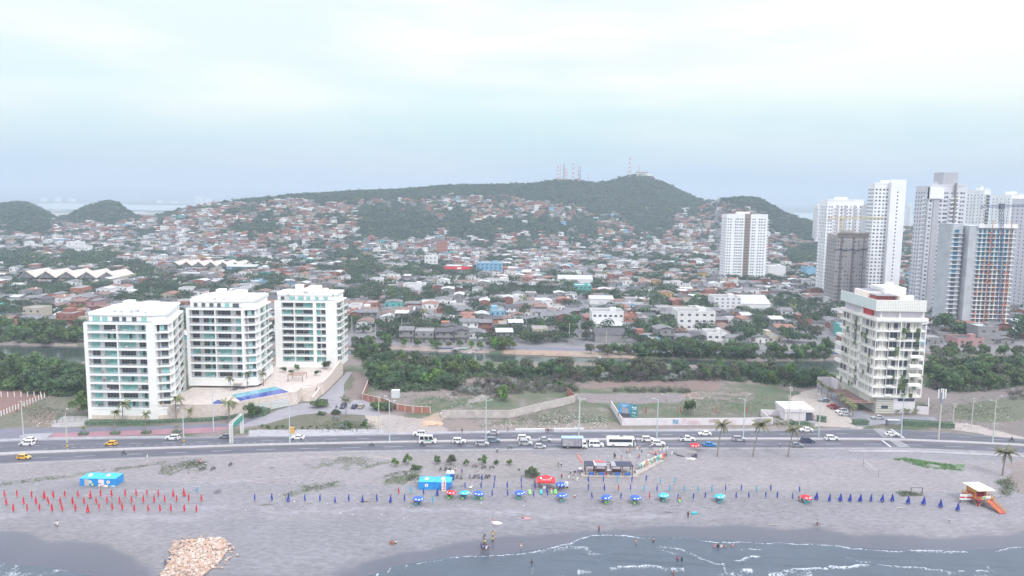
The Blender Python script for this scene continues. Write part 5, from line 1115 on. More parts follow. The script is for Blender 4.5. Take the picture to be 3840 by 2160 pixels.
V=np.concatenate(VV); me=bpy.data.meshes.new('undergrowth'); me.from_pydata(V.tolist(),[],np.arange(len(V)).reshape(-1,4).tolist()); me.materials.append(mat('undergrowth_leaves',(.036,.078,.034),.85,.3,.12,var2=(.10,.15,.07))); o=bpy.data.objects.new('undergrowth',me); C.objects.link(o); tag(o,'dense low mangrove undergrowth filling the creek banks','undergrowth',kind='stuff')
VV=[]
for poly,dens in [([(1700,1440),(1900,1440),(1900,1490),(1700,1485)],120),([(1850,1425),(2140,1420),(2170,1470),(1860,1482)],220),([(2300,1458),(2600,1462),(2580,1475),(2300,1472)],50),([(2080,1400),(2520,1402),(2540,1430),(2080,1438)],170),([(2440,1404),(2900,1408),(2950,1432),(2500,1428)],120),([(3480,1440),(3740,1450),(3700,1472),(3500,1470)],70),([(3770,1470),(3860,1460),(3870,1500),(3790,1505)],30)]:
    xs_=[p[0] for p in poly]; ys_=[p[1] for p in poly]; k=0
    while k<dens:
        x,y=random.uniform(min(xs_),max(xs_)),random.uniform(min(ys_),max(ys_))
        if not inp(x,y,poly): continue
        k+=1; g=G(x,y); n=60; d=rn0.normal(size=(n,3)); d/=np.linalg.norm(d,axis=1)[:,None]; d[:,2]=np.abs(d[:,2]); h_=random.uniform(1.2,3.2)
        c=d*np.array([1.5,1.5,h_])*(.5+.5*rn0.rand(n,1))+np.array([g.x,g.y,g.z]); nm=d+rn0.normal(size=(n,3))*.6; nm/=np.linalg.norm(nm,axis=1)[:,None]; t_=np.cross(nm,rn0.normal(size=(n,3))); t_/=np.linalg.norm(t_,axis=1)[:,None]; u=np.cross(nm,t_); sc=(.20*(.6+.8*rn0.rand(n)))[:,None]
        VV.append(np.stack([c-t_*sc,c-u*sc*.6,c+t_*sc,c+u*sc*.6],1).reshape(-1,3))
V=np.concatenate(VV); me=bpy.data.meshes.new('dry_scrub'); me.from_pydata(V.tolist(),[],np.arange(len(V)).reshape(-1,4).tolist()); me.materials.append(mat('scrub_twigs',(.095,.088,.082),.9,.3,.12,var2=(.155,.145,.125))); o=bpy.data.objects.new('dry_scrub',me); C.objects.link(o); tag(o,'dry purplish scrub at the edge of the vacant lots','scrub',kind='stuff')
# ---------------- place trees ----------------
rs=random.Random(3)
cand=[t for t in TSTUFF if t[1]<640]; cand.sort(key=lambda t:t[1]); room=max(0,296-len(TREES)); CITY=cand[:room]; rest=set(id(c) for c in CITY)
ORD=[]
for (x,y_,s) in CITY:
    if not any(a<x<b and c<y_<d for a,b,c,d in OCC): TREES.append((rs.choice(['round','dark','round','bright','olive','dark']),x,y_,s*1.05,ZC))
cnt={}
TREES.sort(key=lambda t:t[1]/t[2]); used={}
print('TREES',len(TREES),'TSTUFF',len(TSTUFF),'HOUSES',len(HOUSES))
for kind,x,y_,s,zn in TREES:
    cnt[(kind,zn)]=cnt.get((kind,zn),0)+1
    cm_,tm_=TM[kind][rs.randrange(len(TM[kind]))]; bush=kind in('shrub','greyshrub','dry'); nm={'bush':1}
    root=thing('bush' if bush else 'tree','%s %s, %s from left'%(DESC[kind],zn,ordw(cnt[(kind,zn)])),'bush' if bush else 'tree',(x,y_,hz(x,y_)-.1),rs.uniform(0,6.28),'bushes '+zn if bush else 'trees '+zn)
    root.scale=(s*rs.uniform(.9,1.1),s*rs.uniform(.9,1.1),s*rs.uniform(.85,1.15))
    mo('crown',cm_,root); 
    if tm_: mo('trunk',tm_,root)
# far trees as one mass
far=[t for t in TSTUFF if id(t) not in rest]
rn=np.random.RandomState(8); VV=[]; n_tot=0; MI=[]
for (x,y_,s) in far:
    n=int(230 if y_<640 else 120 if y_<800 else (60 if y_<1200 else 42)); r=4.2*s; ls=(.42 if y_<640 else .5 if y_<800 else .85 if y_<1200 else 1.15); hh=5.2*s
    d=rn.normal(size=(n,3)); d/=np.linalg.norm(d,axis=1)[:,None]; d[:,2]=np.abs(d[:,2])*1.0-.15
    lob=rn.normal(size=(3,3))*r*.38; lob[:,2]=np.abs(lob[:,2])*.5; k=rn.randint(0,3,n)
    c=lob[k]+d*np.array([r*.72,r*.72,hh*.5])*(.75+.25*rn.rand(n,1))+np.array([x,y_,hz(x,y_)+hh*.5])
    nm=d+rn.normal(size=(n,3))*.45; nm[:,2]+=.4; nm/=np.linalg.norm(nm,axis=1)[:,None]; t_=np.cross(nm,rn.normal(size=(n,3))); t_/=np.linalg.norm(t_,axis=1)[:,None]; u=np.cross(nm,t_); sc=(ls*(.6+.8*rn.rand(n)))[:,None]
    VV.append(np.stack([c-t_*sc,c-u*sc*.8,c+t_*sc,c+u*sc*.8],1).reshape(-1,3)); MI.append(np.full(n,0 if rn.rand()<.55 else (1 if rn.rand()<.75 else (2 if rn.rand()<.5 else 3))))
V=np.concatenate(VV); n=len(V)//4; me=bpy.data.meshes.new('wooded_hillside'); me.vertices.add(n*4); me.vertices.foreach_set('co',V.ravel()); me.loops.add(n*4); me.loops.foreach_set('vertex_index',np.arange(n*4,dtype=np.int32)); me.polygons.add(n); me.polygons.foreach_set('loop_start',np.arange(0,n*4,4,dtype=np.int32)); me.update(calc_edges=True)
for nm_,a,c in (('wood_dark',(.024,.050,.028),(.044,.082,.040)),('wood_mid',(.032,.066,.032),(.058,.112,.046)),('wood_bright',(.055,.105,.028),(.10,.165,.045)),('wood_olive',(.058,.062,.042),(.09,.092,.062))): me.materials.append(mat(nm_,a,.85,.3,.06,var2=c))
me.polygons.foreach_set('material_index',np.concatenate(MI).astype(np.int32)); o=bpy.data.objects.new('wooded_hillside',me); C.objects.link(o); tag(o,'mass of distant trees covering the hills and filling gaps between houses','woodland',kind='stuff')
# ---------------- vehicles ----------------
tyre=mat('tyre',(.03,.03,.035),.8); rim=mat('wheel_rim',(.45,.45,.47),.35,metal=.6); glass=mat('car_glass',(.03,.035,.05),.08); lampw=mat('head_lamp',(.7,.7,.7),.15); lampr=mat('tail_lamp',(.45,.03,.03),.2); blk=mat('black_trim',(.035,.035,.04),.5)
PAINT={k:mat('paint_'+k,c,.28,metal=0) for k,c in {'white':(.78,.78,.79),'silver':(.42,.43,.46),'grey':(.20,.21,.24),'navy':(.035,.045,.11),'blue':(.02,.20,.52),'yellow':(.75,.42,.06),'red':(.38,.03,.05),'darkred':(.22,.02,.05),'dark':(.05,.055,.08),'bluegrey':(.22,.26,.32),'olive':(.36,.34,.24)}.items()}
def loft(b,out,wf,m,T=None):
    """side outline (x,z) ccw seen from +y... extruded between +-w(z)"""
    n=len(b.v); k=len(out); b.v+=[(x,-wf(x,z),z) for x,z in out]+[(x,wf(x,z),z) for x,z in out]
    for i in range(k): j=(i+1)%k; b.f.append((n+i,n+k+i,n+k+j,n+j)); b.m.append(b.mi(m))
    b.f.append(tuple(n+i for i in range(k))); b.m.append(b.mi(m)); b.f.append(tuple(n+k+i for i in reversed(range(k)))); b.m.append(b.mi(m))
SPEC={ # length, width, belt z, roof z, cabin front base, cabin front top, cabin rear top, rear base, bonnet z, boot z, wheel r
 'sedan':(4.5,.88,.92,1.46,.95,.25,-1.05,-1.75,.88,.98,.32),'suv':(4.6,.93,1.08,1.72,1.05,.5,-1.85,-2.2,1.05,1.1,.37),'hatch':(3.8,.83,.92,1.5,.95,.4,-1.35,-1.75,.9,1.0,.30),'pickup':(5.3,.93,1.12,1.8,1.15,.6,-.75,-1.0,1.1,1.1,.40),'van':(5.0,.95,1.15,2.0,1.75,.9,-2.25,-2.45,1.2,1.2,.34),'minibus':(5.8,1.0,1.3,2.6,2.25,1.55,-2.75,-2.88,1.35,1.35,.36)}
def wheelobj(root,x,y,r,w=.22):
    b=MB(); b.tube([(0,-w/2,0),(0,w/2,0)],r,14,tyre); t=b.obj('wheel',root,(x,y,r)); c=MB(); c.tube([(0,-w/2-.015,0),(0,w/2+.015,0)],r*.62,10,rim); c.obj('rim',t)
def mkcar(kind,paint,cat):
    L_,w,bz,rz,cf,ct,rt,rb,hz_,tz,wr=SPEC[kind]; root=bpy.data.objects.new(kind,None); C.objects.link(root); P=PAINT[paint]; h=L_/2
    out=[(-h,.38),(-h+.05,tz-.15),(-h+.15,tz),(rb,bz+.02),(cf,bz),(h-.45,hz_-.08),(h-.06,hz_-.28),(h,.42),(h-.1,.22),(-h+.1,.24)]
    b=MB(); loft(b,out,lambda x,z:w*(.94 if z>bz-.1 else 1)*(.93 if abs(x)>h-.2 else 1),P); 
    for x in(-h*.62,h*.62):
        for s in(-1,1): b.tube([(x,s*(w-.12),wr+.03),(x,s*(w+.004),wr+.03)],wr+.07,12,blk)
    body=b.obj('body',root)
    b=MB(); loft(b,[(rb,bz),(rt,rz),(ct,rz+.02),(cf,bz)],lambda x,z:(w*.93 if z<bz+.05 else w*.76),P); b.obj('cabin',root)
    zt=rz-.08; zb=bz+.05
    def lx(a0,a1,z): return a0+(a1-a0)*(z-bz)/(rz-bz)
    def ly(z): return w*.93+(w*.76-w*.93)*(z-bz)/(rz-bz)+.012
    nwin=2 if kind in('sedan','hatch','pickup') else 3
    f0=lambda z:lx(cf,ct,z)-.14; r0=lambda z:lx(rb,rt,z)+.16
    for s in(-1,1):
        for i in range(nwin):
            a0,a1=i/nwin+.02,(i+1)/nwin-.02
            q=[(r0(zb)+(f0(zb)-r0(zb))*a0,zb),(r0(zb)+(f0(zb)-r0(zb))*a1,zb),(r0(zt)+(f0(zt)-r0(zt))*a1,zt),(r0(zt)+(f0(zt)-r0(zt))*a0,zt)]
            m=MB(); pts=[(x,s*ly(z),z) for x,z in q]; m.poly(pts if s<0 else pts[::-1],glass); m.obj('side_window',root)
    for nm,a0,a1,e in (('windscreen',cf,ct,.02),('rear_window',rb,rt,-.02)):
        m=MB(); pts=[(lx(a0,a1,z)+e,s*(ly(z)-.12),z+.01) for z,s in((zb,-1),(zb,1),(zt,1),(zt,-1))]; m.poly(pts if e>0 else pts[::-1],glass); m.obj(nm,root)
    for x in(-h*.62,h*.62):
        for s in(-1,1): wheelobj(root,x,s*(w-.09),wr)
    for s in(-1,1):
        m=MB(); m.box(h-.28,h-.02,s*(w-.3)-.18,s*(w-.3)+.18,hz_-.36,hz_-.2,lampw); m.obj('headlight',root)
        m=MB(); m.box(-h-.01,-h+.15,s*(w-.22)-.14,s*(w-.22)+.14,tz-.3,tz-.12,lampr); m.obj('tail_light',root)
        m=MB(); m.box(cf-.35,cf-.15,s*(w+.03)-.09,s*(w+.03)+.09,bz+.0,bz+.14,P); m.obj('mirror',root)
    m=MB(); m.box(h-.03,h+.02,-w*.55,w*.55,.3,.55,blk); m.obj('grille',root)
    if kind=='pickup': m=MB(); m.box(-h+.1,rb-.15,-w*.8,w*.8,bz-.04,bz+.04,blk); m.obj('load_bed',root)
    if kind in('suv',): 
        m=MB(); [m.box(rt,ct,s*w*.7-.02,s*w*.7+.02,rz,rz+.07,blk) for s in(-1,1)]; m.obj('roof_rack',root)
    return root
CARP={}
def car(kind,paint,x,y,head,label,cat='car',group='cars on the coastal road',G_=None):
    g=G(x,y); z=g.z+.04; rz={'r':0,'l':math.pi}.get(head,head)
    k=(kind,paint)
    if k not in CARP: CARP[k]=mkcar(kind,paint,cat); o=CARP[k]
    else: o=dup(CARP[k])
    o.name={'sedan':'sedan_car','suv':'suv','hatch':'hatchback_car','pickup':'pickup_truck','van':'van','minibus':'minibus'}[kind]
    o.location=(g.x,g.y+1.0,z); o.rotation_euler.z=rz
    return tag(o,label,cat,group)
Z1,Z2,Z3,Z4=(0,1540),(900,1540),(1800,1540),(2800,1540); s4=2.3375
def q(a,b,o,s=2.337): return zp(a,b,o,s)
CARS=[('suv','white',(222,312,Z1),'l','white suv in the left corner, nearer the median of an overlapping pair'),('sedan','white',(238,280,Z1),'l','white sedan mostly hidden behind the white suv at the far left'),('hatch','yellow',(958,312,Z1),'l','yellow taxi heading left on the carriageway nearer the towers'),('hatch','yellow',(192,434,Z1),'r','yellow taxi at the bottom left, lane nearest the beach'),('suv','white',(1502,262,Z1),'l','white suv alone left of the green overhead sign'),('hatch','grey',(1965,250,Z1),'l','dark grey hatchback beside the white overhead sign frame'),
('sedan','white',(498,258,Z2),'l','silver-white sedan just right of the pale pole beside the overhead sign'),('suv','white',(1570,226,Z2),'l','white suv turning behind the white minibus'),('minibus','white',(1643,292,Z2),'r','white minibus with a green swoosh on its side'),('suv','white',(1918,292,Z2),'r','white suv with a motorcycle riding beside it'),('suv','silver',(2120,314,Z2),'r','silver suv right behind the white suv with roof rails'),('suv','bluegrey',(2222,285,Z2),'r','blue-grey suv overlapping the silver suv'),('sedan','silver',(2214,217,Z2),'l','grey sedan on the far carriageway beside a person in white'),
('suv','white',(385,265,Z3),'r','pale car behind the silver off-road wagon'),('suv','silver',(400,310,Z3),'r','silver off-road wagon left of the box truck'),('sedan','silver',(570,278,Z3),'r','silver sedan close behind the box truck'),('hatch','silver',(527,338,Z3),'r','small silver hatchback near the sand edge behind the box truck'),('van','white',(1020,324,Z3),'r','white passenger van between the box truck and the coach'),('suv','white',(1475,276,Z3),'r','white suv right in front of the coach'),('suv','white',(1568,313,Z3),'r','white compact suv with faint lettering by the pale-clad crowd'),('pickup','white',(1822,272,Z3),'r','white pickup truck on the near carriageway'),('sedan','white',(1975,224,Z3),'l','white sedan on the far carriageway above the pickup'),('sedan','blue',(2020,321,Z3),'r','bright blue sedan left of the tallest palm'),('suv','silver',(2277,273,Z3),'r','silver suv between the first two coconut palms'),
('sedan','white',(530,190,Z4),'l','white sedan on the far carriageway above the navy suv'),('suv','navy',(543,288,Z4),'r','navy blue suv right of the third palm'),('sedan','grey',(447,326,Z4),'r','grey sedan beneath the navy suv near the sand'),('suv','white',(755,266,Z4),'r','white off-road suv with dark trim left of the zebra crossing'),('sedan','white',(1280,228,Z4),'r','white sedan with black roof on the zebra crossing'),('sedan','silver',(1160,80,Z4),'l','silver sedan parked in front of the hotel entrance')]
for kd,pt,(a,b_,o_),hd,lab in CARS:
    X,Y=q(a,b_,o_,s4 if o_ is Z4 else 2.337); cat={'sedan':'car','suv':'suv','hatch':'car','pickup':'pickup','van':'van','minibus':'minibus'}[kd]
    c=car(kd,pt,X,Y,hd,lab,cat)
    if kd=='minibus':
        m=MB(); gsw=mat('green_swoosh',(.03,.32,.17),.5); m.v; P=[(-1.8,.75),(-.6,1.0),(.9,1.05),(1.5,.8),(1.1,.72),(-.2,.72)]; m.poly([(x,-1.02,z+.2) for x,z in P],gsw); m.obj('green_swoosh',c)
for kd,pt,X,Y,rz,lab in [('sedan','bluegrey',3093,1508,math.pi*.97,'blue-grey sedan parked apart near the hotel palms'),('sedan','red',3126,1530,R(160),'bright red car, first in the angled row beside the hotel'),('sedan','darkred',3140,1538,R(155),'dark red car, second in the angled row beside the hotel'),('suv','white',3160,1551,R(190),'white suv, third in the angled row beside the hotel'),('sedan','silver',3173,1562,R(175),'silver sedan, last in the angled row beside the hotel'),('suv','dark',1286,1531,R(-95),'dark suv parked nose out on the driveway of the towers'),('sedan','navy',1328,1532,R(85),'dark blue car in the middle of the driveway trio'),('sedan','olive',1353,1532,R(85),'olive-beige car at the right of the driveway trio'),('sedan','red',2353,1308,0,'red car parked on the far bank street'),('sedan','dark',2270,1306,0,'dark car parked on the far bank street left of the red car'),('sedan','dark',2188,1110,R(90),'dark car in the narrow street before the turquoise house')]:
    car(kd,pt,X,Y,rz,lab,'suv' if kd=='suv' else 'car','parked cars')
# coach
g=G(*q(1235,322,Z3)); root=thing('coach','large white coach with dark windows and black front, stopped beside the crowd','coach',(g.x,g.y+1.2,g.z+.03))
b=MB(); loft(b,[(-4.6,.5),(-4.75,2.6),(-4.5,3.2),(4.2,3.2),(4.6,2.9),(4.85,1.2),(4.75,.4)],lambda x,z:1.22 if z<3 else 1.08,PAINT['white']); b.obj('body',root)
for s in(-1,1):
    m=MB(); m.box(-4.0,3.6,s*1.225-.02,s*1.225+.02,1.75,2.75,glass); m.obj('side_window',root)
m=MB(); m.box(4.35,4.92,-1.1,1.1,1.0,2.75,glass); m.box(4.0,4.5,-1.25,-1.18,.5,2.6,blk); m.obj('windscreen',root); m=MB(); m.box(-1,1.4,-.7,.7,3.2,3.42,PAINT['white']); m.box(-.4,.9,-.5,.5,3.43,3.47,blk); m.obj('air_conditioner',root)
for x in(-2.6,3.0):
    for s in(-1,1): wheelobj(root,x,s*1.12,.5,.3)
for s in(-1,1): m=MB(); m.box(4.8,5.2,s*1.25-.05,s*1.25+.12,2.1,2.7,blk); m.obj('mirror',root); m=MB(); m.box(4.75,4.9,s*.9-.2,s*.9+.2,.6,.85,lampw); m.obj('headlight',root)
m=MB(); m.box(-.3,.1,-1.26,-1.22,1.25,1.35,mat('grey_lettering',(.3,.3,.35))); m.obj('lettering',root)
# box truck
g=G(*q(830,338,Z3)); root=thing('box_truck','box truck with worn grey side panels and pale blue roof beside the sand','truck',(g.x,g.y+1.2,g.z+.03))
b=MB(); b.box(-4.2,2.3,-1.2,1.2,.95,3.6,mat('worn_panel',(.34,.32,.36),.8,.2,1.5)); fr_=mat('truck_navy',(.06,.07,.14),.6)
for x in(-4.2,0.0,1.1,2.2): b.box(x-.05,x+.08,-1.24,-1.19,.95,3.6,fr_)
b.box(-4.25,2.35,-1.24,-1.2,.85,1.0,fr_); b.box(-4.25,-4.18,-1.2,1.2,.9,3.6,fr_); b.obj('cargo_box',root)
m=MB(); m.box(-4.35,2.9,-1.3,1.3,3.6,3.72,mat('blue_roof_sheet',(.34,.50,.66),.6,.1,1)); m.obj('roof',root); b=MB(); loft(b,[(2.45,.6),(2.45,2.5),(3.6,2.5),(4.15,1.6),(4.25,.55)],lambda x,z:1.05,PAINT['white']); b.obj('cab',root)
for s in(-1,1): m=MB(); m.poly([(2.8,s*1.06,1.6),(3.95,s*1.06,1.6),(3.55,s*1.06,2.3),(2.8,s*1.06,2.3)][::(1 if s<0 else -1)],glass); m.obj('side_window',root)
m=MB(); m.poly([(4.18,-.9,1.62),(4.18,.9,1.62),(3.66,.9,2.42),(3.66,-.9,2.42)],glass); m.obj('windscreen',root); m=MB(); m.box(-4.1,4,-.9,.9,.5,.9,blk); m.obj('chassis',root)
for x in(-2.3,3.2):
    for s in(-1,1): wheelobj(root,x,s*1.0,.45,.28)
# motorcycles
def mkmoto(col):
    root=bpy.data.objects.new('motorcycle',None); C.objects.link(root); p=mat('moto_'+'%d'%(col[0]*100+col[2]*10),col,.35)
    for x in(-.62,.62):
        b=MB(); b.tube([(0,-.05,0),(0,.05,0)],.30,14,tyre); t=b.obj('wheel',root,(x,0,.30)); c=MB(); c.tube([(0,-.06,0),(0,.06,0)],.17,8,rim); c.obj('rim',t)
    b=MB(); b.tube([(-.6,0,.32),(-.25,0,.45),(.2,0,.35),(.45,0,.85)],[.05,.09,.09,.05],6,blk); b.box(-.2,.2,-.12,.12,.28,.55,mat('engine',(.15,.15,.16),.5)); b.obj('frame',root)
    b=MB(); b.tube([(-.1,0,.75),(.15,0,.83),(.38,0,.78)],[.1,.16,.08],8,p); b.tube([(-.75,0,.72),(-.5,0,.7)],[.06,.1],6,p); b.obj('fuel_tank',root)
    b=MB(); b.box(-.6,-.02,-.12,.12,.72,.82,blk); b.obj('seat',root); b=MB(); b.tube([(.62,0,.3),(.42,0,.98)],.035,6,rim); b.tube([(.36,-.36,1.02),(.42,0,.98),(.36,.36,1.02)],.025,6,blk); b.obj('handlebar',root); b=MB(); b.tube([(.44,0,.88),(.56,0,.87)],[.1,.09],8,lampw); b.obj('headlight',root)
    b=MB(); b.tube([(-.05,-.14,.3),(-.75,-.16,.42)],[.04,.05],6,rim); b.obj('exhaust',root); return root
mk=[mkmoto((.05,.05,.07)),mkmoto((.30,.04,.08)),mkmoto((.05,.08,.22))]; mused=[0,0,0]
def moto(X,Y,rz,i,label,grp): 
    g=G(X,Y); o=mk[i] if not mused[i] else dup(mk[i]); mused[i]=1; o.location=(g.x,g.y,g.z+.04); o.rotation_euler.z=rz; o.name='motorcycle'; tag(o,label,'motorcycle',grp); return o
RID=[]
for (a,b_,o_,rz,i,lab,rider) in [(1087,388,Z1,0,0,'black motorcycle on the near carriageway left of the roadside post',1),(1153,312,Z2,0,0,'black motorcycle riding alone before the minibus',2),(1603,314,Z2,0,1,'dark red motorcycle riding beside the white minibus',0),(1927,314,Z2,0,0,'black motorcycle riding beside the white suv',0),(2255,362,Z2,R(80),0,'motorcycle on the sand at the road edge below the cars',2),(262,335,Z3,0,0,'parked black motorcycle at the road edge below the silver wagon',None),(955,290,Z3,R(10),0,'motorcycle stopped between box truck and van',0),(2323,268,Z4,0,0,'black motorcycle alone on the far right carriageway',0)]:
    X,Y=q(a,b_,o_,s4 if o_ is Z4 else 2.337); moto(X,Y,rz,i,lab,'motorcycles on the road')
    if rider is not None: RID.append((X,Y,rz,rider,lab))
for n_,(a,b_,o_,rz,i) in enumerate([(1735,468,Z1,20,1),(1772,520,Z1,200,0),(1868,520,Z1,60,0),(2020,482,Z1,75,0)]):
    X,Y=q(a,b_,o_); moto(X,Y,R(rz),i,'parked motorcycle on the sand below the left road verge, %s from left'%ordw(n_+1),'motorcycles on the left sand')
for n_,(a,b_,rz,i) in enumerate([(1757,526,80,0),(1805,522,70,2),(1835,528,60,0),(2055,498,5,1),(2137,508,30,0),(2207,508,20,2)]):
    X,Y=q(a,b_,Z2); moto(X,Y,R(rz),i,'motorcycle parked beneath the row of beach bushes, %s from left'%ordw(n_+1),'motorcycles under the bushes')
for n_,(a,b_,rz,i) in enumerate([(1905,590,80,0),(1937,595,100,0),(2015,590,95,0),(2052,592,75,2),(2095,590,85,2),(2122,592,95,0),(2155,588,70,0),(2180,588,60,0)]):
    X,Y=q(a,b_,Z2); moto(X,Y,R(rz),i,'motorcycle in the row right of the portable toilets, %s from left'%ordw(n_+1),'motorcycles beside the toilets')
moto(*q(470,580,Z3),R(80),0,'black motorcycle leaning under the small tree by the red canopy','motorcycles by the canopy'); moto(*q(1980,1740/1,(0,0),1) if 0 else (1262,1530),R(80),0,'motorcycle parked beside the dark suv on the towers driveway','motorcycles by the towers')
def bicycle(X,Y,rz,label,col):
    g=G(X,Y); root=thing('bicycle',label,'bicycle',(g.x,g.y,g.z+.02),rz,'bicycles on the beach'); 
    for x in(-.52,.52):
        b=MB(); P=[(.33*math.cos(k*.5236),0,.33*math.sin(k*.5236)) for k in range(13)]; b.tube(P,.03,5,tyre,False); b.obj('wheel',root,(x,0,.34))
    b=MB(); fm_=mat('bike_'+label[:4],col,.4); b.tube([(-.52,0,.34),(-.15,0,.85),(.35,0,.9),(.52,0,.34)],.03,5,fm_); b.tube([(-.15,0,.8),(.0,0,.3),(.36,0,.85)],.03,5,fm_); b.tube([(-.52,0,.34),(.0,0,.3)],.025,5,fm_); b.obj('frame',root); b=MB(); b.box(-.28,-.05,-.07,.07,.92,.98,blk); b.obj('saddle',root); b=MB(); b.tube([(.35,-.25,1.02),(.36,0,.98),(.35,.25,1.02)],.02,5,blk); b.obj('handlebar',root); return root
bicycle(*q(618,1012,Z4,s4),0,'red bicycle standing on the wet sand edge at the right',(.4,.05,.05)); bicycle(*q(1896,722,Z1),R(60),'grey bicycle resting right of the red parasols, left one of the pair',(.2,.2,.25)); bicycle(*q(1918,722,Z1),R(40),'dark bicycle right of the red parasols, right one of the pair',(.1,.1,.15)); bicycle(*q(1955,668,Z2),R(30),'blue-grey bicycle lying beside a closed blue parasol near the blue tent',(.2,.25,.4))
# ---------------- people ----------------
skins=[mat('skin_dark',(.19,.095,.06),.6),mat('skin_mid',(.32,.17,.11),.6),mat('skin_light',(.50,.30,.22),.6)]; hairm=mat('hair_black',(.02,.018,.018),.7)
def skinmesh(name,J,E,m,sub=1):
    me=bpy.data.meshes.new(name); K=list(J); me.from_pydata([J[k][0] for k in K],[(K.index(a),K.index(b)) for a,b in E],[]); o=bpy.data.objects.new(name,me); C.objects.link(o)
    o.modifiers.new('s','SKIN'); md=o.modifiers.new('u','SUBSURF'); md.levels=sub; md.render_levels=sub
    for i,k in enumerate(K): v=me.skin_vertices[0].data[i]; v.radius=J[k][1] if hasattr(J[k][1],'__len__') else (J[k][1],)*2; v.use_root=(i==0)
    dg=bpy.context.evaluated_depsgraph_get(); ev=o.evaluated_get(dg); r=bpy.data.meshes.new_from_object(ev); bpy.data.objects.remove(o); r.materials.clear(); r.materials.append(m); r.polygons.foreach_set('use_smooth',[True]*len(r.polygons)); return r
def pose(kind):
    H={'pel':((0,0,.95),.14),'chest':((0,0,1.30),(.16,.12)),'neck':((0,0,1.47),.06),'head':((0,-.02,1.58),.09),'top':((0,0,1.70),.085),'nose':((0,-.105,1.60),.02)}
    A={}
    def limb(s,kx,hipx=.09,knee=(0,0,.5),foot=(0,0,.06),elb=(.26,0,1.12),hand=(.28,-.05,.86),sh=(.19,0,1.42)):
        A.update({'hip'+s:((kx*hipx,0,.9),.10),'knee'+s:((kx*hipx+kx*knee[0],knee[1],knee[2]),.06),'ank'+s:((kx*hipx+kx*foot[0],foot[1],foot[2]+.03),.042),'toe'+s:((kx*hipx+kx*foot[0],foot[1]-.17,foot[2]-.02),.035),'sh'+s:((kx*sh[0],sh[1],sh[2]),.06),'el'+s:((kx*elb[0],elb[1],elb[2]),.042),'wr'+s:((kx*hand[0],hand[1],hand[2]),.028),'palm'+s:((kx*(hand[0]),hand[1]-.01,hand[2]-.07),.03)})
        for f in range(5): dx=(-.035,-.012,.01,.03,.045)[f]; ln=(.05,.09,.1,.09,.07)[f]; A['f%d%s'%(f,s)]=((kx*hand[0]+(0 if f else 0),hand[1]+dx*(1 if f else 1.8),hand[2]-.07-ln),.009)
    if kind=='stand': limb('l',-1); limb('r',1)
    elif kind=='walk': limb('l',-1,knee=(0,-.18,.52),foot=(0,-.25,.06),elb=(.25,.12,1.12),hand=(.25,.0,.9)); limb('r',1,knee=(0,.05,.5),foot=(0,.32,.12),elb=(.25,-.12,1.12),hand=(.25,-.28,.95))
    elif kind=='arms': limb('l',-1,elb=(.22,-.15,1.18),hand=(.05,-.27,1.32)); limb('r',1,elb=(.24,-.15,1.15),hand=(.05,-.28,1.2))
    elif kind in('sit','ride'):
        for k in H: H[k]=((H[k][0][0],H[k][0][1]-(.0 if kind=='sit' else .06*(H[k][0][2]-.9)*4),H[k][0][2]-.45),H[k][1])
        if kind=='sit': limb('l',-1,knee=(0.03,-.42,.47),foot=(.03,-.45,.06),elb=(.24,-.15,.70),hand=(.14,-.36,.60),sh=(.19,0,.97)); limb('r',1,knee=(0.03,-.42,.47),foot=(.03,-.45,.06),elb=(.24,-.15,.70),hand=(.14,-.36,.60),sh=(.19,0,.97))
        else: 
            for s,kx in(('l',-1),('r',1)): limb(s,kx,knee=(.12,-.36,.48),foot=(.08,-.12,.12),elb=(.28,-.30,.80),hand=(.32,-.55,.78),sh=(.19,-.10,.97))
        for s in 'lr': h=A['hip'+s]; A['hip'+s]=((h[0][0],h[0][1],.48),h[1])
    elif kind=='ground':
        for k in H: H[k]=((H[k][0][0],H[k][0][1]+.1*(H[k][0][2]-.9),H[k][0][2]-.80),H[k][1])
        for s,kx in(('l',-1),('r',1)): limb(s,kx,knee=(.1,-.4,.40 if kx>0 else .16),foot=(.05,-.72,.06),elb=(.26,-.1,.36),hand=(.2,-.3,.32),sh=(.19,.05,.62)); A['hip'+s]=((kx*.09,0,.12),.1)
    elif kind=='lie':
        for k in H: z=H[k][0][2]; H[k]=((0,z-.9,.14),H[k][1])
        H['nose']=((0,.68,.24),.02); 
        for s,kx in(('l',-1),('r',1)): limb(s,kx,knee=(.02,-.45,.14),foot=(.04,-.85,.10),elb=(.28,.25,.1),hand=(.26,.0,.16),sh=(.19,.50,.14)); A['hip'+s]=((kx*.09,-.04,.13),.1)
    elif kind=='bend':
        H['chest']=((0,-.30,1.12),(.16,.12)); H['neck']=((0,-.43,1.10),.06); H['head']=((0,-.54,1.08),.09); H['top']=((0,-.62,1.06),.085); H['nose']=((0,-.56,.98),.02)
        for s,kx in(('l',-1),('r',1)): limb(s,kx,elb=(.2,-.42,.85),hand=(.16,-.5,.62),sh=(.18,-.38,1.12))
    J=dict(H); J.update(A)
    E=[('pel','chest'),('chest','neck'),('neck','head'),('head','top'),('head','nose')]
    for s in'lr': E+=[('pel','hip'+s),('hip'+s,'knee'+s),('knee'+s,'ank'+s),('ank'+s,'toe'+s),('chest','sh'+s),('sh'+s,'el'+s),('el'+s,'wr'+s),('wr'+s,'palm'+s)]+[('palm'+s,'f%d%s'%(f,s)) for f in range(5)]
    return J,E
cloth=mat('cloth_white',(.75,.75,.76),.9)
PO={}
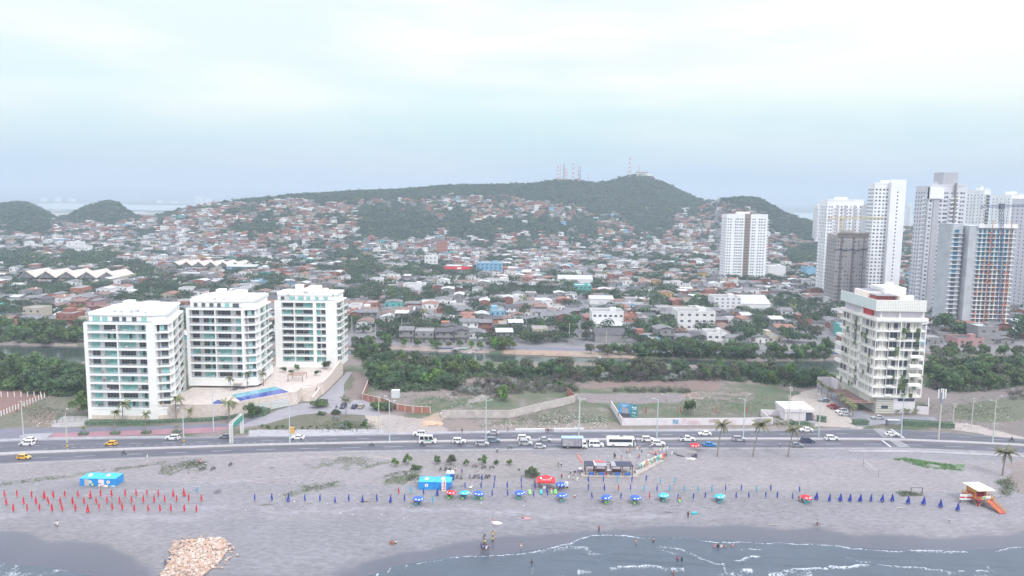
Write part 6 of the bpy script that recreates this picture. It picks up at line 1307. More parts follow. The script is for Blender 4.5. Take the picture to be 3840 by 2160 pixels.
for kd in('stand','walk','arms','sit','ride','ground','lie','bend'):
    J,E=pose(kd); body=skinmesh('body',J,E,skins[0])
    def sub(ks,es,f,m,name):
        JJ={k:(J[k][0],tuple(r*f for r in (J[k][1] if hasattr(J[k][1],'__len__') else (J[k][1],)*2))) for k in ks}; return skinmesh(name,JJ,es,m)
    mids={}
    for s in'lr': a=Vector(J['hip'+s][0]); c=Vector(J['knee'+s][0]); J['mid'+s]=(tuple(a.lerp(c,.72)),.08); sh=Vector(J['sh'+s][0]); el=Vector(J['el'+s][0]); J['sl'+s]=(tuple(sh.lerp(el,.75)),.055)
    shirt=sub(['pel','chest','shl','shr','sll','slr'],[('pel','chest'),('chest','shl'),('chest','shr'),('shl','sll'),('shr','slr')],1.18,cloth,'shirt')
    shorts=sub(['pel','hipl','hipr','midl','midr'],[('pel','hipl'),('pel','hipr'),('hipl','midl'),('hipr','midr')],1.17,cloth,'shorts')
    trous=sub(['pel','hipl','hipr','kneel','kneer','ankl','ankr'],[('pel','hipl'),('pel','hipr'),('hipl','kneel'),('hipr','kneer'),('kneel','ankl'),('kneer','ankr')],1.3,cloth,'trousers')
    h=Vector(J['head'][0]); tp=Vector(J['top'][0]); n_=Vector(J['nose'][0]); back=(h-n_).normalized(); b=MB(); b.tube([h+back*.02+(tp-h)*.1,h+back*.035+(tp-h)*.8,tp+(tp-h)*.45+back*.02],[.105,.112,.05],8,hairm); hair=b.mesh('hair')
    PO[kd]=(body,shirt,shorts,trous,hair)
CL={k:mat('cloth_'+k,c,.9) for k,c in {'white':(.75,.75,.76),'red':(.55,.05,.06),'black':(.03,.03,.035),'navy':(.04,.05,.16),'blue':(.08,.18,.50),'pink':(.62,.25,.33),'grey':(.25,.25,.27),'green':(.35,.62,.15),'yellow':(.65,.60,.15),'purple':(.22,.15,.40),'teal':(.1,.4,.45),'lblue':(.35,.50,.65),'orange':(.6,.25,.06),'vest':(.65,.85,.10)}.items()}
PLAB={}
def person(X,Y,kind,top,bot,skin,rz,label,long=False,grp='people on the beach and road',dz=0,pos=None):
    g=G(X,Y) if pos is None else Vector(pos); root=thing('person',label,'person',(g.x,g.y,g.z+dz),R(rz),grp)
    m=PO[kind]; sc=random.uniform(.96,1.06); root.scale=(sc,)*3
    def part(n,me,mt): o=mo(n,me,root); o.material_slots[0].link='OBJECT'; o.material_slots[0].material=mt
    part('body',m[0],skins[skin]); 
    if top: part('shirt',m[1],CL[top])
    if bot: part('trousers' if long else 'shorts',m[3] if long else m[2],CL[bot])
    o=mo('hair',m[4],root); return root
for X,Y,rz,c,lab in RID:
    g=G(X,Y); t=('black','grey','white')[c]; person(X,Y,'ride',t,'navy',0,math.degrees(rz)+90,'rider in %s on the %s'%(t,lab),True,'motorcycle riders',pos=(g.x-.2*math.cos(rz),g.y-.2*math.sin(rz),g.z+.38))
PL=[ # (zx,zy,zone,pose,top,bot,skin,rot,label,long)
(488,1022,Z1,'walk','white','grey',1,200,'walker in white on the left of a pair on the empty left sand'),(506,1024,Z1,'walk','white','white',0,200,'walker in white on the right of a pair on the empty left sand'),
(1450,1368,Z1,'stand',None,'blue',0,0,'shirtless person in blue shorts standing left of the boulder heap'),(1490,1332,Z1,'stand','white','navy',0,30,'person in white top and dark shorts at the edge of the boulder heap'),
(812,668,Z1,'sit','vest','vest',1,0,'person in lime yellow seated before the left blue tent'),(1757,470,Z1,'stand','pink','pink',0,40,'person in pink beside the parked motorcycles at left'),(1802,498,Z1,'stand','white','black',0,0,'person in white shirt near the parked motorcycles at left'),(426,1700/1,None,'stand','grey','grey',0,0,'skip'),
(1945,196,Z2,'walk','black','black',0,60,'person in black walking on the far verge above the suv'),(2243,180,Z2,'stand','white','grey',0,0,'person in white standing on the far verge behind the grey sedan'),
(1802,522,Z2,'stand','lblue','navy',0,0,'person in pale blue among motorcycles under the bushes'),(1945,556,Z2,'stand','purple','purple',0,0,'person in purple standing above the portable toilets'),(1888,528,Z2,'sit','white','red',0,0,'person in white and red sitting above the portable toilets'),(2066,590,Z2,'stand','white','navy',0,90,'person in white beside the motorcycles, left of the dark red clothes'),(2081,582,Z2,'stand','white','darkred' if 0 else 'purple',0,0,'person in white top and purple shorts behind the motorcycles'),
(1838,692,Z2,'sit','red','black',0,-20,'person in a red jacket sitting beside the blue tent'),(1850,682,Z2,'sit','red','black',0,20,'second person in red sitting beside the blue tent, further back'),
(1322,1165,Z2,'ground','red',None,1,30,'person in red sitting on the sand, left of a group of three'),(1340,1170,Z2,'ground',None,'black',1,0,'bare-backed person sitting on the sand between red and white'),(1362,1165,Z2,'ground','white','black',0,-30,'person in white sitting on the sand, right of a group of three'),
(2136,1132,Z2,'bend','black',None,0,150,'person in black bending over at the water edge'),(2146,1160,Z2,'ground','yellow','black',0,0,'person in yellow crouching behind the standing group'),(2116,1218,Z2,'stand','navy','navy',0,200,'person in navy, leftmost of the group in the shallows'),(2130,1230,Z2,'stand','lblue','navy',0,180,'person in pale blue, second in the group in the shallows'),(2144,1232,Z2,'stand','blue','navy',0,180,'person in blue, middle of the group in the shallows'),(2159,1232,Z2,'stand','white','white',0,180,'person in white shorts, fourth in the group in the shallows'),(2175,1226,Z2,'stand','pink','navy',0,170,'person in pink and white, rightmost of the group in the shallows'),
(2215,1108,Z2,'stand','orange','yellow',0,0,'person in yellow shorts standing farther back by the water'),(2214,1166,Z2,'stand','yellow','navy',0,0,'person in yellow top at the wet sand edge'),(2211,1000,Z2,'stand','pink','white',1,0,'person in pink beside the white inflatable'),
(1533,815,Z2,'sit','red','red',1,0,'person in red seated left under the leftmost open blue parasol'),(1555,817,Z2,'sit','grey','navy',1,0,'person in grey seated in the middle under the leftmost open parasol'),(1575,815,Z2,'sit','purple','navy',0,0,'person in purple seated right under the leftmost open parasol'),
(1835,760,Z2,'sit','black','black',0,0,'person in black under the open red parasol by the tent'),(1940,760,Z2,'sit','black','grey',0,0,'person in black, left under the open pale blue parasol near the tent'),(1960,758,Z2,'sit','black','black',0,0,'person in black, middle under the open pale blue parasol near the tent'),(1978,762,Z2,'sit','black','grey',0,0,'person in black, right under the open pale blue parasol near the tent'),
(140,184,Z3,'stand','white','grey',0,0,'skip'),(245,186,Z3,'stand','grey','grey',0,0,'person in grey left of the low white kerb wall'),(577,192,Z3,'stand','pink','navy',0,0,'person in pink top, leftmost by the low white wall'),(590,193,Z3,'stand','black','black',0,0,'person in black, second by the low white wall'),(603,196,Z3,'stand','navy','black',0,0,'person in navy, third by the low white wall'),(622,192,Z3,'stand','red','navy',0,0,'person in red top, fourth by the low white wall'),(640,190,Z3,'stand','lblue','navy',0,0,'person in pale blue, rightmost by the low white wall'),
(686,500,Z3,'stand','grey','grey',0,0,'person in grey standing on the bare sand left of the pavilion',1),(711,494,Z3,'stand','white','black',0,0,'small person in white beside the grey-clad one'),(776,602,Z3,'stand','white','white',0,30,'person in white, lower left of four near the open blue stall parasol',1),(793,562,Z3,'stand','white','black',0,0,'person in white shirt, uppermost of four near the stall parasol'),(817,608,Z3,'walk','grey','white',0,0,'person in grey and white, third of four near the stall'),(852,624,Z3,'stand','white','white',0,0,'person in white, rightmost of four near the stall',1),
(1122,427,Z3,'stand','white','lblue',0,0,'person in white with pale blue skirt on the sand above the pavilion',1),(1176,412,Z3,'stand','grey','black',0,0,'taller person in grey of a close pair above the pavilion',1),(1183,420,Z3,'stand','black','black',0,20,'shorter person in black of a close pair above the pavilion'),(1240,436,Z3,'walk','red','white',0,60,'child in red walking above the pavilion'),(1310,416,Z3,'arms','white','white',0,0,'person in white with raised arms above the pavilion',1),(1314,372,Z3,'stand','orange','orange',0,0,'person in orange behind the one with raised arms'),
(1395,416,Z3,'sit','red','navy',1,-50,'person in red sitting near the cone, above the letter sign'),(1472,412,Z3,'stand','white','white',0,0,'person in a white dress left of the red bundle',1),(1377,350,Z3,'stand','white','white',1,0,'person in white, left of two beside the coach front',1),(1398,344,Z3,'stand','white','red',1,0,'person in white with red shorts, right of two beside the coach front'),(1491,338,Z3,'stand','white','grey',0,0,'person in white, left of two behind the compact suv'),(1504,332,Z3,'stand','white','navy',0,20,'person in white, right of two behind the compact suv'),
(1580,362,Z3,'stand','vest','white',0,0,'person in a lime safety vest behind the letters',1),(1610,366,Z3,'stand','white','white',0,0,'person in white, left of two near the suv bumper',1),(1619,352,Z3,'stand','white','white',0,30,'person in white half hidden behind another near the suv bumper',1),(1641,352,Z3,'stand','white','white',0,0,'person in white clutching something dark right of the suv',1),(1632,408,Z3,'stand','grey','black',0,0,'person in grey shirt and black trousers at the right end of the letters',1),(1681,392,Z3,'walk','white','white',0,0,'person in a white hat and clothes right of the letters',1),
(1375,490,Z3,'stand','white','lblue',0,60,'person in white behind the left end of the letters'),(1357,556,Z3,'stand','white','navy',0,0,'person in white and navy between pavilion and letters',1),(1368,558,Z3,'stand','white','white',0,30,'person all in white between pavilion and letters',1),(1308,552,Z3,'stand','white','lblue',0,0,'person in white, left of three at the pavilion right end'),(1316,535,Z3,'stand','white','white',0,0,'person in white, middle of three at the pavilion right end'),(1322,562,Z3,'stand','white','lblue',0,0,'person in white, right of three at the pavilion right end'),(940,565,Z3,'sit','white','red',0,0,'person in white and red sitting at the pavilion left end'),
(375,945,Z3,'ground','pink','black',2,90,'sunbather in black sitting on the sand'),(408,942,Z3,'lie','pink',None,2,90,'sunbather in pink lying on a pink towel'),(1042,1066,Z3,'arms','red','navy',0,180,'person in red with dark trousers standing at the wet sand edge',1),(1823,940,Z3,'arms','black','black',0,150,'person in black standing near the pale water line at right',1),
(361,1212,Z3,'stand',None,'white',2,150,'pale person standing on the wet sand near the foam'),(1752,792,Z3,'sit','red','red',0,0,'person in red seated on a green chair beneath no parasol'),(829,756,Z3,'ground','white','red',0,0,'person in red and white sitting alone between the parasols'),(705,790,Z3,'sit','pink','pink',2,0,'person in pink under the open blue parasol near the red canopy'),(1080,802,Z3,'sit','white','grey',0,-60,'person in white under the open blue parasol below the pavilion'),(1352,800,Z3,'sit','navy','navy',0,60,'person in navy under the largest open blue parasol'),(1378,798,Z3,'sit','white','black',0,0,'person in white under the largest open blue parasol'),
(1580,782,Z3,'sit','white','black',0,0,'person in white, first of four under the turquoise parasol'),(1592,785,Z3,'sit','black','white',0,0,'person in black, second of four under the turquoise parasol'),(1605,784,Z3,'sit','white','black',0,0,'person in white, third of four under the turquoise parasol'),(1618,786,Z3,'sit','white','black',0,0,'person in white, last of four under the turquoise parasol'),(2070,790,Z3,'sit','red','black',0,0,'person in red, left under the right turquoise parasol'),(2090,795,Z3,'sit','white','red',0,0,'person in white, middle under the right turquoise parasol'),(2118,790,Z3,'sit','red','navy',0,0,'person in red, right under the right turquoise parasol'),
(330,750,Z3,'sit','red','white',0,0,'person in red and white beneath the second open blue parasol'),(640,665,Z3,'stand','black','white',0,0,'person in black and white under the red canopy',1),(520,665,Z3,'stand','white','grey',0,0,'person in white at the left post of the red canopy'),(625,715,Z3,'sit','pink','white',2,0,'person in pink on a green chair right of the red canopy'),(478,650,Z3,'stand','orange','grey',0,0,'person in orange left of the red canopy'),(716,600,Z3,'stand','red','black',0,0,'person in red behind the stall parasol'),
(290,322,Z4,'stand','white','black',0,0,'person in a white shirt at the road edge between two palms'),(1775,993,Z4,'walk','white','grey',1,240,'person in white walking alone at the far right'),(618,1008,Z4,'stand','white','grey',0,90,'person in white beside the red bicycle'),(455,785,Z4,'sit','red','white',0,0,'person in red under the open red parasol at right'),(480,795,Z4,'sit','white','teal',0,0,'person in white under the open red parasol at right'),(1695,72,Z4,'stand','red','navy',0,0,'person in red beside the tall antenna pole')]
for p in PL:
    if p[2] is None or p[8]=='skip': continue
    X,Y=q(p[0],p[1],p[2],s4 if p[2] is Z4 else 2.337); person(X,Y,p[3],p[4],p[5],p[6],p[7],p[8],len(p)>9)
for (a,b_,t,bo,sk,d,lab) in [(1365,1172,None,'grey',2,-.45,'bather standing knee deep, left of two near the second foam line'),(1520,1150,None,'black',2,-.75,'bather waist deep, right of two near the second foam line'),(455,1350,None,'black',1,-.45,'bather in black shorts wading with splashing foam'),(1730,1328,'red','navy',1,-.4,'bather in red, left of two in the shallows'),(1768,1332,'navy','navy',0,-.4,'bather in navy, right of two in the shallows'),(1695,1450,None,'red',1,-.45,'bather in red shorts at the bottom edge'),(2055,1205,'pink','pink',1,-.7,'bather in pink, leftmost of five at the right foam'),(2085,1215,'black','black',0,-.5,'bather in black, second of five at the right foam'),(2114,1200,'white','white',2,-.95,'bather in white deep in the water, third of five'),(2148,1202,None,'red',2,-.95,'bare bather deep in the water, fourth of five'),(2212,1192,'pink','pink',2,-.9,'bather in pink, rightmost of five at the right foam')]:
    X,Y=q(a,b_,Z3); person(X,Y,'stand',t,bo,sk,random.uniform(120,240),lab,grp='bathers in the sea',dz=d+.2)
for n_,(x,y) in enumerate([(2181,1262),(2186,1268),(1212,1412),(1218,1450)]): person(x,y,'stand',('black','red','black','orange')[n_],'grey',0,0,['person in black walking in the narrow street','person in red walking in the narrow street','person in black on the podium steps','person in orange on the podium steps'][n_])
# ---------------- parasols ----------------
pole=mat('parasol_pole',(.22,.16,.13),.6); PC={'red':mat('parasol_red',(.60,.03,.05),.75),'blue':mat('parasol_blue',(.03,.05,.38),.75),'sky':mat('parasol_skyblue',(.05,.42,.60),.75),'cobalt':mat('parasol_cobalt',(.04,.12,.58),.7)}
logo=mat('parasol_print',(.75,.75,.78),.8)
CLT={}
def closed_t(v):
    root=bpy.data.objects.new('closed_parasol',None); C.objects.link(root); rs=random.Random(v)
    b=MB(); b.tube([(0,0,-.2),(0,0,2.55)],.03,6,pole); b.obj('pole',root)
    b=MB(); n=10; prof={0:[(.55,.20),(.9,.24),(1.5,.19),(2.2,.12),(2.5,.05)],1:[(.6,.15),(.85,.24),(1.2,.13),(1.8,.20),(2.3,.13),(2.5,.04)],2:[(.3,.42),(.7,.36),(1.4,.22),(2.1,.12),(2.5,.04)],3:[(.35,.52),(.7,.42),(1.3,.28),(2.0,.15),(2.5,.04)]}[v]
    base=[]
    for z,r in prof:
        ring=[]
        for k in range(n*2):
            a=k*math.pi/n; rr=r*(1.15 if k%2 else .72)*(1+.12*math.sin(a*2+v)); ring.append(len(b.v)); b.v.append((rr*math.cos(a)+.05*math.sin(z*3+v),rr*math.sin(a),z+(.07 if k%2 else -.03)*(1 if z<1 else 0)))
        base.append(ring)
    for r0_,r1_ in zip(base[:-1],base[1:]):
        for k in range(n*2): j=(k+1)%(n*2); b.f.append((r0_[k],r0_[j],r1_[j],r1_[k])); b.m.append(b.mi(PC['red']))
    b.obj('canopy',root); 
    b=MB(); r=prof[1][1]*1.12; b.poly([(-.09,-r-.02,prof[1][0]-.05),(.07,-r-.02,prof[1][0]-.05),(.07,-r-.02,prof[1][0]+.1),(-.09,-r-.02,prof[1][0]+.1)],logo); b.obj('white_print',root); return root
for v in range(4): CLT[v]=[closed_t(v),0]
def cpar(X,Y,c,v,label,grp,sc=1.0):
    g=G(X,Y); t=CLT[v]; o=t[0] if not t[1] else dup(t[0]); t[1]=1; o.name='closed_parasol'; o.location=(g.x,g.y,g.z); rs_=random; o.rotation_euler=(rs_.uniform(-.05,.05),rs_.uniform(-.06,.06),rs_.uniform(-.6,.6)); k=sc*rs_.uniform(.94,1.06); wx_=k*(.85 if v<2 else .8 if v==2 else 1); o.scale=(wx_,wx_,k); recolor(o,('canopy',),PC[c]); tag(o,label,'parasol',grp); return o
rr=[[(43,772),(153,772),(278,780),(388,775),(470,778),(573,775),(685,773),(793,772),(885,768),(980,768),(1097,765),(1197,765),(1290,762),(1387,762),(1518,758),(1617,755)],
[(57,842),(208,838),(317,836),(427,834),(530,832),(638,832),(740,830),(845,830),(943,828),(1050,826),(1153,824),(1255,822),(1352,818),(1447,816),(1548,812),(1655,812),(1765,808)],
[(118,897),(240,896),(347,895),(457,896),(547,896),(663,893),(770,898),(873,885),(985,885),(1075,882),(1177,898),(1302,896),(1403,896),(1498,898),(1615,900),(1722,900)]]
for ri,rw in enumerate(rr):
    for k,(a,b_) in enumerate(rw): X,Y=q(a,b_,Z1); cpar(X,Y,'red',random.choice([0,0,0,1]) if (ri,k) not in((0,3),(0,7),(0,14),(0,15),(2,6)) else 2,'closed red parasol, %s from left in the %s row of the red block'%(ordw(k+1),('back','middle','front')[ri]),'closed red parasols')
bl=[(128,805,2),(280,803,2),(423,803,2),(570,808,2),(698,808,2),(953,808,2),(1075,808,2),(1200,810,2),(1320,812,2),(1440,812,2)]
for k,(a,b_,_) in enumerate(bl): X,Y=q(a,b_,Z2); cpar(X,Y,'blue',2 if k in(2,6,8) else 0,'closed blue parasol in the lone left-hand line, %s from left'%ordw(k+1),'closed blue parasols on the left')
X,Y=q(835,808,Z2); cpar(X,Y,'blue',2,'blue parasol slipped half down its bare pole in the left-hand line','closed blue parasols on the left',.8)
sp=[(1392,742,'red','closed red parasol standing alone left of the right-hand blue tent'),(1500,735,'sky','closed pale blue parasol just right of the lone red one'),(1687,822,'sky','closed pale blue parasol below the right-hand blue tent'),(1610,752,'blue','closed blue parasol before the middle of the right-hand tent'),(1727,752,'blue','closed flared blue parasol before the white banner')]
for a,b_,c,l in sp: X,Y=q(a,b_,Z2); cpar(X,Y,c,0 if 'flared' not in l else 2,l,None)
X,Y=q(1730,722,Z1); cpar(X,Y,'sky',0,'closed pale blue parasol behind the right end of the red block',None,.8)
mid=[(175,690,Z3,'blue',-1)]
B3=[[(2120,630,Z2),(2232,635,Z2),(360,640,Z3),(950,640,Z3),(1081,635,Z3),(1203,645,Z3,'sky'),(1330,640,Z3),(1455,633,Z3),(1583,652,Z3,'sky'),(1706,650,Z3,'sky')],
[(1975,690,Z2),(2110,690,Z2),(2225,692,Z2),(237,692,Z3),(365,697,Z3),(483,697,Z3),(584,727,Z3),(702,708,Z3),(952,712,Z3),(1088,712,Z3),(1212,718,Z3,'red'),(1320,710,Z3),(1439,718,Z3,'sky'),(1550,718,Z3),(1662,718,Z3,'sky'),(1787,722,Z3,'sky'),(1908,722,Z3,'sky'),(2029,722,Z3,'sky'),(2152,714,Z3),(2291,720,Z3),(85,722,Z4,'sky'),(209,712,Z4),(460,725,Z4)],
[(2207,760,Z2),(241,760,Z3),(470,772,Z3),(594,767,Z3),(982,780,Z3),(1233,793,Z3),(1486,790,Z3,'red'),(1733,795,Z3),(1871,790,Z3),(1972,785,Z3),(2243,782,Z3),(18,778,Z4),(167,778,Z4),(268,785,Z4),(403,790,Z4)]]
CN={'blue':'blue','sky':'pale blue','red':'red'}
for ri,rw in enumerate(B3):
    for k,it in enumerate(rw):
        c=it[3] if len(it)>3 else 'blue'; X,Y=q(it[0],it[1],it[2],s4 if it[2] is Z4 else 2.337); cpar(X,Y,c,random.choice([0,0,1]),'closed %s parasol, %s from left in the %s row right of the blue tent'%(CN[c],ordw(k+1),('back','middle','front')[ri]),'closed parasols right of the tent',.95)
for k,(a,b_) in enumerate([(610,785),(725,800),(820,797),(905,800),(995,800),(1087,800),(1187,803),(1278,800),(1415,820),(1550,828),(1702,852),(1850,880)]):
    X,Y=q(a,b_,Z4,s4); cpar(X,Y,'blue',3 if k not in(1,5) else 2,'half-folded flared blue parasol, %s from left in the line leading to the lifeguard hut'%ordw(k+1),'flared blue parasols at the right',1.0)
def open_t():
    root=bpy.data.objects.new('open_parasol',None); C.objects.link(root); b=MB(); b.tube([(0,0,-.2),(0,0,2.4)],.035,6,pole); b.obj('pole',root)
    b=MB(); n=8; P=[[(r*math.cos(k*math.pi/4+.2),r*math.sin(k*math.pi/4+.2),z) for k in range(n)] for r,z in((1.75,1.62),(1.72,1.80),(.9,2.2),(.08,2.42))]
    for A_,B_ in zip(P[:-1],P[1:]):
        for k in range(n): j=(k+1)%n; b.poly([A_[k],A_[j],B_[j],B_[k]],PC['cobalt']); 
    b.obj('canopy',root); b=MB()
    for k in(4,5,6,0): a0=k*math.pi/4+.35; a1=a0+.42; Q=lambda a,r,z:(r*math.cos(a),r*math.sin(a),z+.05); b.poly([Q(a0,1.50,1.88),Q(a1,1.50,1.88),Q(a1,1.22,2.02),Q(a0,1.22,2.02)],logo)
    b.obj('white_print',root); return root
ot=[open_t(),0]
def opar(X,Y,c,label,sc=1.0):
    g=G(X,Y); o=ot[0] if not ot[1] else dup(ot[0]); ot[1]=1; o.name='open_parasol'; o.location=g; o.rotation_euler=(random.uniform(-.08,.08),random.uniform(-.1,.1),random.random()); o.scale=(sc,)*3; recolor(o,('canopy',),PC[c]); tag(o,label,'parasol','open parasols'); return g
plastic={'green':mat('plastic_green',(.16,.55,.12),.5),'aqua':mat('plastic_aqua',(.04,.42,.50),.5),'lime':mat('plastic_lime',(.28,.62,.18),.5)}
def chair_t():
    root=bpy.data.objects.new('plastic_chair',None); C.objects.link(root); m=plastic['green']; b=MB(); b.box(-.25,.25,-.25,.25,.42,.46,m); b.obj('seat',root); b=MB(); b.box(-.25,.25,.22,.27,.46,.88,m); b.obj('backrest',root)
    for s in(-1,1): b=MB(); b.tube([(s*.26,-.22,.44),(s*.27,-.2,.66),(s*.26,.24,.68)],.025,4,m); b.obj('armrest',root)
    for x in(-.22,.22):
        for y in(-.22,.22): b=MB(); b.tube([(x,y,.43),(x*1.15,y*1.15,0)],.025,4,m); b.obj('leg',root)
    return root
cht=[chair_t(),0]; 
def chair(pos,c,rz,label):
    o=cht[0] if not cht[1] else dup(cht[0]); cht[1]=1; o.name='plastic_chair'; o.location=pos; o.rotation_euler.z=rz; recolor(o,('seat','backrest','armrest','leg'),plastic[c]); tag(o,label,'chair','plastic beach chairs')
OP=[(1563,818,Z2,'cobalt','leftmost open blue parasol, below the right-hand blue tent',['aqua','aqua']),(1848,765,Z2,'red','open red parasol just right of the blue tent banner',['green','lime']),(1968,768,Z2,'sky','open pale blue parasol between the red and blue open ones',['aqua','lime']),(2090,770,Z2,'cobalt','open blue parasol right of the pale blue one near the toilets',['green','aqua','lime','aqua']),(352,765,Z3,'cobalt','open blue parasol left of the two green loungers',['lime','aqua']),(712,690,Z3,'cobalt','open blue parasol over the vendor stall right of the red canopy',[]),(725,788,Z3,'cobalt','open blue parasol below the vendor stall',['green','aqua']),(1112,805,Z3,'cobalt','open blue parasol below the middle of the pavilion',['lime','green']),(1363,808,Z3,'cobalt','open blue parasol below the right end of the pavilion',['lime','lime']),(1612,788,Z3,'sky','open turquoise parasol below the letter sign',['lime','aqua']),(2103,798,Z3,'sky','open turquoise parasol farther right, below the tallest palm',['aqua','aqua']),(517,805,Z4,'red','open red parasol at the start of the flared blue line',['aqua','aqua','aqua'])]
OPL=['open parasol below the blue tent','open red parasol by the banner','open pale blue parasol by the toilets','open blue parasol beside that pale one','open parasol left of the loungers','stall parasol','open parasol below the stall','open parasol below the pavilion middle','open parasol below the pavilion right end','turquoise parasol below the letters','right-hand turquoise parasol','open red parasol at the right']
for OPI,(a,b_,o_,c,l,ch) in enumerate(OP):
    X,Y=q(a,b_,o_,s4 if o_ is Z4 else 2.337); g=opar(X,Y,c,l,.9)
    for i,cc in enumerate(ch): an=2.2+i*(6.28/max(len(ch),3)); chair((g.x+1.15*math.cos(an),g.y+1.0*math.sin(an)-.4,g.z),cc,an-math.pi/2,'%s plastic chair, %s around the %s'%(cc,ordw(i+1),' '.join(l.split()[:6]).rstrip(',')) if 0 else '%s plastic chair, %s around the %s'%(cc,ordw(i+1),OPL[OPI]))
    if ch: t_=thing('plastic_table','small plastic table under the %s'%OPL[OPI],'table',(g.x+.1,g.y-.5,g.z),0,'plastic beach tables'); b=MB(); b.box(-.4,.4,-.4,.4,.66,.7,plastic[ch[0]]); b.obj('tabletop',t_); [ (lambda b:(b.cyl(x,y,0,.66,.03,n=4,m=plastic[ch[0]]),b.obj('leg',t_)))(MB()) for x in(-.33,.33) for y in(-.33,.33)]
X,Y=q(1885,345,Z3); opar(X,Y,'red','open red parasol beside the road near the sand heap',1.0)
def lounger(X,Y,c,label):
    g=G(X,Y); r_=thing('lounger',label,'lounger',g,random.uniform(-.1,.1),'plastic loungers'); m=plastic[c]; b=MB(); b.box(-.33,.33,-.9,.3,.28,.36,m); b.obj('seat',r_); b=MB(); b.box(-.33,.33,0,.08,0,.8,m); o=b.obj('backrest',r_,(0,.3,.34)); o.rotation_euler.x=-.6; b=MB()
    for x in(-.3,.3):
        for y in(-.8,.3): b.box(x-.03,x+.03,y-.03,y+.03,0,.28,m)
    b.obj('legs',r_)
for a,b_,c,l in [(438,730,'lime','lime green lounger, leftmost of the loungers below the red canopy'),(537,728,'aqua','aqua and green lounger below the red canopy'),(662,725,'green','dark green lounger below the vendor stall')]: lounger(*q(a,b_,Z3),c,l)
chair(G(*q(628,735,Z3)),'lime',0,'lime chair between the aqua and dark green loungers'); chair(G(*q(1752,808,Z3)),'lime',0,'lime green chair under the person in red on open sand'); 
# ---------------- tents, canopy, toilets ----------------
tb=mat('tent_blue',(.02,.26,.66),.6,.1,.6); tl=mat('tent_roof_blue',(.05,.42,.78),.6,.06,.6); discm=mat('emblem_white',(.75,.75,.75),.8); emb=mat('emblem_ink',(.30,.33,.30),.8)
def disc(b,c,u,v,r,m,n=20): c,u,v=Vector(c),Vector(u),Vector(v); b.poly([c+u*r*math.cos(k*6.2832/n)+v*r*math.sin(k*6.2832/n) for k in range(n)],m)
def tent(px,label,W_,D_=4.2,doors=1,rz=0,cols=2):
    g=G(*px); root=thing('tent',label,'tent',g,rz); w=W_/2
    for i in range(2):
        x0=i*w; b=MB(); b.box(x0+.03,x0+w-.03,0,D_,0,2.2,tb); b.obj('tent_wall',root)
        b=MB(); A=[(x0,-.08,2.2),(x0+w,-.08,2.2),(x0+w,D_+.08,2.2),(x0,D_+.08,2.2)]; t=(x0+w/2,D_/2,3.2)
        for k in range(4): b.poly([A[k],A[(k+1)%4],t],tl)
        b.poly(A[::-1],tl); b.obj('tent_roof',root)
        b=MB(); n=Vector((0,-1.0,2.1)).normalized(); u=Vector((1,0,0)); v=n.cross(u); v=Vector((0,2.1,1.0)).normalized(); disc(b,Vector((x0+w/2,D_*.26,2.2+.52+.04))+Vector((0,-.03,.06)),u,v,.55,discm); disc(b,Vector((x0+w/2,D_*.26,2.2+.52+.06))+Vector((0,-.04,.07)),u,v,.30,mat('emblem_pale',(.55,.60,.58)))
        b.obj('roof_emblem',root)
        b=MB(); disc(b,(x0+w*(.5 if not doors else .58),-.06 if 1 else 0,1.25),(1,0,0),(0,0,1),.5,discm); disc(b,(x0+w*(.5 if not doors else .58),-.075,1.25),(.35,0,0),(0,0,1),.36,emb); b.obj('wall_emblem',root)
    return root
t1=tent(q(700,660,Z1),'pair of joined blue tents with white round emblems left, above the red parasols',10.2)
b=MB(); b.box(1.4,2.6,-.12,-.03,.1,2.0,mat('tent_door_beige',(.50,.45,.42),.8)); b.obj('door_flap',t1); b=MB(); b.box(5.3,6.9,-.14,-.03,.1,1.95,mat('cabinet_white',(.72,.70,.72),.6)); b.box(5.3,6.1,-.16,-.14,.7,.9,mat('stripe_red',(.4,.05,.1))); b.obj('white_panel',t1)
t2=tent(q(1562,690,Z2),'pair of joined blue tents with white round emblems beside the portable toilets',9.3,3.9,0)
def text(s,root,loc,size,m,rot=(math.pi/2,0,0),name='lettering',ext=.01,sx=1):
    c=bpy.data.curves.new(name,'FONT'); c.body=s; c.size=size; c.extrude=ext; c.align_x='CENTER'; o=bpy.data.objects.new(name,c); C.objects.link(o); bpy.context.view_layer.update()
    me=bpy.data.meshes.new_from_object(o.evaluated_get(bpy.context.evaluated_depsgraph_get())); bpy.data.objects.remove(o); me.materials.clear(); me.materials.append(m); o=bpy.data.objects.new(name,me); C.objects.link(o); o.parent=root; o.location=loc; o.rotation_euler=rot; o.scale=(sx,1,1); return o
redl=mat('letter_red',(.55,.04,.07),.7)
g=G(*q(1787,705,Z2)); bn=thing('banner','tall white banner with red lettering leaning on the blue tent','banner',(g.x,g.y-.3,g.z)); b=MB(); b.box(-.62,.62,0,.05,.05,3.2,discm); b.obj('banner_cloth',bn); b=MB(); disc(b,(.2,-.02,1.0),(.30,0,0),(0,0,.62),1,redl); disc(b,(.2,-.035,1.0),(.13,0,0),(0,0,.38),1,discm); b.box(.02,.16,-.03,-.005,1.7,2.9,redl); b.box(.24,.38,-.03,-.005,1.7,2.6,redl); b.box(.1,.4,-.032,-.01,2.7,2.85,redl); b.box(-.3,-.22,-.03,-.005,1.1,2.8,mat('ink_grey',(.35,.35,.35))); disc(b,(-.2,-.02,.45),(.16,0,0),(0,0,.16),1,mat('ink_maroon',(.2,.02,.04))); b.obj('red_lettering',bn)
toil=[('pale blue portable toilet with white roof','left',1825,(.05,.45,.68)),('dark blue portable toilet with white roof','right',1861,(.04,.10,.36))]
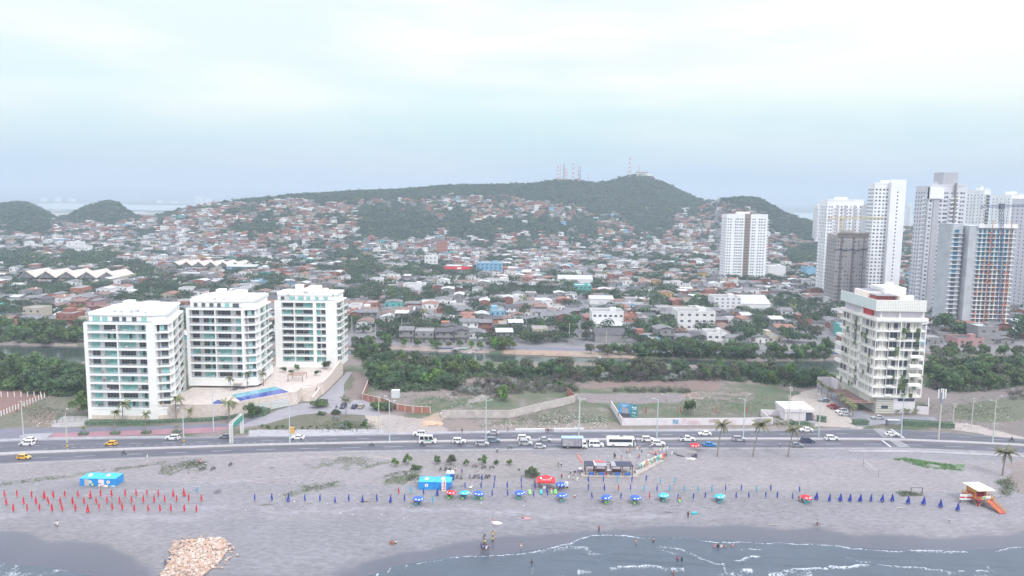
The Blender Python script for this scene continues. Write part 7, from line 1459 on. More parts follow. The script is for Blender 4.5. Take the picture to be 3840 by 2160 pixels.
for l,s,a,c in toil:
    g=G(*q(a,603,Z2)); r_=thing('portable_toilet',l+', the %s of the two behind the tent'%s,'toilet',g); m=mat('toilet_'+s,c,.5); b=MB(); b.box(-.6,.6,-.6,.6,0,2.0,m); b.obj('cabin',r_); b=MB(); b.box(-.5,.5,-.64,-.6,.1,1.9,m); b.box(.3,.42,-.67,-.64,.9,1.1,blk); b.obj('door',r_); b=MB(); b.tube([(0,-.62,2.0),(0,.62,2.0)],.6,12,discm); b.obj('roof',r_)
# red canopy
g=G(*q(578,690,Z3)); rc=thing('canopy_tent','red peaked canopy with white script lettering on four posts','canopy',(g.x,g.y+1.5,g.z)); w=2.6; b=MB(); A=[(-w,-1.9,2.35),(w,-1.9,2.35),(w,1.9,2.35),(-w,1.9,2.35)]; rd=mat('canopy_red',(.62,.03,.04),.7)
for k in range(4): b.poly([A[k],A[(k+1)%4],(0,0,3.7)],rd); p,r2_=Vector(A[k]),Vector(A[(k+1)%4]); b.poly([p-Vector((0,0,.4)),r2_-Vector((0,0,.4)),r2_,p],rd)
b.obj('canopy_cloth',rc)
for x in(-w+.1,w-.1):
    for y in(-1.8,1.8): b=MB(); b.cyl(x,y,0,2.35,.05,m=mat('steel',(.45,.45,.47),.4)); b.obj('post',rc)
tl_=text('Coca-Cola',rc,(0,-1.45,2.35+.36),.62,discm,(math.atan2(1.35,1.9),0,0),ext=.02); 
b=MB(); disc(b,(-1.45,-.95,2.35+.78),(1,0,0),(0,.8,.57),.28,discm,9); b.obj('white_print',rc); b=MB(); disc(b,(1.45,-.95,2.35+.78),(1,0,0),(0,.8,.57),.2,discm,9); b.obj('white_print',rc)
ck=thing('cool_box','pale cooler standing beneath the red canopy','cooler',(g.x-.4,g.y+.8,g.z)); b=MB(); b.box(-.45,.45,-.35,.35,0,.85,discm); b.obj('box',ck); b=MB(); b.box(-.47,.47,-.37,.37,.85,.93,mat('steel',(.45,.45,.47),.4)); b.obj('lid',ck)
g=G(*q(750,672,Z3)); ck=thing('vendor_cart','white and red vendor cart with wheels beneath the stall parasol','cart',g); b=MB(); b.box(-.2,.7,-.4,.4,.4,1.5,discm); b.obj('white_box',ck); b=MB(); b.box(-.9,-.25,-.35,.35,.35,1.3,rd); b.obj('red_box',ck)
for x in(-.6,.5): b=MB(); b.tube([(x,-.45,.25),(x,-.38,.25)],.25,10,tyre); b.obj('wheel',ck)
g=G(*q(865,545,Z3)); ck=thing('cargo_tricycle','purple-grey cargo tricycle with a white box near the pavilion','tricycle',g); b=MB(); b.box(-.1,1.1,-.45,.45,.5,1.15,mat('cart_purple',(.18,.17,.33),.6)); b.box(0,1,-.4,.4,1.15,1.5,discm); b.obj('cargo_box',ck); b=MB(); b.tube([(-1.2,0,.35),(-.9,0,.85),(-.1,0,.6)],.04,5,blk); b.obj('frame',ck)
for x,y in((-1.2,0),(.8,-.5),(.8,.5)): b=MB(); b.tube([(x,y-.04,.34),(x,y+.04,.34)],.34,12,tyre); b.obj('wheel',ck)
# ---------------- pavilion and letters ----------------
S6=6.779; ZP=(2180,1640)
def qp(a,b): return (a/S6+ZP[0],b/S6+ZP[1])
g0=G(*qp(110,1010)); g1=G(*qp(1310,1000)); pw=g1.x-g0.x; pz=g0.z+.45; brn=mat('pavilion_maroon',(.13,.065,.075),.7,.15,2); shade=mat('shade_net',(.05,.055,.095),.85,.15,1); 
b=MB(); b.box(-1.3,pw+1.5,-1.2,4.6,-.6,0,mat('platform_concrete',(.36,.32,.30),.9,.2,.8)); P=[qp(1300,1010),qp(2050,620),qp(2120,590),qp(2000,560),qp(1380,860),qp(1340,900)]
pf=thing('pavilion','dark timber beach pavilion with torn shade net roof and blue benches','pavilion',(g0.x,g0.y+.6,pz)); b.obj('platform',pf)
b=MB(); q0=[atz(*p,pz) for p in P]; wl_=[(p.x-g0.x,p.y-g0.y-.6) for p in q0]
b.prism(wl_ if sum(wl_[i][0]*wl_[(i+1)%6][1]-wl_[(i+1)%6][0]*wl_[i][1] for i in range(6))>0 else wl_[::-1],-.6,-.02,mat('platform_concrete',(.36,.32,.30))); b.obj('letter_plinth',pf)
fx=lambda a:(a-110)/1200*pw
for a in(110,350,375,640,770,1040,1290):
    for y in((0,3.4) if a not in(350,) else (3.4,)): b=MB(); b.box(fx(a)-.12,fx(a)+.12,y-.12,y+.12,0,2.9,brn); b.obj('post',pf)
for (a0,a1,m,name) in [(110,330,shade,'shade_net'),(345,640,mat('roof_panel_grey',(.30,.31,.36),.5),'roof_panel'),(760,870,mat('roof_panel_grey',(.30,.31,.36),.5),'roof_panel'),(880,1320,shade,'shade_net')]:
    b=MB(); b.v; P=[(fx(a0),-.3,2.95),(fx(a1),-.3,2.95),(fx(a1)-(.0 if a1<1000 else .5),3.6,3.0),(fx(a0),3.6,3.0)]; b.poly(P,m); b.poly([(p[0],p[1],p[2]-.06) for p in P[::-1]],m); b.obj(name,pf)
b=MB(); b.box(fx(330),fx(365),-.3,3.6,3.03,3.08,discm); b.obj('white_sheet',pf); b=MB(); b.box(fx(350),fx(620),2.3,3.7,3.05,3.12,mat('roof_red',(.50,.12,.12),.8)); b.obj('red_roof_strip',pf)
b=MB()
for y in(-.1,3.4): b.box(fx(100),fx(650),y-.06,y+.06,2.75,2.92,brn); b.box(fx(740),fx(1320),y-.06,y+.06,2.75,2.92,brn)
b.box(fx(650),fx(740),3.3,3.42,2.6,2.75,brn); b.box(fx(650),fx(740),1.3,1.42,2.6,2.75,brn); b.obj('beam',pf)
b=MB(); b.box(fx(380),fx(640),2.2,2.3,.1,1.05,brn); b.box(fx(770),fx(1040),2.2,2.3,.1,1.05,brn)
for x in list(np.arange(fx(190),fx(340),.3))+list(np.arange(fx(1070),fx(1190),.3)): b.box(x,x+.14,2.2,2.3,.1,1.0,brn)
b.obj('railing',pf); b=MB(); b.box(fx(665),fx(765),.6,1.6,0,1.15,mat('counter_grey',(.20,.19,.19),.7)); b.box(fx(655),fx(775),.5,1.7,1.15,1.22,discm); b.obj('counter',pf)
for a0,a1 in((190,325),(450,585),(840,975),(1100,1240)): b=MB(); b.box(fx(a0),fx(a1),-.2,.35,.02,.75,mat('bench_blue',(.04,.14,.45),.7,.1,2)); b.obj('bench',pf)
b=MB(); b.box(fx(600),fx(640),-.15,.3,.02,.6,rd); b.obj('red_crate',pf)
# letter sign facing the road, seen from behind
lc=[((.55,.04,.05)),((.62,.56,.36)),((.09,.33,.40)),((.52,.05,.08)),((.60,.52,.30)),((.10,.42,.42)),((.60,.56,.42)),((.12,.40,.42)),((.55,.50,.36))]
pa=G(*qp(2085,560)); pb=G(*qp(1500,815)); word='CARTAGENA'; sg=thing('letter_sign','row of big painted letters facing the road, seen from behind beside the pavilion','letter sign',(pa.x,pa.y,pa.z+.4)); d=Vector((pb.x-pa.x,pb.y-pa.y,0)); an=math.atan2(d.y,d.x)
for i,ch in enumerate(word):
    p=d*(i/8.0); o=text(ch,sg,(p.x,p.y,0),2.35,mat('letter_paint_%d'%i,lc[i],.7,.35,2.2,var2=[min(1,c*1.5+.1) for c in lc[(i+3)%9]]),(math.pi/2,0,an+.1),'letter',.22,1.15)
g=G(*q(1535,385,Z3)); it=tag((lambda b:(disc(b,(0,0,0),(1,0,0),(0,1,0),.1,redl),b)[1])(MB()).obj('pink_bundle') ,'pile of pink and red inflatables above the letters','inflatables'); it.location=g; bm=bmesh.new()
for (x,y,z,r) in((-.4,0,.5,.5),(.4,.1,.6,.55),(0,0,1.2,.45),(.7,0,1.4,.35),(.6,-.2,.3,.35)): bmesh.ops.create_icosphere(bm,subdivisions=2,radius=r,matrix=Matrix.Translation((x,y,z)))
bm.to_mesh(it.data); bm.free(); it.data.materials.clear(); it.data.materials.append(mat('inflatable_pink',(.62,.15,.20),.5,.6,2,var2=(.75,.6,.62)))
for k,(a,b_) in enumerate([(855,388),(862,405),(869,418),(877,430),(884,443),(893,455),(1287,370),(1417,362),(1490,372)]):
    g=G(*q(a,b_,Z3)); dark=k in(6,7); r_=thing('traffic_cone',('dark' if dark else 'orange and white')+' traffic cone, %s'%('%s from the road in the slanting line'%ordw(k+1) if k<6 else ['below the coach front','small one right of the coach front','behind the compact suv'][k-6]),'traffic cone',g,0,'traffic cones'); m=mat('cone_dark',(.10,.10,.10),.7) if dark else mat('cone_orange',(.62,.10,.06),.7)
    b=MB(); b.tube([(0,0,.04),(0,0,.85)],[.24,.05],10,m); b.obj('cone',r_); b=MB(); b.box(-.3,.3,-.3,.3,0,.05,m); b.obj('base',r_); 
    if not dark: b=MB(); b.tube([(0,0,.4),(0,0,.6)],[.165,.115],10,discm); b.obj('white_band',r_)
# ---------------- lifeguard hut ----------------
g=G(3700,1905); yl=mat('hut_yellow',(.62,.33,.05),.7,.1,2); mg=mat('hut_magenta',(.36,.02,.09),.7,.1,2); rdw=mat('ramp_red',(.52,.07,.06),.7,.1,2); hut=thing('lifeguard_hut','red and yellow lifeguard hut on stilts with a white flat roof and red ramp','lifeguard hut',(g.x+.2,g.y+1.5,g.z),R(10)); fz=1.9
b=MB(); b.box(-2.6,2.6,-.6,5.2,fz-.15,fz,mg); b.obj('deck',hut)
b=MB(); b.box(-1.5,1.6,1.6,4.6,fz,fz+1.0,mg); b.box(-1.48,1.58,1.62,4.58,fz+1.0,fz+2.3,yl); b.box(-1.5,-1.2,1.55,1.6,fz,fz+2.3,yl); b.box(1.3,1.6,1.55,1.6,fz,fz+2.3,yl); b.obj('cabin_wall',hut)
b=MB(); b.box(-1.1,1.2,1.5,1.58,fz+1.05,fz+2.0,mat('hut_opening',(.10,.05,.05),.7)); b.obj('window_opening',hut)
b=MB(); Pq=[(-2.6,-.4,fz+2.55),(3.0,-.4,fz+2.4),(2.6,5.2,fz+2.7),(-2.6,5.2,fz+2.85)]; b.poly(Pq,discm); b.poly([(x,y,z-.15) for x,y,z in Pq[::-1]],mg)
for k in range(4): a,c=Pq[k],Pq[(k+1)%4]; b.poly([(a[0],a[1],a[2]-.15),(c[0],c[1],c[2]-.15),c,a],yl)
b.obj('roof',hut)
for x in(-1.6,1.6):
    for y in(1.4,4.6): b=MB(); b.box(x-.09,x+.09,y-.09,y+.09,fz,fz+2.5,yl); b.obj('roof_post',hut)
for x in(-2.1,2.1):
    for y in(-.2,4.8): b=MB(); b.box(x-.12,x+.12,y-.12,y+.12,-.3,fz-.15,mg); b.obj('stilt',hut)
b=MB(); b.tube([(-2.1,-.2,.1),(-2.1,2.3,fz-.2),(-2.1,4.8,.1)],.09,4,yl); b.tube([(-2.1,-.2,.1),(0,-.2,fz-.2),(2.1,-.2,.1)],.09,4,yl); b.obj('brace',hut)
b=MB()
def rail_(b,p0,p1,n):
    p0,p1=Vector(p0),Vector(p1)
    for k in range(n+1): p=p0.lerp(p1,k/n); b.box(p.x-.06,p.x+.06,p.y-.06,p.y+.06,p.z,p.z+.95,yl)
    for z in(.2,.55,.9): b.tube([p0+Vector((0,0,z)),p1+Vector((0,0,z))],.05,4,yl)
rail_(b,(-2.5,-.5,fz),(-2.5,5.1,fz),6); rail_(b,(-2.5,-.5,fz),(-.5,-.5,fz),2); rail_(b,(1.5,-.5,fz),(2.5,-.5,fz),1); rail_(b,(2.5,-.5,fz),(2.5,5.1,fz),6); b.obj('railing',hut)
b=MB(); b.v+=[(-.4,-.6,fz-.12),(1.4,-.6,fz-.12),(1.9,-5.2,-.05),(.1,-5.2,-.05),(-.4,-.6,fz),(1.4,-.6,fz),(1.9,-5.2,.1),(.1,-5.2,.1)]
for f in((0,1,2,3),(7,6,5,4),(4,5,1,0),(5,6,2,1),(6,7,3,2),(7,4,0,3)): b.f.append(f); b.m.append(b.mi(rdw))
for k in range(10): t=(k+.5)/10; y=-.6-4.6*t; z=fz*(1-t)+.1*t; x=-.4+.5*t; b.box(x+.05,x+1.75,y-.05,y+.05,z,z+.06,mat('ramp_slat',(.60,.20,.18),.7))
b.obj('ramp',hut); b=MB(); rail_(b,(-.4,-.6,fz),(.1,-5.2,.1),6); rail_(b,(1.4,-.6,fz),(1.9,-5.2,.1),6); b.obj('ramp_railing',hut)
b=MB(); b.box(-1.2,1.3,-.62,-.56,fz+.15,fz+1.1,discm); b.box(-1.1,-.3,-.65,-.62,fz+.3,fz+1.0,mat('sign_green',(.15,.55,.25))); b.box(-.2,.9,-.65,-.62,fz+.25,fz+.45,mat('sign_blue',(.08,.3,.6))); b.obj('sign_board',hut)
g=G(*q(1915,812,Z4,s4)); r_=thing('info_board','white information board with a red stripe left of the lifeguard hut','board',g); b=MB(); b.box(-1.6,1.6,-.04,.04,1.0,2.6,discm); b.box(-1.6,1.6,-.06,-.04,1.5,1.95,redl); b.obj('panel',r_); b=MB(); ink=mat('ink_grey',(.35,.35,.35)); b.box(-1.1,-.3,-.06,-.04,2.3,2.38,ink); b.box(.3,1.3,-.06,-.04,2.25,2.33,ink); b.box(.6,1.0,-.06,-.04,2.05,2.12,ink); b.box(-.15,.15,-.065,-.06,1.55,1.9,discm); b.obj('small_lettering',r_)
for x in(-1.4,1.4): b=MB(); b.tube([(x-.35,-.3,0),(x,0,1.1)],.06,4,blk); b.tube([(x+.35,.3,0),(x,0,1.1)],.06,4,blk); b.obj('leg',r_)
g=G(*q(1487,740,Z4,s4)); r_=thing('wooden_frame','bare dark wooden frame stand behind the flared blue parasols','frame',g); b=MB(); dw=mat('dark_wood',(.10,.08,.08),.8)
for x in(-1.6,1.6): b.box(x-.08,x+.08,-.08,.08,0,2.2,dw); b.tube([(x,0,.9),(x-.2,.9,0)],.06,4,dw)
b.box(-1.6,1.6,-.06,.06,2.1,2.22,dw); b.box(-1.6,1.6,-.06,.06,.9,1.0,dw); b.obj('posts',r_)
pA=G(*q(1024,482,Z4,s4)); pB=G(*q(1154,582,Z4,s4)); r_=thing('volleyball_net','slack volleyball net between two thin posts on the sand','volleyball net',pA)
dv=pB-pA
for p in(Vector(),dv): b=MB(); b.cyl(p.x,p.y,0,2.6,.05,m=dw); b.obj('post',r_)
b=MB(); 
for k in range(16):
    t0,t1=k/16,(k+1)/16
    for j in range(5): z0_=2.4-j*.2-.7*math.sin(math.pi*t0)*.6; z1_=2.4-j*.2-.7*math.sin(math.pi*t1)*.6; b.tube([dv*t0+Vector((0,0,z0_)),dv*t1+Vector((0,0,z1_))],.022,3,mat('net_cord',(.5,.48,.48)),False)
b.obj('net',r_)
# ---------------- boulders ----------------
rkm=[mat('boulder_pink',(.44,.32,.27),.9,.18,1.2),mat('boulder_pale',(.50,.43,.38),.9,.14,1.2),mat('boulder_orange',(.41,.28,.21),.9,.2,1.2),mat('boulder_dark',(.34,.26,.23),.9,.2,1.2)]
rkme=[]
for i in range(7):
    bm=bmesh.new(); bmesh.ops.create_icosphere(bm,subdivisions=2,radius=1); rs=random.Random(i)
    for v in bm.verts:
        n=v.co.copy(); d_=1+.28*noise.noise(n*1.3+Vector((i*7,0,0)))+.10*noise.noise(n*3.1+Vector((0,i*5,0))); v.co=n*d_; v.co.z*=.72; v.co.x*=1.15
        for ax in range(3): v.co[ax]=max(min(v.co[ax],.78),-.78) if ax!=2 else max(min(v.co[ax],.55),-.6)
    me=bpy.data.meshes.new('boulder'); bm.to_mesh(me); bm.free(); me.materials.append(rkm[0]); rkme.append(me)
RP=[(655,2035),(685,2032),(735,2030),(780,2026),(830,2020),(855,2045),(852,2060),(838,2090),(820,2115),(800,2130),(760,2165),(740,2190),(590,2200),(605,2160),(625,2130),(640,2100),(655,2085),(635,2070)]
rs=random.Random(4); placed=[]; tries=0; bl_=[]
xs_=[p[0] for p in RP]; ys_=[p[1] for p in RP]
while len(placed)<520 and tries<30000:
    tries+=1; x,y=rs.uniform(min(xs_),max(xs_)),rs.uniform(min(ys_),max(ys_)); 
    if not inp(x,y,RP): continue
    r=rs.choice([.26,.30,.35,.40,.45]) if y>2050 else rs.choice([.34,.42,.5,.6]); g=G(x,y)
    if any((g.x-a)**2+(g.y-b_)**2<((r+c)*.80)**2 for a,b_,c in placed): continue
    placed.append((g.x,g.y,r)); bl_.append((g,r))
for _ in range(34):
    a=rs.choice([(650,2075),(640,2090),(850,2100),(865,2050),(870,2070),(830,2130),(700,2025),(760,2022),(820,2014)]); g=G(a[0]+rs.gauss(0,10),a[1]+rs.gauss(0,6)); bl_.append((g,rs.uniform(.15,.34)))
g=G(826,2065); bl_.insert(0,(g+Vector((0,0,.3)),1.05)); bl_.sort(key=lambda t:-t[1])
RMS=[]; BOUL=[]
for i,(g,r) in enumerate(bl_):
    m=rs.choice([rkm[0],rkm[0],rkm[1],rkm[1],rkm[2]]) if not(g.x<topx(0,0,0)[0]*0+atz(640,2120,0).x) else rs.choice([rkm[3],rkm[0]])
    z=g.z+r*.35+rs.uniform(0,.25)*(1 if i else 0)
    if i<296:
        o=bpy.data.objects.new('boulder',rkme[rs.randrange(7)]); C.objects.link(o); o.location=(g.x,g.y,z); o.rotation_euler=(rs.uniform(-.4,.4),rs.uniform(-.4,.4),rs.uniform(0,6.3)); s=r*1.2; o.scale=(s*rs.uniform(.9,1.3),s,s*rs.uniform(.8,1.15)); o.material_slots[0].link='OBJECT'; o.material_slots[0].material=m
        if i==0: tag(o,'largest pale boulder near the right side of the heap','boulder','boulders of the heap at the water edge')
        else: BOUL.append((g,o,{'boulder_pink':'pinkish','boulder_pale':'pale','boulder_orange':'orange','boulder_dark':'dark'}[m.name]))
    else: RMS.append((g,r,z))
BOUL.sort(key=lambda t:t[0].y)
for bi in range(0,len(BOUL),25):
    for k,(g,o,cn_) in enumerate(sorted(BOUL[bi:bi+25],key=lambda t:t[0].x)): tag(o,'%s boulder, %s from left in the %s tier of the heap from the water'%(cn_,ordw(k+1),ordw(bi//25+1)),'boulder','boulders of the heap at the water edge')
bm=bmesh.new()
for g,r,z in RMS:
    t=bm.verts.layers; me_=rkme[rs.randrange(7)]; n0=len(bm.verts); bm.from_mesh(me_); bm.verts.ensure_lookup_table(); M=Matrix.Translation((g.x,g.y,z))@Matrix.Rotation(rs.uniform(0,6),4,'Z')@Matrix.Scale(r*1.2,4); bmesh.ops.transform(bm,matrix=M,verts=bm.verts[n0:])
me=bpy.data.meshes.new('small_rubble'); bm.to_mesh(me); bm.free(); me.materials.append(rkm[0]); o=bpy.data.objects.new('small_rubble',me); C.objects.link(o); tag(o,'small pinkish rubble filling gaps between the boulders','rubble',kind='stuff')
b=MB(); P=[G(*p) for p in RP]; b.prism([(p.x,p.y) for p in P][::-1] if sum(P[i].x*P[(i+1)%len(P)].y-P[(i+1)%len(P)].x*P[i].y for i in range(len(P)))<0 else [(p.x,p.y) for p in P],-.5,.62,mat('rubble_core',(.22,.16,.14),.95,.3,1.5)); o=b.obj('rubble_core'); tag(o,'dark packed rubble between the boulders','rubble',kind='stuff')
# ---------------- lamps and poles ----------------
gal=mat('galvanised',(.46,.54,.58),.5,.06,.5); cp=mat('concrete_pole',(.50,.49,.44),.85,.1,.6); yb=mat('yellow_band',(.62,.38,.05),.7)
def lamp(X,Y,h,label,arm=1,m=gal,band=False,dbl=True):
    g=G(X,Y); r_=thing('street_lamp',label,'street lamp',g,0,'street lamps along the road'); b=MB(); b.tube([(0,0,0),(0,0,h)],[.21,.12],8,m); b.obj('pole',r_)
    b=MB(); b.tube([(0,0,h-.1),(-1.0*arm,-.6,h+1.6)],[.09,.06],6,m); 
    if dbl: b.tube([(0,0,h-.4),(1.4*arm,.3,h-.1)],[.08,.05],6,m)
    b.obj('arm',r_); 
    for s,(x,y,z) in enumerate([(-1.15*arm,-.75,h+1.7),(1.7*arm,.35,h-.1)][:2 if dbl else 1]): b=MB(); b.box(-.4,.4,-.14,.14,-.06,.08,mat('lamp_head',(.6,.62,.64),.4)); b.obj('lamp_head',r_,(x,y,z))
    if band: b=MB(); b.cyl(0,0,.9,1.9,.24,n=8,m=yb); b.cyl(0,0,1.9,2.2,.235,n=8,m=blk); b.cyl(0,0,.6,.9,.245,n=8,m=blk); b.obj('warning_band',r_)
    return r_
for X,Y,h,l,arm,mt,bn_,db in [(253,1687,12,'street lamp with yellow band and curved arm at the left median',-1,cp,True,False),(690,1668,11,'slim pole with yellow band left of the overhead sign',1,gal,True,False),(801,1617,13.5,'pale steel lamp in the planted island left of the overhead sign',1,gal,False,True),(1087,1662,14,'pale blue lamp pole right of the overhead sign',1,gal,False,True),(1461,1654,14,'pale blue lamp pole left of the white minibus',1,gal,False,True),(1822,1650,14,'pale blue lamp pole between the minibus and the box truck',1,gal,False,True),(2170,1644,14,'pale blue lamp pole rising behind the box truck',1,gal,False,True),(2463,1642,14,'pale blue lamp pole right of the coach by the long white wall',-1,gal,False,True),(2787,1641,14,'pale blue lamp pole beside the left palm',-1,gal,False,True),(3070,1640,14,'pale blue lamp pole in front of the low white pavilion',1,gal,False,True),(3378,1643,14.5,'pale lamp pole beside the zebra crossing',1,gal,False,True),(3722,1660,15,'greenish lamp pole with double arm at the far right',-1,mat('pole_greenish',(.46,.54,.47),.6),False,True)]:
    lamp(X,Y,h,l,arm,mt,bn_,db)
def upole(X,Y,h,label,m=cp,x=True):
    g=G(X,Y); r_=thing('utility_pole',label,'utility pole',g,0,'utility poles'); b=MB(); b.tube([(0,0,0),(0,0,h)],[.19,.12],7,m); b.obj('pole',r_)
    if x: b=MB(); b.box(-.9,.9,-.06,.06,h-.6,h-.45,m); b.obj('crossarm',r_); b=MB(); b.cyl(.5,0,h-1.9,h-1.1,.2,n=8,m=m); b.obj('transformer',r_)
    return Vector((g.x,g.y,g.z+h-.4))
U=[upole(88,1636,12.5,'pale concrete pole at the far left beside the island'),upole(1421,1617,12.5,'grey pole left of the sandy track'),upole(2172,1620,12.8,'grey pole beside the lamp behind the box truck'),upole(2951,1605,12.5,'left one of two tall poles before the low white pavilion'),upole(2957,1598,15,'right one of two tall poles before the low white pavilion'),upole(3572,1598,9,'short yellowish pole right of the tall antenna pole'),upole(3642,1610,12,'yellowish pole with insulator right of the antenna pole'),upole(2996,1610,8,'thin short pole before the low white pavilion')]
for k,(X,Y,h) in enumerate([(420,1180,10),(1320,1250,10),(1408,1270,9),(1835,1205,9),(2134,1290,12),(1507,1250,9),(2273,1300,9),(2964,1270,8),(2972,1285,8),(2700,1285,9),(313,1160,9),(1165,1050,10),(1258,1050,9),(2725,1075,9),(137,1180,8),(1815,1130,9),(1930,1065,9),(2430,1160,9),(560,1050,9),(760,1010,9)]): upole(X,Y,h,'slender street pole among the houses, %s of its kind nearest to the creek'%ordw(k+1),cp,False)
def wire(a,c,k,lab):
    b=MB(); n=14; P=[a.lerp(c,i/n)+Vector((0,0,-2.2*math.sin(math.pi*i/n))) for i in range(n+1)]; b.tube(P,.03,3,mat('wire',(.12,.12,.13),.6),False); o=b.obj('power_line'); tag(o,lab,'power line','power lines along the road')
far_l=Vector((-320,262,13)); 
wire(far_l,U[0],0,'power line leading left out of the picture'); wire(U[0],U[1],1,'power line in front of the white towers'); wire(U[1],U[2],2,'power line above the vacant lots'); wire(U[2],U[3],3,'power line above the long white wall'); wire(U[3],U[6],4,'power line in front of the hotel'); wire(U[6],Vector((300,270,12)),5,'power line leading right out of the picture')
# antenna pole
g=G(3519,1648); r_=thing('antenna_pole','tall grey mobile antenna pole with white panels in front of the hotel','antenna',g); hh=aty(3520,1470,g.y).z-g.z; b=MB(); b.tube([(0,0,0),(0,0,hh)],[.3,.2],8,cp); b.obj('pole',r_); b=MB(); b.box(-.35,.35,-.3,.3,hh-4,hh-.2,mat('antenna_gear',(.25,.26,.32),.5)); b.obj('equipment',r_)
for x,y in((-1.2,0),(1.2,0),(-.2,-1.0),(.3,1.0)): b=MB(); b.box(x-.18,x+.18,y-.12,y+.12,hh-2.2,hh+1.0+(.4 if x==-.2 else 0),discm); b.obj('antenna_panel',r_)
# overhead sign gantry
a=G(868,1664); c=G(908,1626); r_=thing('sign_gantry','white lattice gantry with a green overhead direction sign','road sign',(a.x,a.y,a.z)); d=c-a; wl2=mat('gantry_white',(.70,.72,.70),.5); H_=7.0
for p,nm in((Vector(),'leg'),(d,'leg')): b=MB(); lattice(b,(p.x,p.y,0),(p.x,p.y,H_),.8,9,wl2,r=.09); b.obj('leg',r_)
b=MB(); lattice(b,(0,0,H_-.3),(d.x,d.y,H_-.3),.8,12,wl2,r=.08); b.obj('beam',r_)
b=MB(); u=d.normalized(); n_=Vector((u.y,-u.x,0)); 
L_=d.length; obox(b,Vector((0,0,0)),u,n_,L_*.12,L_*.95,.45,.55,H_-2.0,H_-.1,mat('sign_green_dark',(.02,.26,.20),.5)); b.obj('sign_panel',r_)
b=MB(); 
for z0_,s0,s1 in((H_-.75,.18,.42),(H_-.75,.5,.88),(H_-1.3,.18,.36),(H_-1.3,.5,.8)): obox(b,Vector((0,0,0)),u,n_,L_*s0,L_*s1,.55,.57,z0_,z0_+.22,mat('sign_text_teal',(.18,.45,.40)))
b.obj('sign_lettering',r_)
# ---------------- walls and low buildings ----------------
def wallrun(name,pts,h,th,m,label,cat='wall',cap=None,posts=None):
    r_=thing(name,label,cat,(0,0,0)); P=[G(*p) for p in pts]; b=MB(); e=MB()
    for i in range(len(P)-1):
        p0,t,nn,Ln=efr(P[i],P[i+1]); 
        h0=h[i] if hasattr(h,'__len__') else h; obox(b,p0,t,nn,0,Ln,-th,0,.5,1+h0,m)
        if cap: obox(e,p0,t,nn,0,Ln,-th-.04,.04,1+h0,1.1+h0,cap)
        if posts:
            k=0
            while k*posts<Ln: obox(e,p0,t,nn,k*posts,k*posts+.3,-th-.03,.04,.5,1.05+h0,cap or m); k+=1
    b.obj('wall_panel',r_); 
    if cap: e.obj('coping',r_)
    return r_
stc=mat('stained_concrete',(.46,.42,.41),.9,.18,.4); lw=mat('lilac_white_wall',(.66,.62,.66),.85,.06,.5)
wallrun('brick_wall',[(1390,1420),(1358,1500),(1440,1518),(1490,1540),(1550,1548),(1613,1551)],2.5,.2,wallm['brick2'],'red brick boundary wall with pale posts beside the driveway','wall',mat('pale_post',(.52,.47,.44)),3.2)
wallrun('concrete_wall',[(1657,1568),(1912,1568),(2020,1542),(2115,1520),(2157,1508)],2.9,.2,stc,'long stained concrete wall across the vacant lot','wall',mat('pale_post',(.52,.47,.44)))
wallrun('brick_wall',[(2125,1478),(2155,1505)],2.8,.2,wallm['brick2'],'short brick end of the concrete wall far back in the lot')
wr=wallrun('boundary_wall',[(2290,1528),(2332,1596),(2800,1594),(2897,1592)],2.7,.25,lw,'long pale lilac painted wall with faint red lettering')
# lettering, poster on the long wall
pA=G(2335,1596); pB=G(2800,1594)
def onwall(X): p=G(X,1595); return Vector((p.x,p.y-.05,0))
fade=mat('faded_red_lettering',(.62,.36,.40),.85); 
p=onwall(2482); text('blonde',wr,(p.x,p.y-.03,2.0),1.25,mat('faded_grey_lettering',(.50,.42,.46)),ext=.005)
rs=random.Random(21)
for X0,X1,z_,s,gp in [(2580,2620,2.95,.34,.55),(2577,2622,2.35,.26,.12),(2568,2630,1.8,.2,.1),(2482,2500,1.3,.25,.5),(2660,2690,2.9,.30,.2),(2658,2682,2.4,.34,.2),(2720,2762,2.95,.12,.1),(2728,2756,2.45,.12,.1),(2726,2754,1.6,.14,.1)]:
    x=onwall(X0).x; xe=onwall(X1).x; b=MB(); yy_=onwall(X0).y
    while x<xe: w_=rs.uniform(.12,.4); b.box(x,x+w_,yy_-.05,yy_-.01,z_,z_+s*rs.uniform(.7,1),fade); x+=w_+gp*rs.uniform(.5,1.2)
    b.obj('faded_lettering',wr)
b=MB(); p=onwall(2565); b.poly([(p.x-.9,p.y-.05,1.4),(p.x-.6,p.y-.05,1.4),(p.x+.55,p.y-.05,3.3),(p.x+.2,p.y-.05,3.3)],fade); b.obj('faded_mark',wr)
p=onwall(2533); b=MB(); b.box(p.x-1.1,p.x+1.0,p.y-.06,p.y,1.6,3.2,mat('poster_blue',(.22,.36,.50),.6,.5,1.5)); b.obj('poster',wr); b=MB(); b.box(p.x-2.3,p.x-1.12,p.y-.06,p.y,1.6,3.2,mat('poster_pale',(.68,.72,.62),.6)); b.obj('poster',wr)
p0_=G(2815,1593); b=MB()
for i in range(26):
    for j in range(7): b.box(p0_.x+i*.3,p0_.x+i*.3+.15,p0_.y-.08,p0_.y-.02,1.5+j*.3,1.66+j*.3,mat('hole_dark',(.12,.12,.10)))
b.obj('breeze_blocks',wr); b=MB(); pp=G(2882,1593); b.box(pp.x-.5,pp.x+.5,pp.y-.1,pp.y-.03,2.6,3.4,mat('notice_yellow',(.65,.60,.08))); b.obj('notice',wr)
wallrun('low_kerb_wall',[(1932,1613),(2190,1610)],.5,.3,discm,'low white kerb wall at the far side of the road','wall')
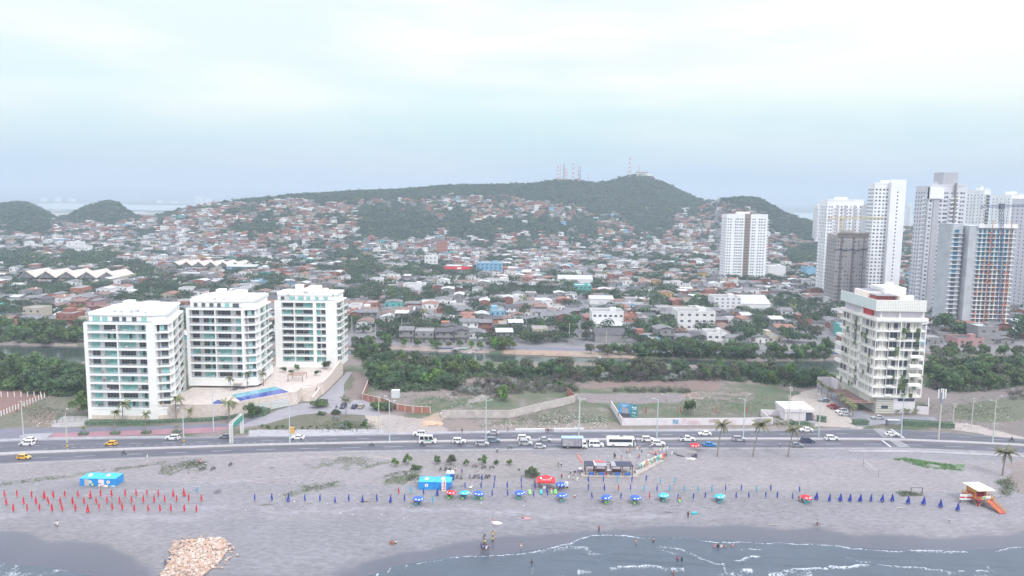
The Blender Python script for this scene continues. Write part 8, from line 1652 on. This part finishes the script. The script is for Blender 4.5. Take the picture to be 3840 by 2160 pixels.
wallrun('garden_wall',[(2852,1558),(2878,1582),(2897,1592)],2.2,.2,lw,'low lilac garden wall sloping beside the white pavilion'); wallrun('garden_wall',[(2852,1556),(2940,1560)],2.2,.2,lw,'low lilac garden wall behind the bushes of the white pavilion')
# low white sales pavilion
g=G(2942,1578); g2=G(3056,1583); r_=thing('sales_pavilion','low white flat-roofed pavilion with glazed corner beside the driveway','building',(g.x,g.y,1)); w=g2.x-g.x; b=MB(); b.box(0,w*.72,0,10,0,3.4,lw); b.obj('wall',r_); b=MB(); b.box(-.2,w,-.3,10.4,3.4,4.6,lw); b.box(0,w-.2,-.1,10.2,4.6,4.7,discm); b.obj('roof',r_); b=MB(); b.box(w*.72,w-.6,.3,8,0,3.38,dk); b.obj('glass_corner',r_)
for x,y in((w-.4,.1),(w-.4,6)): b=MB(); b.box(x,x+.15,y,y+.15,0,3.4,blk); b.obj('post',r_)
b=MB(); b.box(w*.72,w+.3,-2.6,.2,-.1,.12,conc); b.obj('step',r_)
# hotel side walls
wallrun('side_wall',[(3436,1552),(3482,1556),(3482,1520)],3.2,.25,lw,'plain lilac side wall at the right of the hotel'); wallrun('mural_wall',[(3064,1455),(3115,1455),(3140,1468)],5,.3,lw,'pale wall with black line mural behind the hotel palms')
# billboard
a=G(2318,1576); c=G(2388,1580); r_=thing('billboard','large billboard with blue sky and buildings picture behind the white wall','billboard',(a.x,a.y,1)); d=Vector((c.x-a.x,c.y-a.y-1.2,0)); p0,t,nn,Ln=efr(Vector(),d); b=MB(); obox(b,p0,t,nn,0,Ln*.64,0,.1,1.6,6.6,mat('board_sky',(.10,.34,.60),.6,.3,.3)); obox(b,p0,t,nn,Ln*.64,Ln,0,.1,1.6,6.6,mat('board_teal',(.05,.25,.27),.6)); b.obj('panel',r_)
b=MB(); obox(b,p0,t,nn,Ln*.2,Ln*.33,.11,.14,3.2,5.3,mat('board_building',(.42,.34,.32))); obox(b,p0,t,nn,Ln*.36,Ln*.5,.11,.14,3.0,4.9,mat('board_building',(.42,.34,.32))); obox(b,p0,t,nn,0,Ln*.64,.11,.13,1.6,3.0,mat('board_ground',(.10,.09,.12))); b.obj('picture',r_)
b=MB()
for s0,s1,z0_,z1_ in ((.70,.76,5.2,5.9),(.77,.84,5.2,5.6),(.86,.93,5.1,5.8),(.74,.93,4.7,4.9),(.72,.76,3.5,3.8),(.78,.92,3.3,3.6),(.72,.75,2.2,2.5),(.82,.85,2.1,2.4),(.90,.94,2.0,2.3),(.14,.5,5.9,6.05),(.2,.4,5.5,5.6)): obox(b,p0,t,nn,Ln*s0,Ln*s1,.11,.13,z0_,z1_,discm)
b.obj('white_lettering',r_)
for k in(.1,.4,.7,.98): b=MB(); p=t*Ln*k; b.tube([(p.x,p.y+.2,-.2),(p.x,p.y+.2,6.2)],.1,5,wood); b.tube([(p.x,p.y+2.5,0),(p.x,p.y+.2,4)],.07,4,wood); b.obj('strut',r_)
for k,(X,Y) in enumerate([(2418,1565),(2549,1565),(2681,1565),(2797,1565)]):
    g=G(X,Y); r_=thing('flag','dark red feather flag behind the long wall, %s from left'%ordw(k+1),'flag',g,0,'feather flags behind the wall'); b=MB(); b.cyl(0,0,0,4.2,.04,n=5,m=cp); b.obj('pole',r_); b=MB(); b.box(0,.5,-.02,.02,1.6,4.1,mat('flag_red',(.34,.05,.06),.8)); b.obj('flag_cloth',r_)
# white posts of the left field
k=0
for (x0,y0,x1,y1,n) in [(5,1560,178,1488,17),(5,1488,178,1488,8)]:
    for i in range(n):
        t=i/(n-1); g=G(x0+(x1-x0)*t,y0+(y1-y0)*t); r_=thing('fence_post','white post with orange top, %s in the %s row of the red field'%(ordw(i+1),'near' if n>10 else 'far'),'post',g,0,'white posts of the red field'); b=MB(); b.box(-.12,.12,-.12,.12,0,2.1,discm); b.obj('post_shaft',r_); b=MB(); b.box(-.125,.125,-.125,.125,2.1,2.3,mat('orange_tip',(.6,.2,.08))); b.obj('orange_tip',r_)
# green mesh gate
g=G(212,1586); r_=thing('mesh_fence','dark green mesh fence and gate left of the nearest white tower','fence',g); b=MB(); gr=mat('fence_green',(.05,.17,.13),.6); g2=G(328,1577)
for k in range(6): x=(g2.x-g.x)*k/5; y=(g2.y-g.y)*k/5; b.cyl(x,y,0,2.2,.05,n=5,m=gr)
for z in(.2,1.1,2.1): b.tube([(0,0,z),(g2.x-g.x,g2.y-g.y,z)],.03,4,gr)
b.obj('gate',r_); b=MB(); g3=G(235,1553)
for k in range(6): b.cyl((g3.x-g.x)*k/5,(g3.y-g.y)*k/5,0,2.2,.05,n=5,m=gr)
for z in np.arange(.2,2.2,.35): b.tube([(0,0,z),(g3.x-g.x,g3.y-g.y,z)],.03,4,gr)
b.obj('mesh_panel',r_)
# hedges
hg=mat('hedge_leaves',(.08,.13,.085),.85,.3,1.5,var2=(.15,.22,.15))
def hedge(pts,w,h,label,cat='hedge'):
    P=[G(*p) for p in pts]; b=MB()
    for i in range(len(P)-1):
        p0,t,nn,Ln=efr(P[i],P[i+1]); obox(b,p0,t,nn,0,Ln,-w/2,w/2,.9,1+h*.88,hg)
        leafcloud(b,lambda:p0+t*random.uniform(-.2,Ln+.2)+nn*random.choice([-w/2,w/2,random.uniform(-w/2,w/2),-w/2])*1.03+Vector((0,0,1+h*random.choice([random.random(),.9,.95]))),int(Ln*70*h),.13,hg)
    o=b.obj('hedge'); tag(o,label,cat,None)
hedge([(322,1590),(560,1587),(790,1578),(880,1566),(985,1560),(1000,1550)],1.7,1.1,'long low clipped hedge in front of the nearest white tower')
for k,(X,Y) in enumerate([(313,1631),(432,1628),(548,1626),(664,1623)]): hedge([(X-16,Y),(X+16,Y)],1.5,.9,'small clipped hedge box on the pink forecourt, %s from left'%ordw(k+1))
hedge([(3200,1592),(3252,1592)],2.2,1.9,'short bushy hedge at the left of the hotel road entrance'); hedge([(3388,1593),(3575,1604)],2.4,1.9,'long bushy hedge between the bus stop and the dirt path'); hedge([(2958,1583),(2975,1594),(3032,1592)],1.6,1.2,'dark bushes below the low white pavilion','bushes'); hedge([(3062,1578),(3098,1582)],2,2,'dark bushes right of the low white pavilion','bushes'); hedge([(960,1560),(1000,1545)],3.5,2.0,'dark rounded shrubs at the bend of the driveway','bushes')
# bus stop
g=G(3330,1600); r_=thing('bus_shelter','small grey bus shelter at the kerb in front of the hotel','bus stop',g); b=MB(); b.box(0,4.5,0,1.6,2.3,2.42,mat('shelter_roof',(.55,.55,.58),.4)); b.obj('roof',r_); b=MB(); b.box(.1,4.4,1.5,1.55,.4,2.2,railg); b.obj('glass_panel',r_)
for x in(.1,4.4):
    for y in(.1,1.5): b=MB(); b.cyl(x,y,0,2.3,.05,m=blk); b.obj('post',r_)
b=MB(); b.box(-.5,-.35,0,.9,.2,2.4,mat('ad_panel_dark',(.07,.08,.16),.3)); b.obj('advert_panel',r_)
# yellow box, bins, container, post
for X,Y,w,d_,h,m,nm,lab,cat in [(1096,1624,1.4,1.0,2.0,mat('box_orange',(.62,.34,.08),.6),'utility_cabinet','orange cabinet on the pavement right of the pale lamp pole','cabinet'),(1408,1532,1.3,1.1,1.5,mat('bin_green',(.04,.18,.10),.6),'rubbish_bin','green rubbish bin, front one of two beside the brick wall','bin'),(1401,1522,1.3,1.1,1.5,mat('bin_green',(.04,.18,.10),.6),'rubbish_bin','green rubbish bin, rear one of two beside the brick wall','bin'),(1484,1490,3.2,2.6,3.0,mat('container_pale',(.58,.62,.64),.7),'container_hut','pale container hut standing behind the brick wall','container'),(1660,1560,1.4,1.4,1.2,mat('container_pale',(.58,.62,.64),.7),'water_tank','white water tank at the left end of the concrete wall','tank'),(2608,1716,.8,.7,1.2,mat('barrel_dark',(.12,.08,.09),.7),'barrel','dark reddish barrel on the sand heap beside the letters','barrel'),(2600,1718,.8,.7,.9,mat('crate_navy',(.06,.07,.15),.7),'crate','dark navy crate left of the reddish barrel','crate')]:
    g=G(X,Y); r_=thing(nm,lab,cat,g); b=MB(); b.box(-w/2,w/2,-d_/2,d_/2,0,h,m); b.obj('body',r_); b=MB(); b.box(-w/2-.05,w/2+.05,-d_/2-.05,d_/2+.05,h,h+.1,m); b.obj('lid',r_)
g=G(*q(1293,436,Z1)); r_=thing('roadside_post','short grey and white roadside post below the near carriageway','post',g); b=MB(); b.cyl(0,0,0,2.0,.14,n=8,m=cp); b.obj('shaft',r_); b=MB(); b.cyl(0,0,1.2,1.6,.15,n=8,m=discm); b.obj('white_band',r_)
# sand heap, planks, driftwood, inflatable, towels
def blob(name,X,Y,sx_,sy_,sz_,m,label,cat,seed=0,rz=0):
    g=G(X,Y); bm=bmesh.new(); bmesh.ops.create_icosphere(bm,subdivisions=3,radius=1)
    for v in bm.verts: v.co*=1+.3*noise.noise(v.co*1.6+Vector((seed,0,0))); v.co.x*=sx_; v.co.y*=sy_; v.co.z*=sz_
    me=bpy.data.meshes.new(name); bm.to_mesh(me); bm.free(); me.materials.append(m); o=bpy.data.objects.new(name,me); C.objects.link(o); o.location=g; o.rotation_euler.z=rz; tag(o,label,cat); return o
sdm=mat('heap_sand',(.21,.20,.21),.95,.12,1.2); blob('sand_heap',2580,1702,4.2,3.0,1.3,sdm,'low heap of grey sand beside the letters and the road','sand heap')
blob('rubbish_pile',2590,1722,2.0,.8,.5,mat('rubbish_white',(.48,.48,.50),.8,.4,2.5),'pile of white boards and rubbish on the sand heap','rubbish',3); blob('equipment_pile',392,1823,1.6,.7,.5,mat('gear_red',(.50,.08,.06),.7,.7,1.6,var2=(.6,.6,.6)),'pile of red and orange rescue gear before the left blue tent','rescue gear',5); blob('equipment_pile',418,1824,1.3,.5,.4,mat('gear_mixed',(.10,.10,.16),.7,.9,1.8,var2=(.3,.5,.6)),'pile of dark and pale blue gear right of the red rescue gear','gear',7)
blob('sand_heap',1620,1590,4.5,2.6,1.0,mat('orange_sand',(.46,.33,.25),.95,.1,1),'small heap of orange sand beside the concrete wall','sand heap',9)
g=G(1860,1960); r_=blob('inflatable_float',1862,1962,1.4,.6,.4,discm,'white inflatable float beside the person in pink','inflatable',11)
for k,(X,Y,l,rz,c) in enumerate([(3375,1908,2.6,.1,(.42,.38,.36)),(2906,1970,3.6,.03,(.40,.37,.36)),(2505,1922,3.0,-.2,(.25,.22,.22)),(1370,1882,3.2,0,(.32,.20,.16)),(1000,1894,3.0,.2,(.20,.19,.15)),(1020,1756,2.0,.3,(.18,.18,.16))]):
    g=G(X,Y); b=MB(); rs=random.Random(k)
    b.tube([(-l/2,0,.1),(0,.15,.2),(l/2,0,.1)],[.08,.12,.05],6,mat('driftwood_%d'%k,c,.9,.2,2)); b.tube([(0,.1,.2),(l*.3,.5,.35)],[.06,.03],5,mat('driftwood_%d'%k,c)); o=b.obj('driftwood',None,g,rz); tag(o,['forked driftwood log below the flared blue parasols','long driftwood branch on the wet sand margin at right','dark driftwood trunk left of the person in black','reddish board lying below the left blue parasol line','dark branch with weed on the left sand','small dark stick near the grass strip'][k],'driftwood')
b=MB(); g=G(*q(405,945,Z3)); b.box(-1.1,1.1,-.5,.5,.02,.06,mat('towel_pink',(.60,.32,.40),.9)); o=b.obj('towel',None,g,.05); tag(o,'pink towel spread beneath the lying sunbather','towel')
b=MB(); g=G(*q(1880,905,Z3)); b.box(-.7,.7,-.3,.3,.02,.5,plastic['aqua']); o=b.obj('cool_box',None,g,.2); tag(o,'turquoise box on the sand right of the person in black','box')
g=G(*q(2030,675,Z2)); r_=thing('deck_lounger','pale folding lounger tipped up beside the blue parasol near the tent','lounger',g,R(-30)); b=MB(); b.box(-.3,.3,-1,0,.3,.36,discm); b.obj('seat',r_); b=MB(); b.box(-.3,.3,0,.06,0,1.0,mat('lounger_grey',(.35,.35,.38))); o=b.obj('backrest',r_,(0,0,.3)); o.rotation_euler.x=-.5
# boats on the far bank
for k,(X,Y,rz,c,lab) in enumerate([(1670,1308,.0,(.10,.16,.32),'long blue boat moored along the far bank, leftmost'),(1706,1312,1.2,(.22,.32,.38),'grey-blue boat, first of the row pulled up ashore'),(1720,1312,1.2,(.30,.42,.48),'pale blue boat, second of the row pulled up ashore'),(1733,1310,1.2,(.25,.45,.50),'teal boat, third of the row pulled up ashore'),(1751,1310,1.1,(.15,.40,.35),'green boat, fourth of the row pulled up ashore'),(1785,1310,1.3,(.65,.66,.66),'white boat, fifth of the row pulled up ashore'),(1798,1313,1.0,(.45,.47,.50),'grey boat, last of the row pulled up ashore'),(1767,1328,1.3,(.5,.55,.6),'pale boat with its stern in the creek'),(2248,1345,1.5,(.75,.76,.76),'white boat lying alone among the bushes'),(3130,1326,0,(.05,.18,.45),'small bright blue boat left of the hotel')]):
    g=G(X,Y); b=MB(); m=mat('boat_%d'%k,c,.6); l=3.0 if k else 5.5; n=8; H=[(-l,.0),(-l*.9,.75),(0,.9),(l*.6,.6),(l,0),(l*.6,-.6),(0,-.9),(-l*.9,-.75)]
    r_=thing('boat',lab,'boat',(g.x,g.y,max(g.z,-.1)),rz,'fishing boats on the far bank'); n0=len(b.v); b.v+=[(x*.85,y*.6,0) for x,y in H]+[(x,y,.8) for x,y in H]+[(x*.92,y*.85,.7) for x,y in H]; 
    for i in range(8): j=(i+1)%8; b.f.append((i,j,8+j,8+i)); b.m.append(b.mi(m)); b.f.append((8+i,8+j,16+j,16+i)); b.m.append(0)
    b.f.append(tuple(range(16,24))); b.m.append(b.mi(mat('boat_inside',(.30,.29,.28),.8))); b.obj('hull',r_); b=MB(); b.box(-.2,.2,-.75,.75,.71,.78,wood); b.obj('thwart',r_)
# coach at the depot
# ---------------- palms ----------------
pf_g=mat('palm_frond',(.12,.16,.06),.7,.3,.8,var2=(.24,.25,.12)); pf_y=mat('palm_frond_yellow',(.105,.125,.055),.7,.3,.8,var2=(.19,.175,.09)); ptk=mat('palm_trunk',(.24,.20,.18),.9,.2,1.5)
def frondmesh(m,L_=3.6,seed=0,droop=1.0):
    rs=random.Random(seed); b=MB(); n=16; P=[]
    for i in range(n+1): t=i/n; P.append(Vector((L_*t*(1-.18*t*droop),0,L_*(.42*t-.78*droop*t*t))))
    b.tube(P,[.05*(1-.8*i/n)+.01 for i in range(n+1)],4,m,False)
    for i in range(2,n+1):
        for s in(-1,1):
            for h_ in(0,.5):
                p=P[i-1].lerp(P[i],h_); d=(P[i]-P[i-1]).normalized(); ll=.95*math.sin(math.pi*min(.97,(i/n)**.8))+.15; tip=p+d*ll*.55+Vector((0,s*ll*.62,-ll*.50*rs.uniform(.6,1.3))); w=.075; b.poly([p-d*w,p+d*w,tip],m)
    return b.mesh('frond')
FR={k:[frondmesh(m,3.6,i,dr) for i,dr in enumerate((.55,.9,1.25))] for k,m in(('g',pf_g),('y',pf_y))}
def palm(X,Y,h,label,kind='g',lean=(0,0),wind=0,sc=1.0,z=None,nf=18,seed=0):
    g=G(X,Y) if z is None else P_(X,Y,z); rs=random.Random(seed); r_=thing('palm_tree',label,'palm tree',g,0,'palm trees'); b=MB(); n=8; P=[(lean[0]*(i/n)**1.6,lean[1]*(i/n)**1.6,h*i/n-.2*(i==0)) for i in range(n+1)]; b.tube(P,[.24*sc*(1-.45*i/n) for i in range(n+1)],8,ptk); b.obj('trunk',r_)
    for k in range(nf):
        a=k*2.39996+rs.uniform(-.2,.2); 
        if wind: a=math.atan2(math.sin(a)*1.0,math.cos(a)+wind)
        el=rs.uniform(-.5,.9); j=0 if el>.4 else(1 if el>-.1 else 2); o=mo('frond',FR[kind][j],r_,(P[-1][0],P[-1][1],h)); o.rotation_euler=(0,-el*.7,a); o.scale=(sc*rs.uniform(.85,1.1),)*3
    b=MB(); leafcloud(b,lambda:(P[-1][0]+random.gauss(0,.2),P[-1][1]+random.gauss(0,.2),h-.2+random.gauss(0,.18)),16,.17,mat('coconut',(.25,.17,.10),.8)); b.obj('coconuts',r_)
for i,(X,Y,h,lab,kd,ln,wi,sc) in enumerate([(2690,1714,10.4,'tall coconut palm between the blue and silver cars, leftmost on the beach','y',(1.1,0),0,1.0),(2823,1714,10.6,'tall coconut palm left of the walker at the road edge','y',(2.0,0),0,1.05),(2955,1714,9.0,'tall coconut palm in front of the grey sedan','y',(1.3,0),0,1.0),(3759,1783,7.0,'coconut palm at the right behind the lifeguard hut','y',(.5,0),0,1.15),
 (430,1625,7.6,'windblown palm in the second hedge box of the pink forecourt','g',(.4,0),.9,.75),(545,1622,6.4,'windblown palm in the third hedge box of the pink forecourt','g',(.2,0),.9,.7),(460,1590,7.4,'windblown palm against the base of the nearest tower','g',(.4,0),.9,1.0),(661,1578,8.4,'large windblown palm before the stone wall','g',(.0,0),.9,1.1),(707,1582,4.4,'small windblown palm before the stone wall','g',(.2,0),.9,.7),(860,1586,8.0,'windblown palm behind the overhead sign','g',(.2,0),.9,1.1),(845,1560,5.4,'small windblown palm left of the overhead sign','g',(0,0),-.9,.7),(1298,1560,6.0,'palm standing before the driveway parking','y',(.1,0),0,.8),(316,1628,2.2,'tiny palm in the first hedge box','g',(0,0),0,.4),(664,1620,2.0,'tiny palm in the fourth hedge box','g',(0,0),0,.35),(1120,1440,3.0,'skip','g',(0,0),0,.5)]):
    if lab!='skip': palm(X,Y,h,lab,kd,ln,wi,sc,seed=i)
for i,(a,b_,h) in enumerate([(1412,1030,5.2),(1567,1005,6.2),(1710,985,5.2)]): palm(280+a*.414,1040+b_*.414,h,'slim palm on the pool terrace, %s from left'%ordw(i+1),'y',(0,0),0,.62,z=5.5,seed=40+i)
for i,(X,Y,h) in enumerate([(3069,1470,4.4),(3080,1478,4),(3103,1490,4),(3114,1496,4),(3149,1527,5.2),(3162,1540,4.5),(3174,1548,4.6),(3186,1556,4.2),(3198,1562,3.8)]): palm(X,Y,h,'slim palm beside the hotel entrance path, %s from left'%ordw(i+1),'g',(0,0),.5,.6,seed=60+i)
for i,(X,Y,h) in enumerate([(1588,1215,9),(2262,1060,10),(1960,1150,7),(2970,1190,8)]): palm(X,Y,h,'tall palm rising among the houses beyond the creek, %s from left'%ordw([1,3,2,4][i]),'g',(.4,0),0,1.1,seed=80+i)
for i,(X,Y) in enumerate([(3368,1553),(3398,1553),(3406,1553),(3432,1553)]): palm(X,Y,1.4,'small fan palm against the hotel front wall, %s from left'%ordw(i+1),'g',(0,0),0,.5,seed=90+i,nf=8)
# terrace planting of the towers
for i,(a,b_,s,k) in enumerate([(1290,960,.45,'dark'),(1345,960,.5,'round'),(1890,860,.4,'dark'),(1955,880,.35,'dark'),(2060,800,.5,'greyshrub'),(2200,890,.38,'dark'),(2290,830,.6,'dark'),(1800,810,.5,'greyshrub'),(2010,840,.4,'round')]):
    p=P_(280+a*.414,1040+b_*.414,5.5); cm_,tm_=TM[k][0]; r_=thing('bush','planted %s on the stone terrace, %s of the terrace plants'%('dark bush' if k=='dark' else 'green bush' if k=='round' else 'white-flowering bush',ordw(i+1)),'bush',(p.x,p.y,5.45),i,'terrace bushes'); r_.scale=(s,)*3; mo('crown',cm_,r_)
# ground cover tufts and litter
gcm=mat('creeper_leaves',(.10,.13,.08),.8,.3,1.5,var2=(.17,.20,.13)); gcb=mat('bright_grass',(.08,.19,.05),.8,.3,1.5,var2=(.13,.27,.08)); b=MB()
for zi,zz in enumerate(BG):
    xs_=[p[0] for p in zz]; ys_=[p[1] for p in zz]; n=0; t=0
    while n<(330 if zi!=5 else 900) and t<9000:
        t+=1; x,y=random.uniform(min(xs_),max(xs_)),random.uniform(min(ys_),max(ys_))
        if not inp(x,y,zz): continue
        p=atz(x,y,1); n+=1
        if fbm1(p.x,p.y,4,66)<.42: continue
        leafcloud(b,lambda:(p.x+random.gauss(0,.25),p.y+random.gauss(0,.2),1.02+random.random()*.18),3,.16,gcb if zi==5 else gcm)
for (cx_,cy_,n,sx_,sy_) in [(1300,1600,500,90,14),(1550,1795,90,30,14),(2010,1830,0,1,1),(3780,1830,160,30,25),(2700,1520,500,220,40),(2080,1570,500,200,22),(3650,1540,500,120,40),(150,1540,400,100,35),(720,1740,120,45,14),(2920,1590,150,60,10),(1650,1500,400,180,40)]:
    for _ in range(n):
        x=cx_+random.gauss(0,sx_*.6); y=cy_+random.gauss(0,sy_*.6); p=G(x,y); leafcloud(b,lambda:(p.x+random.gauss(0,.4),p.y+random.gauss(0,.4),p.z+.02+random.random()*.35),3,.22,gcm)
o=b.obj('ground_cover'); tag(o,'patchy creeping ground cover and weeds on sand and vacant lots','ground cover',kind='stuff')
b=MB(); lt=mat('litter_white',(.68,.67,.66),.8); ld=mat('litter_dark',(.12,.11,.11),.9)
for (cx_,cy_,n,sx_,sy_,m) in [(2150,1580,240,130,26,lt),(1700,1500,90,120,30,lt),(1900,1590,60,90,12,lt),(2600,1500,40,60,10,lt),(3700,1560,90,110,40,lt),(170,1590,40,60,12,lt),(1900,1850,90,900,60,ld),(1000,1800,50,300,40,ld),(1400,1900,22,600,60,lt),(2650,1900,50,500,40,ld),(820,2050,30,40,30,lt)]:
    for _ in range(n):
        x=cx_+random.uniform(-sx_,sx_); y=cy_+random.uniform(-sy_,sy_); p=G(x,y); s=random.uniform(.06,.2); b.box(p.x-s,p.x+s,p.y-s*.8,p.y+s*.7,p.z-.02,p.z+.07,m)
o=b.obj('litter'); tag(o,'scattered white and dark litter on sand and waste ground','litter',kind='stuff')
# ---------------- haze ----------------
b=MB(); b.box(-16000,16000,-3500,30000,-22,215); hzo=b.obj('haze'); hzo.data.materials.clear()
hm=bpy.data.materials.new('haze_air'); hm.use_nodes=True; t=hm.node_tree; t.nodes.clear(); o_=t.nodes.new('ShaderNodeOutputMaterial'); v_=t.nodes.new('ShaderNodeVolumePrincipled'); v_.inputs['Color'].default_value=(.70,.84,1,1); v_.inputs['Density'].default_value=2.5e-4; v_.inputs['Anisotropy'].default_value=0; t.links.new(v_.outputs[0],o_.inputs['Volume'])
hzo.data.materials.append(hm); tag(hzo,'thin bluish coastal haze','haze',kind='stuff')
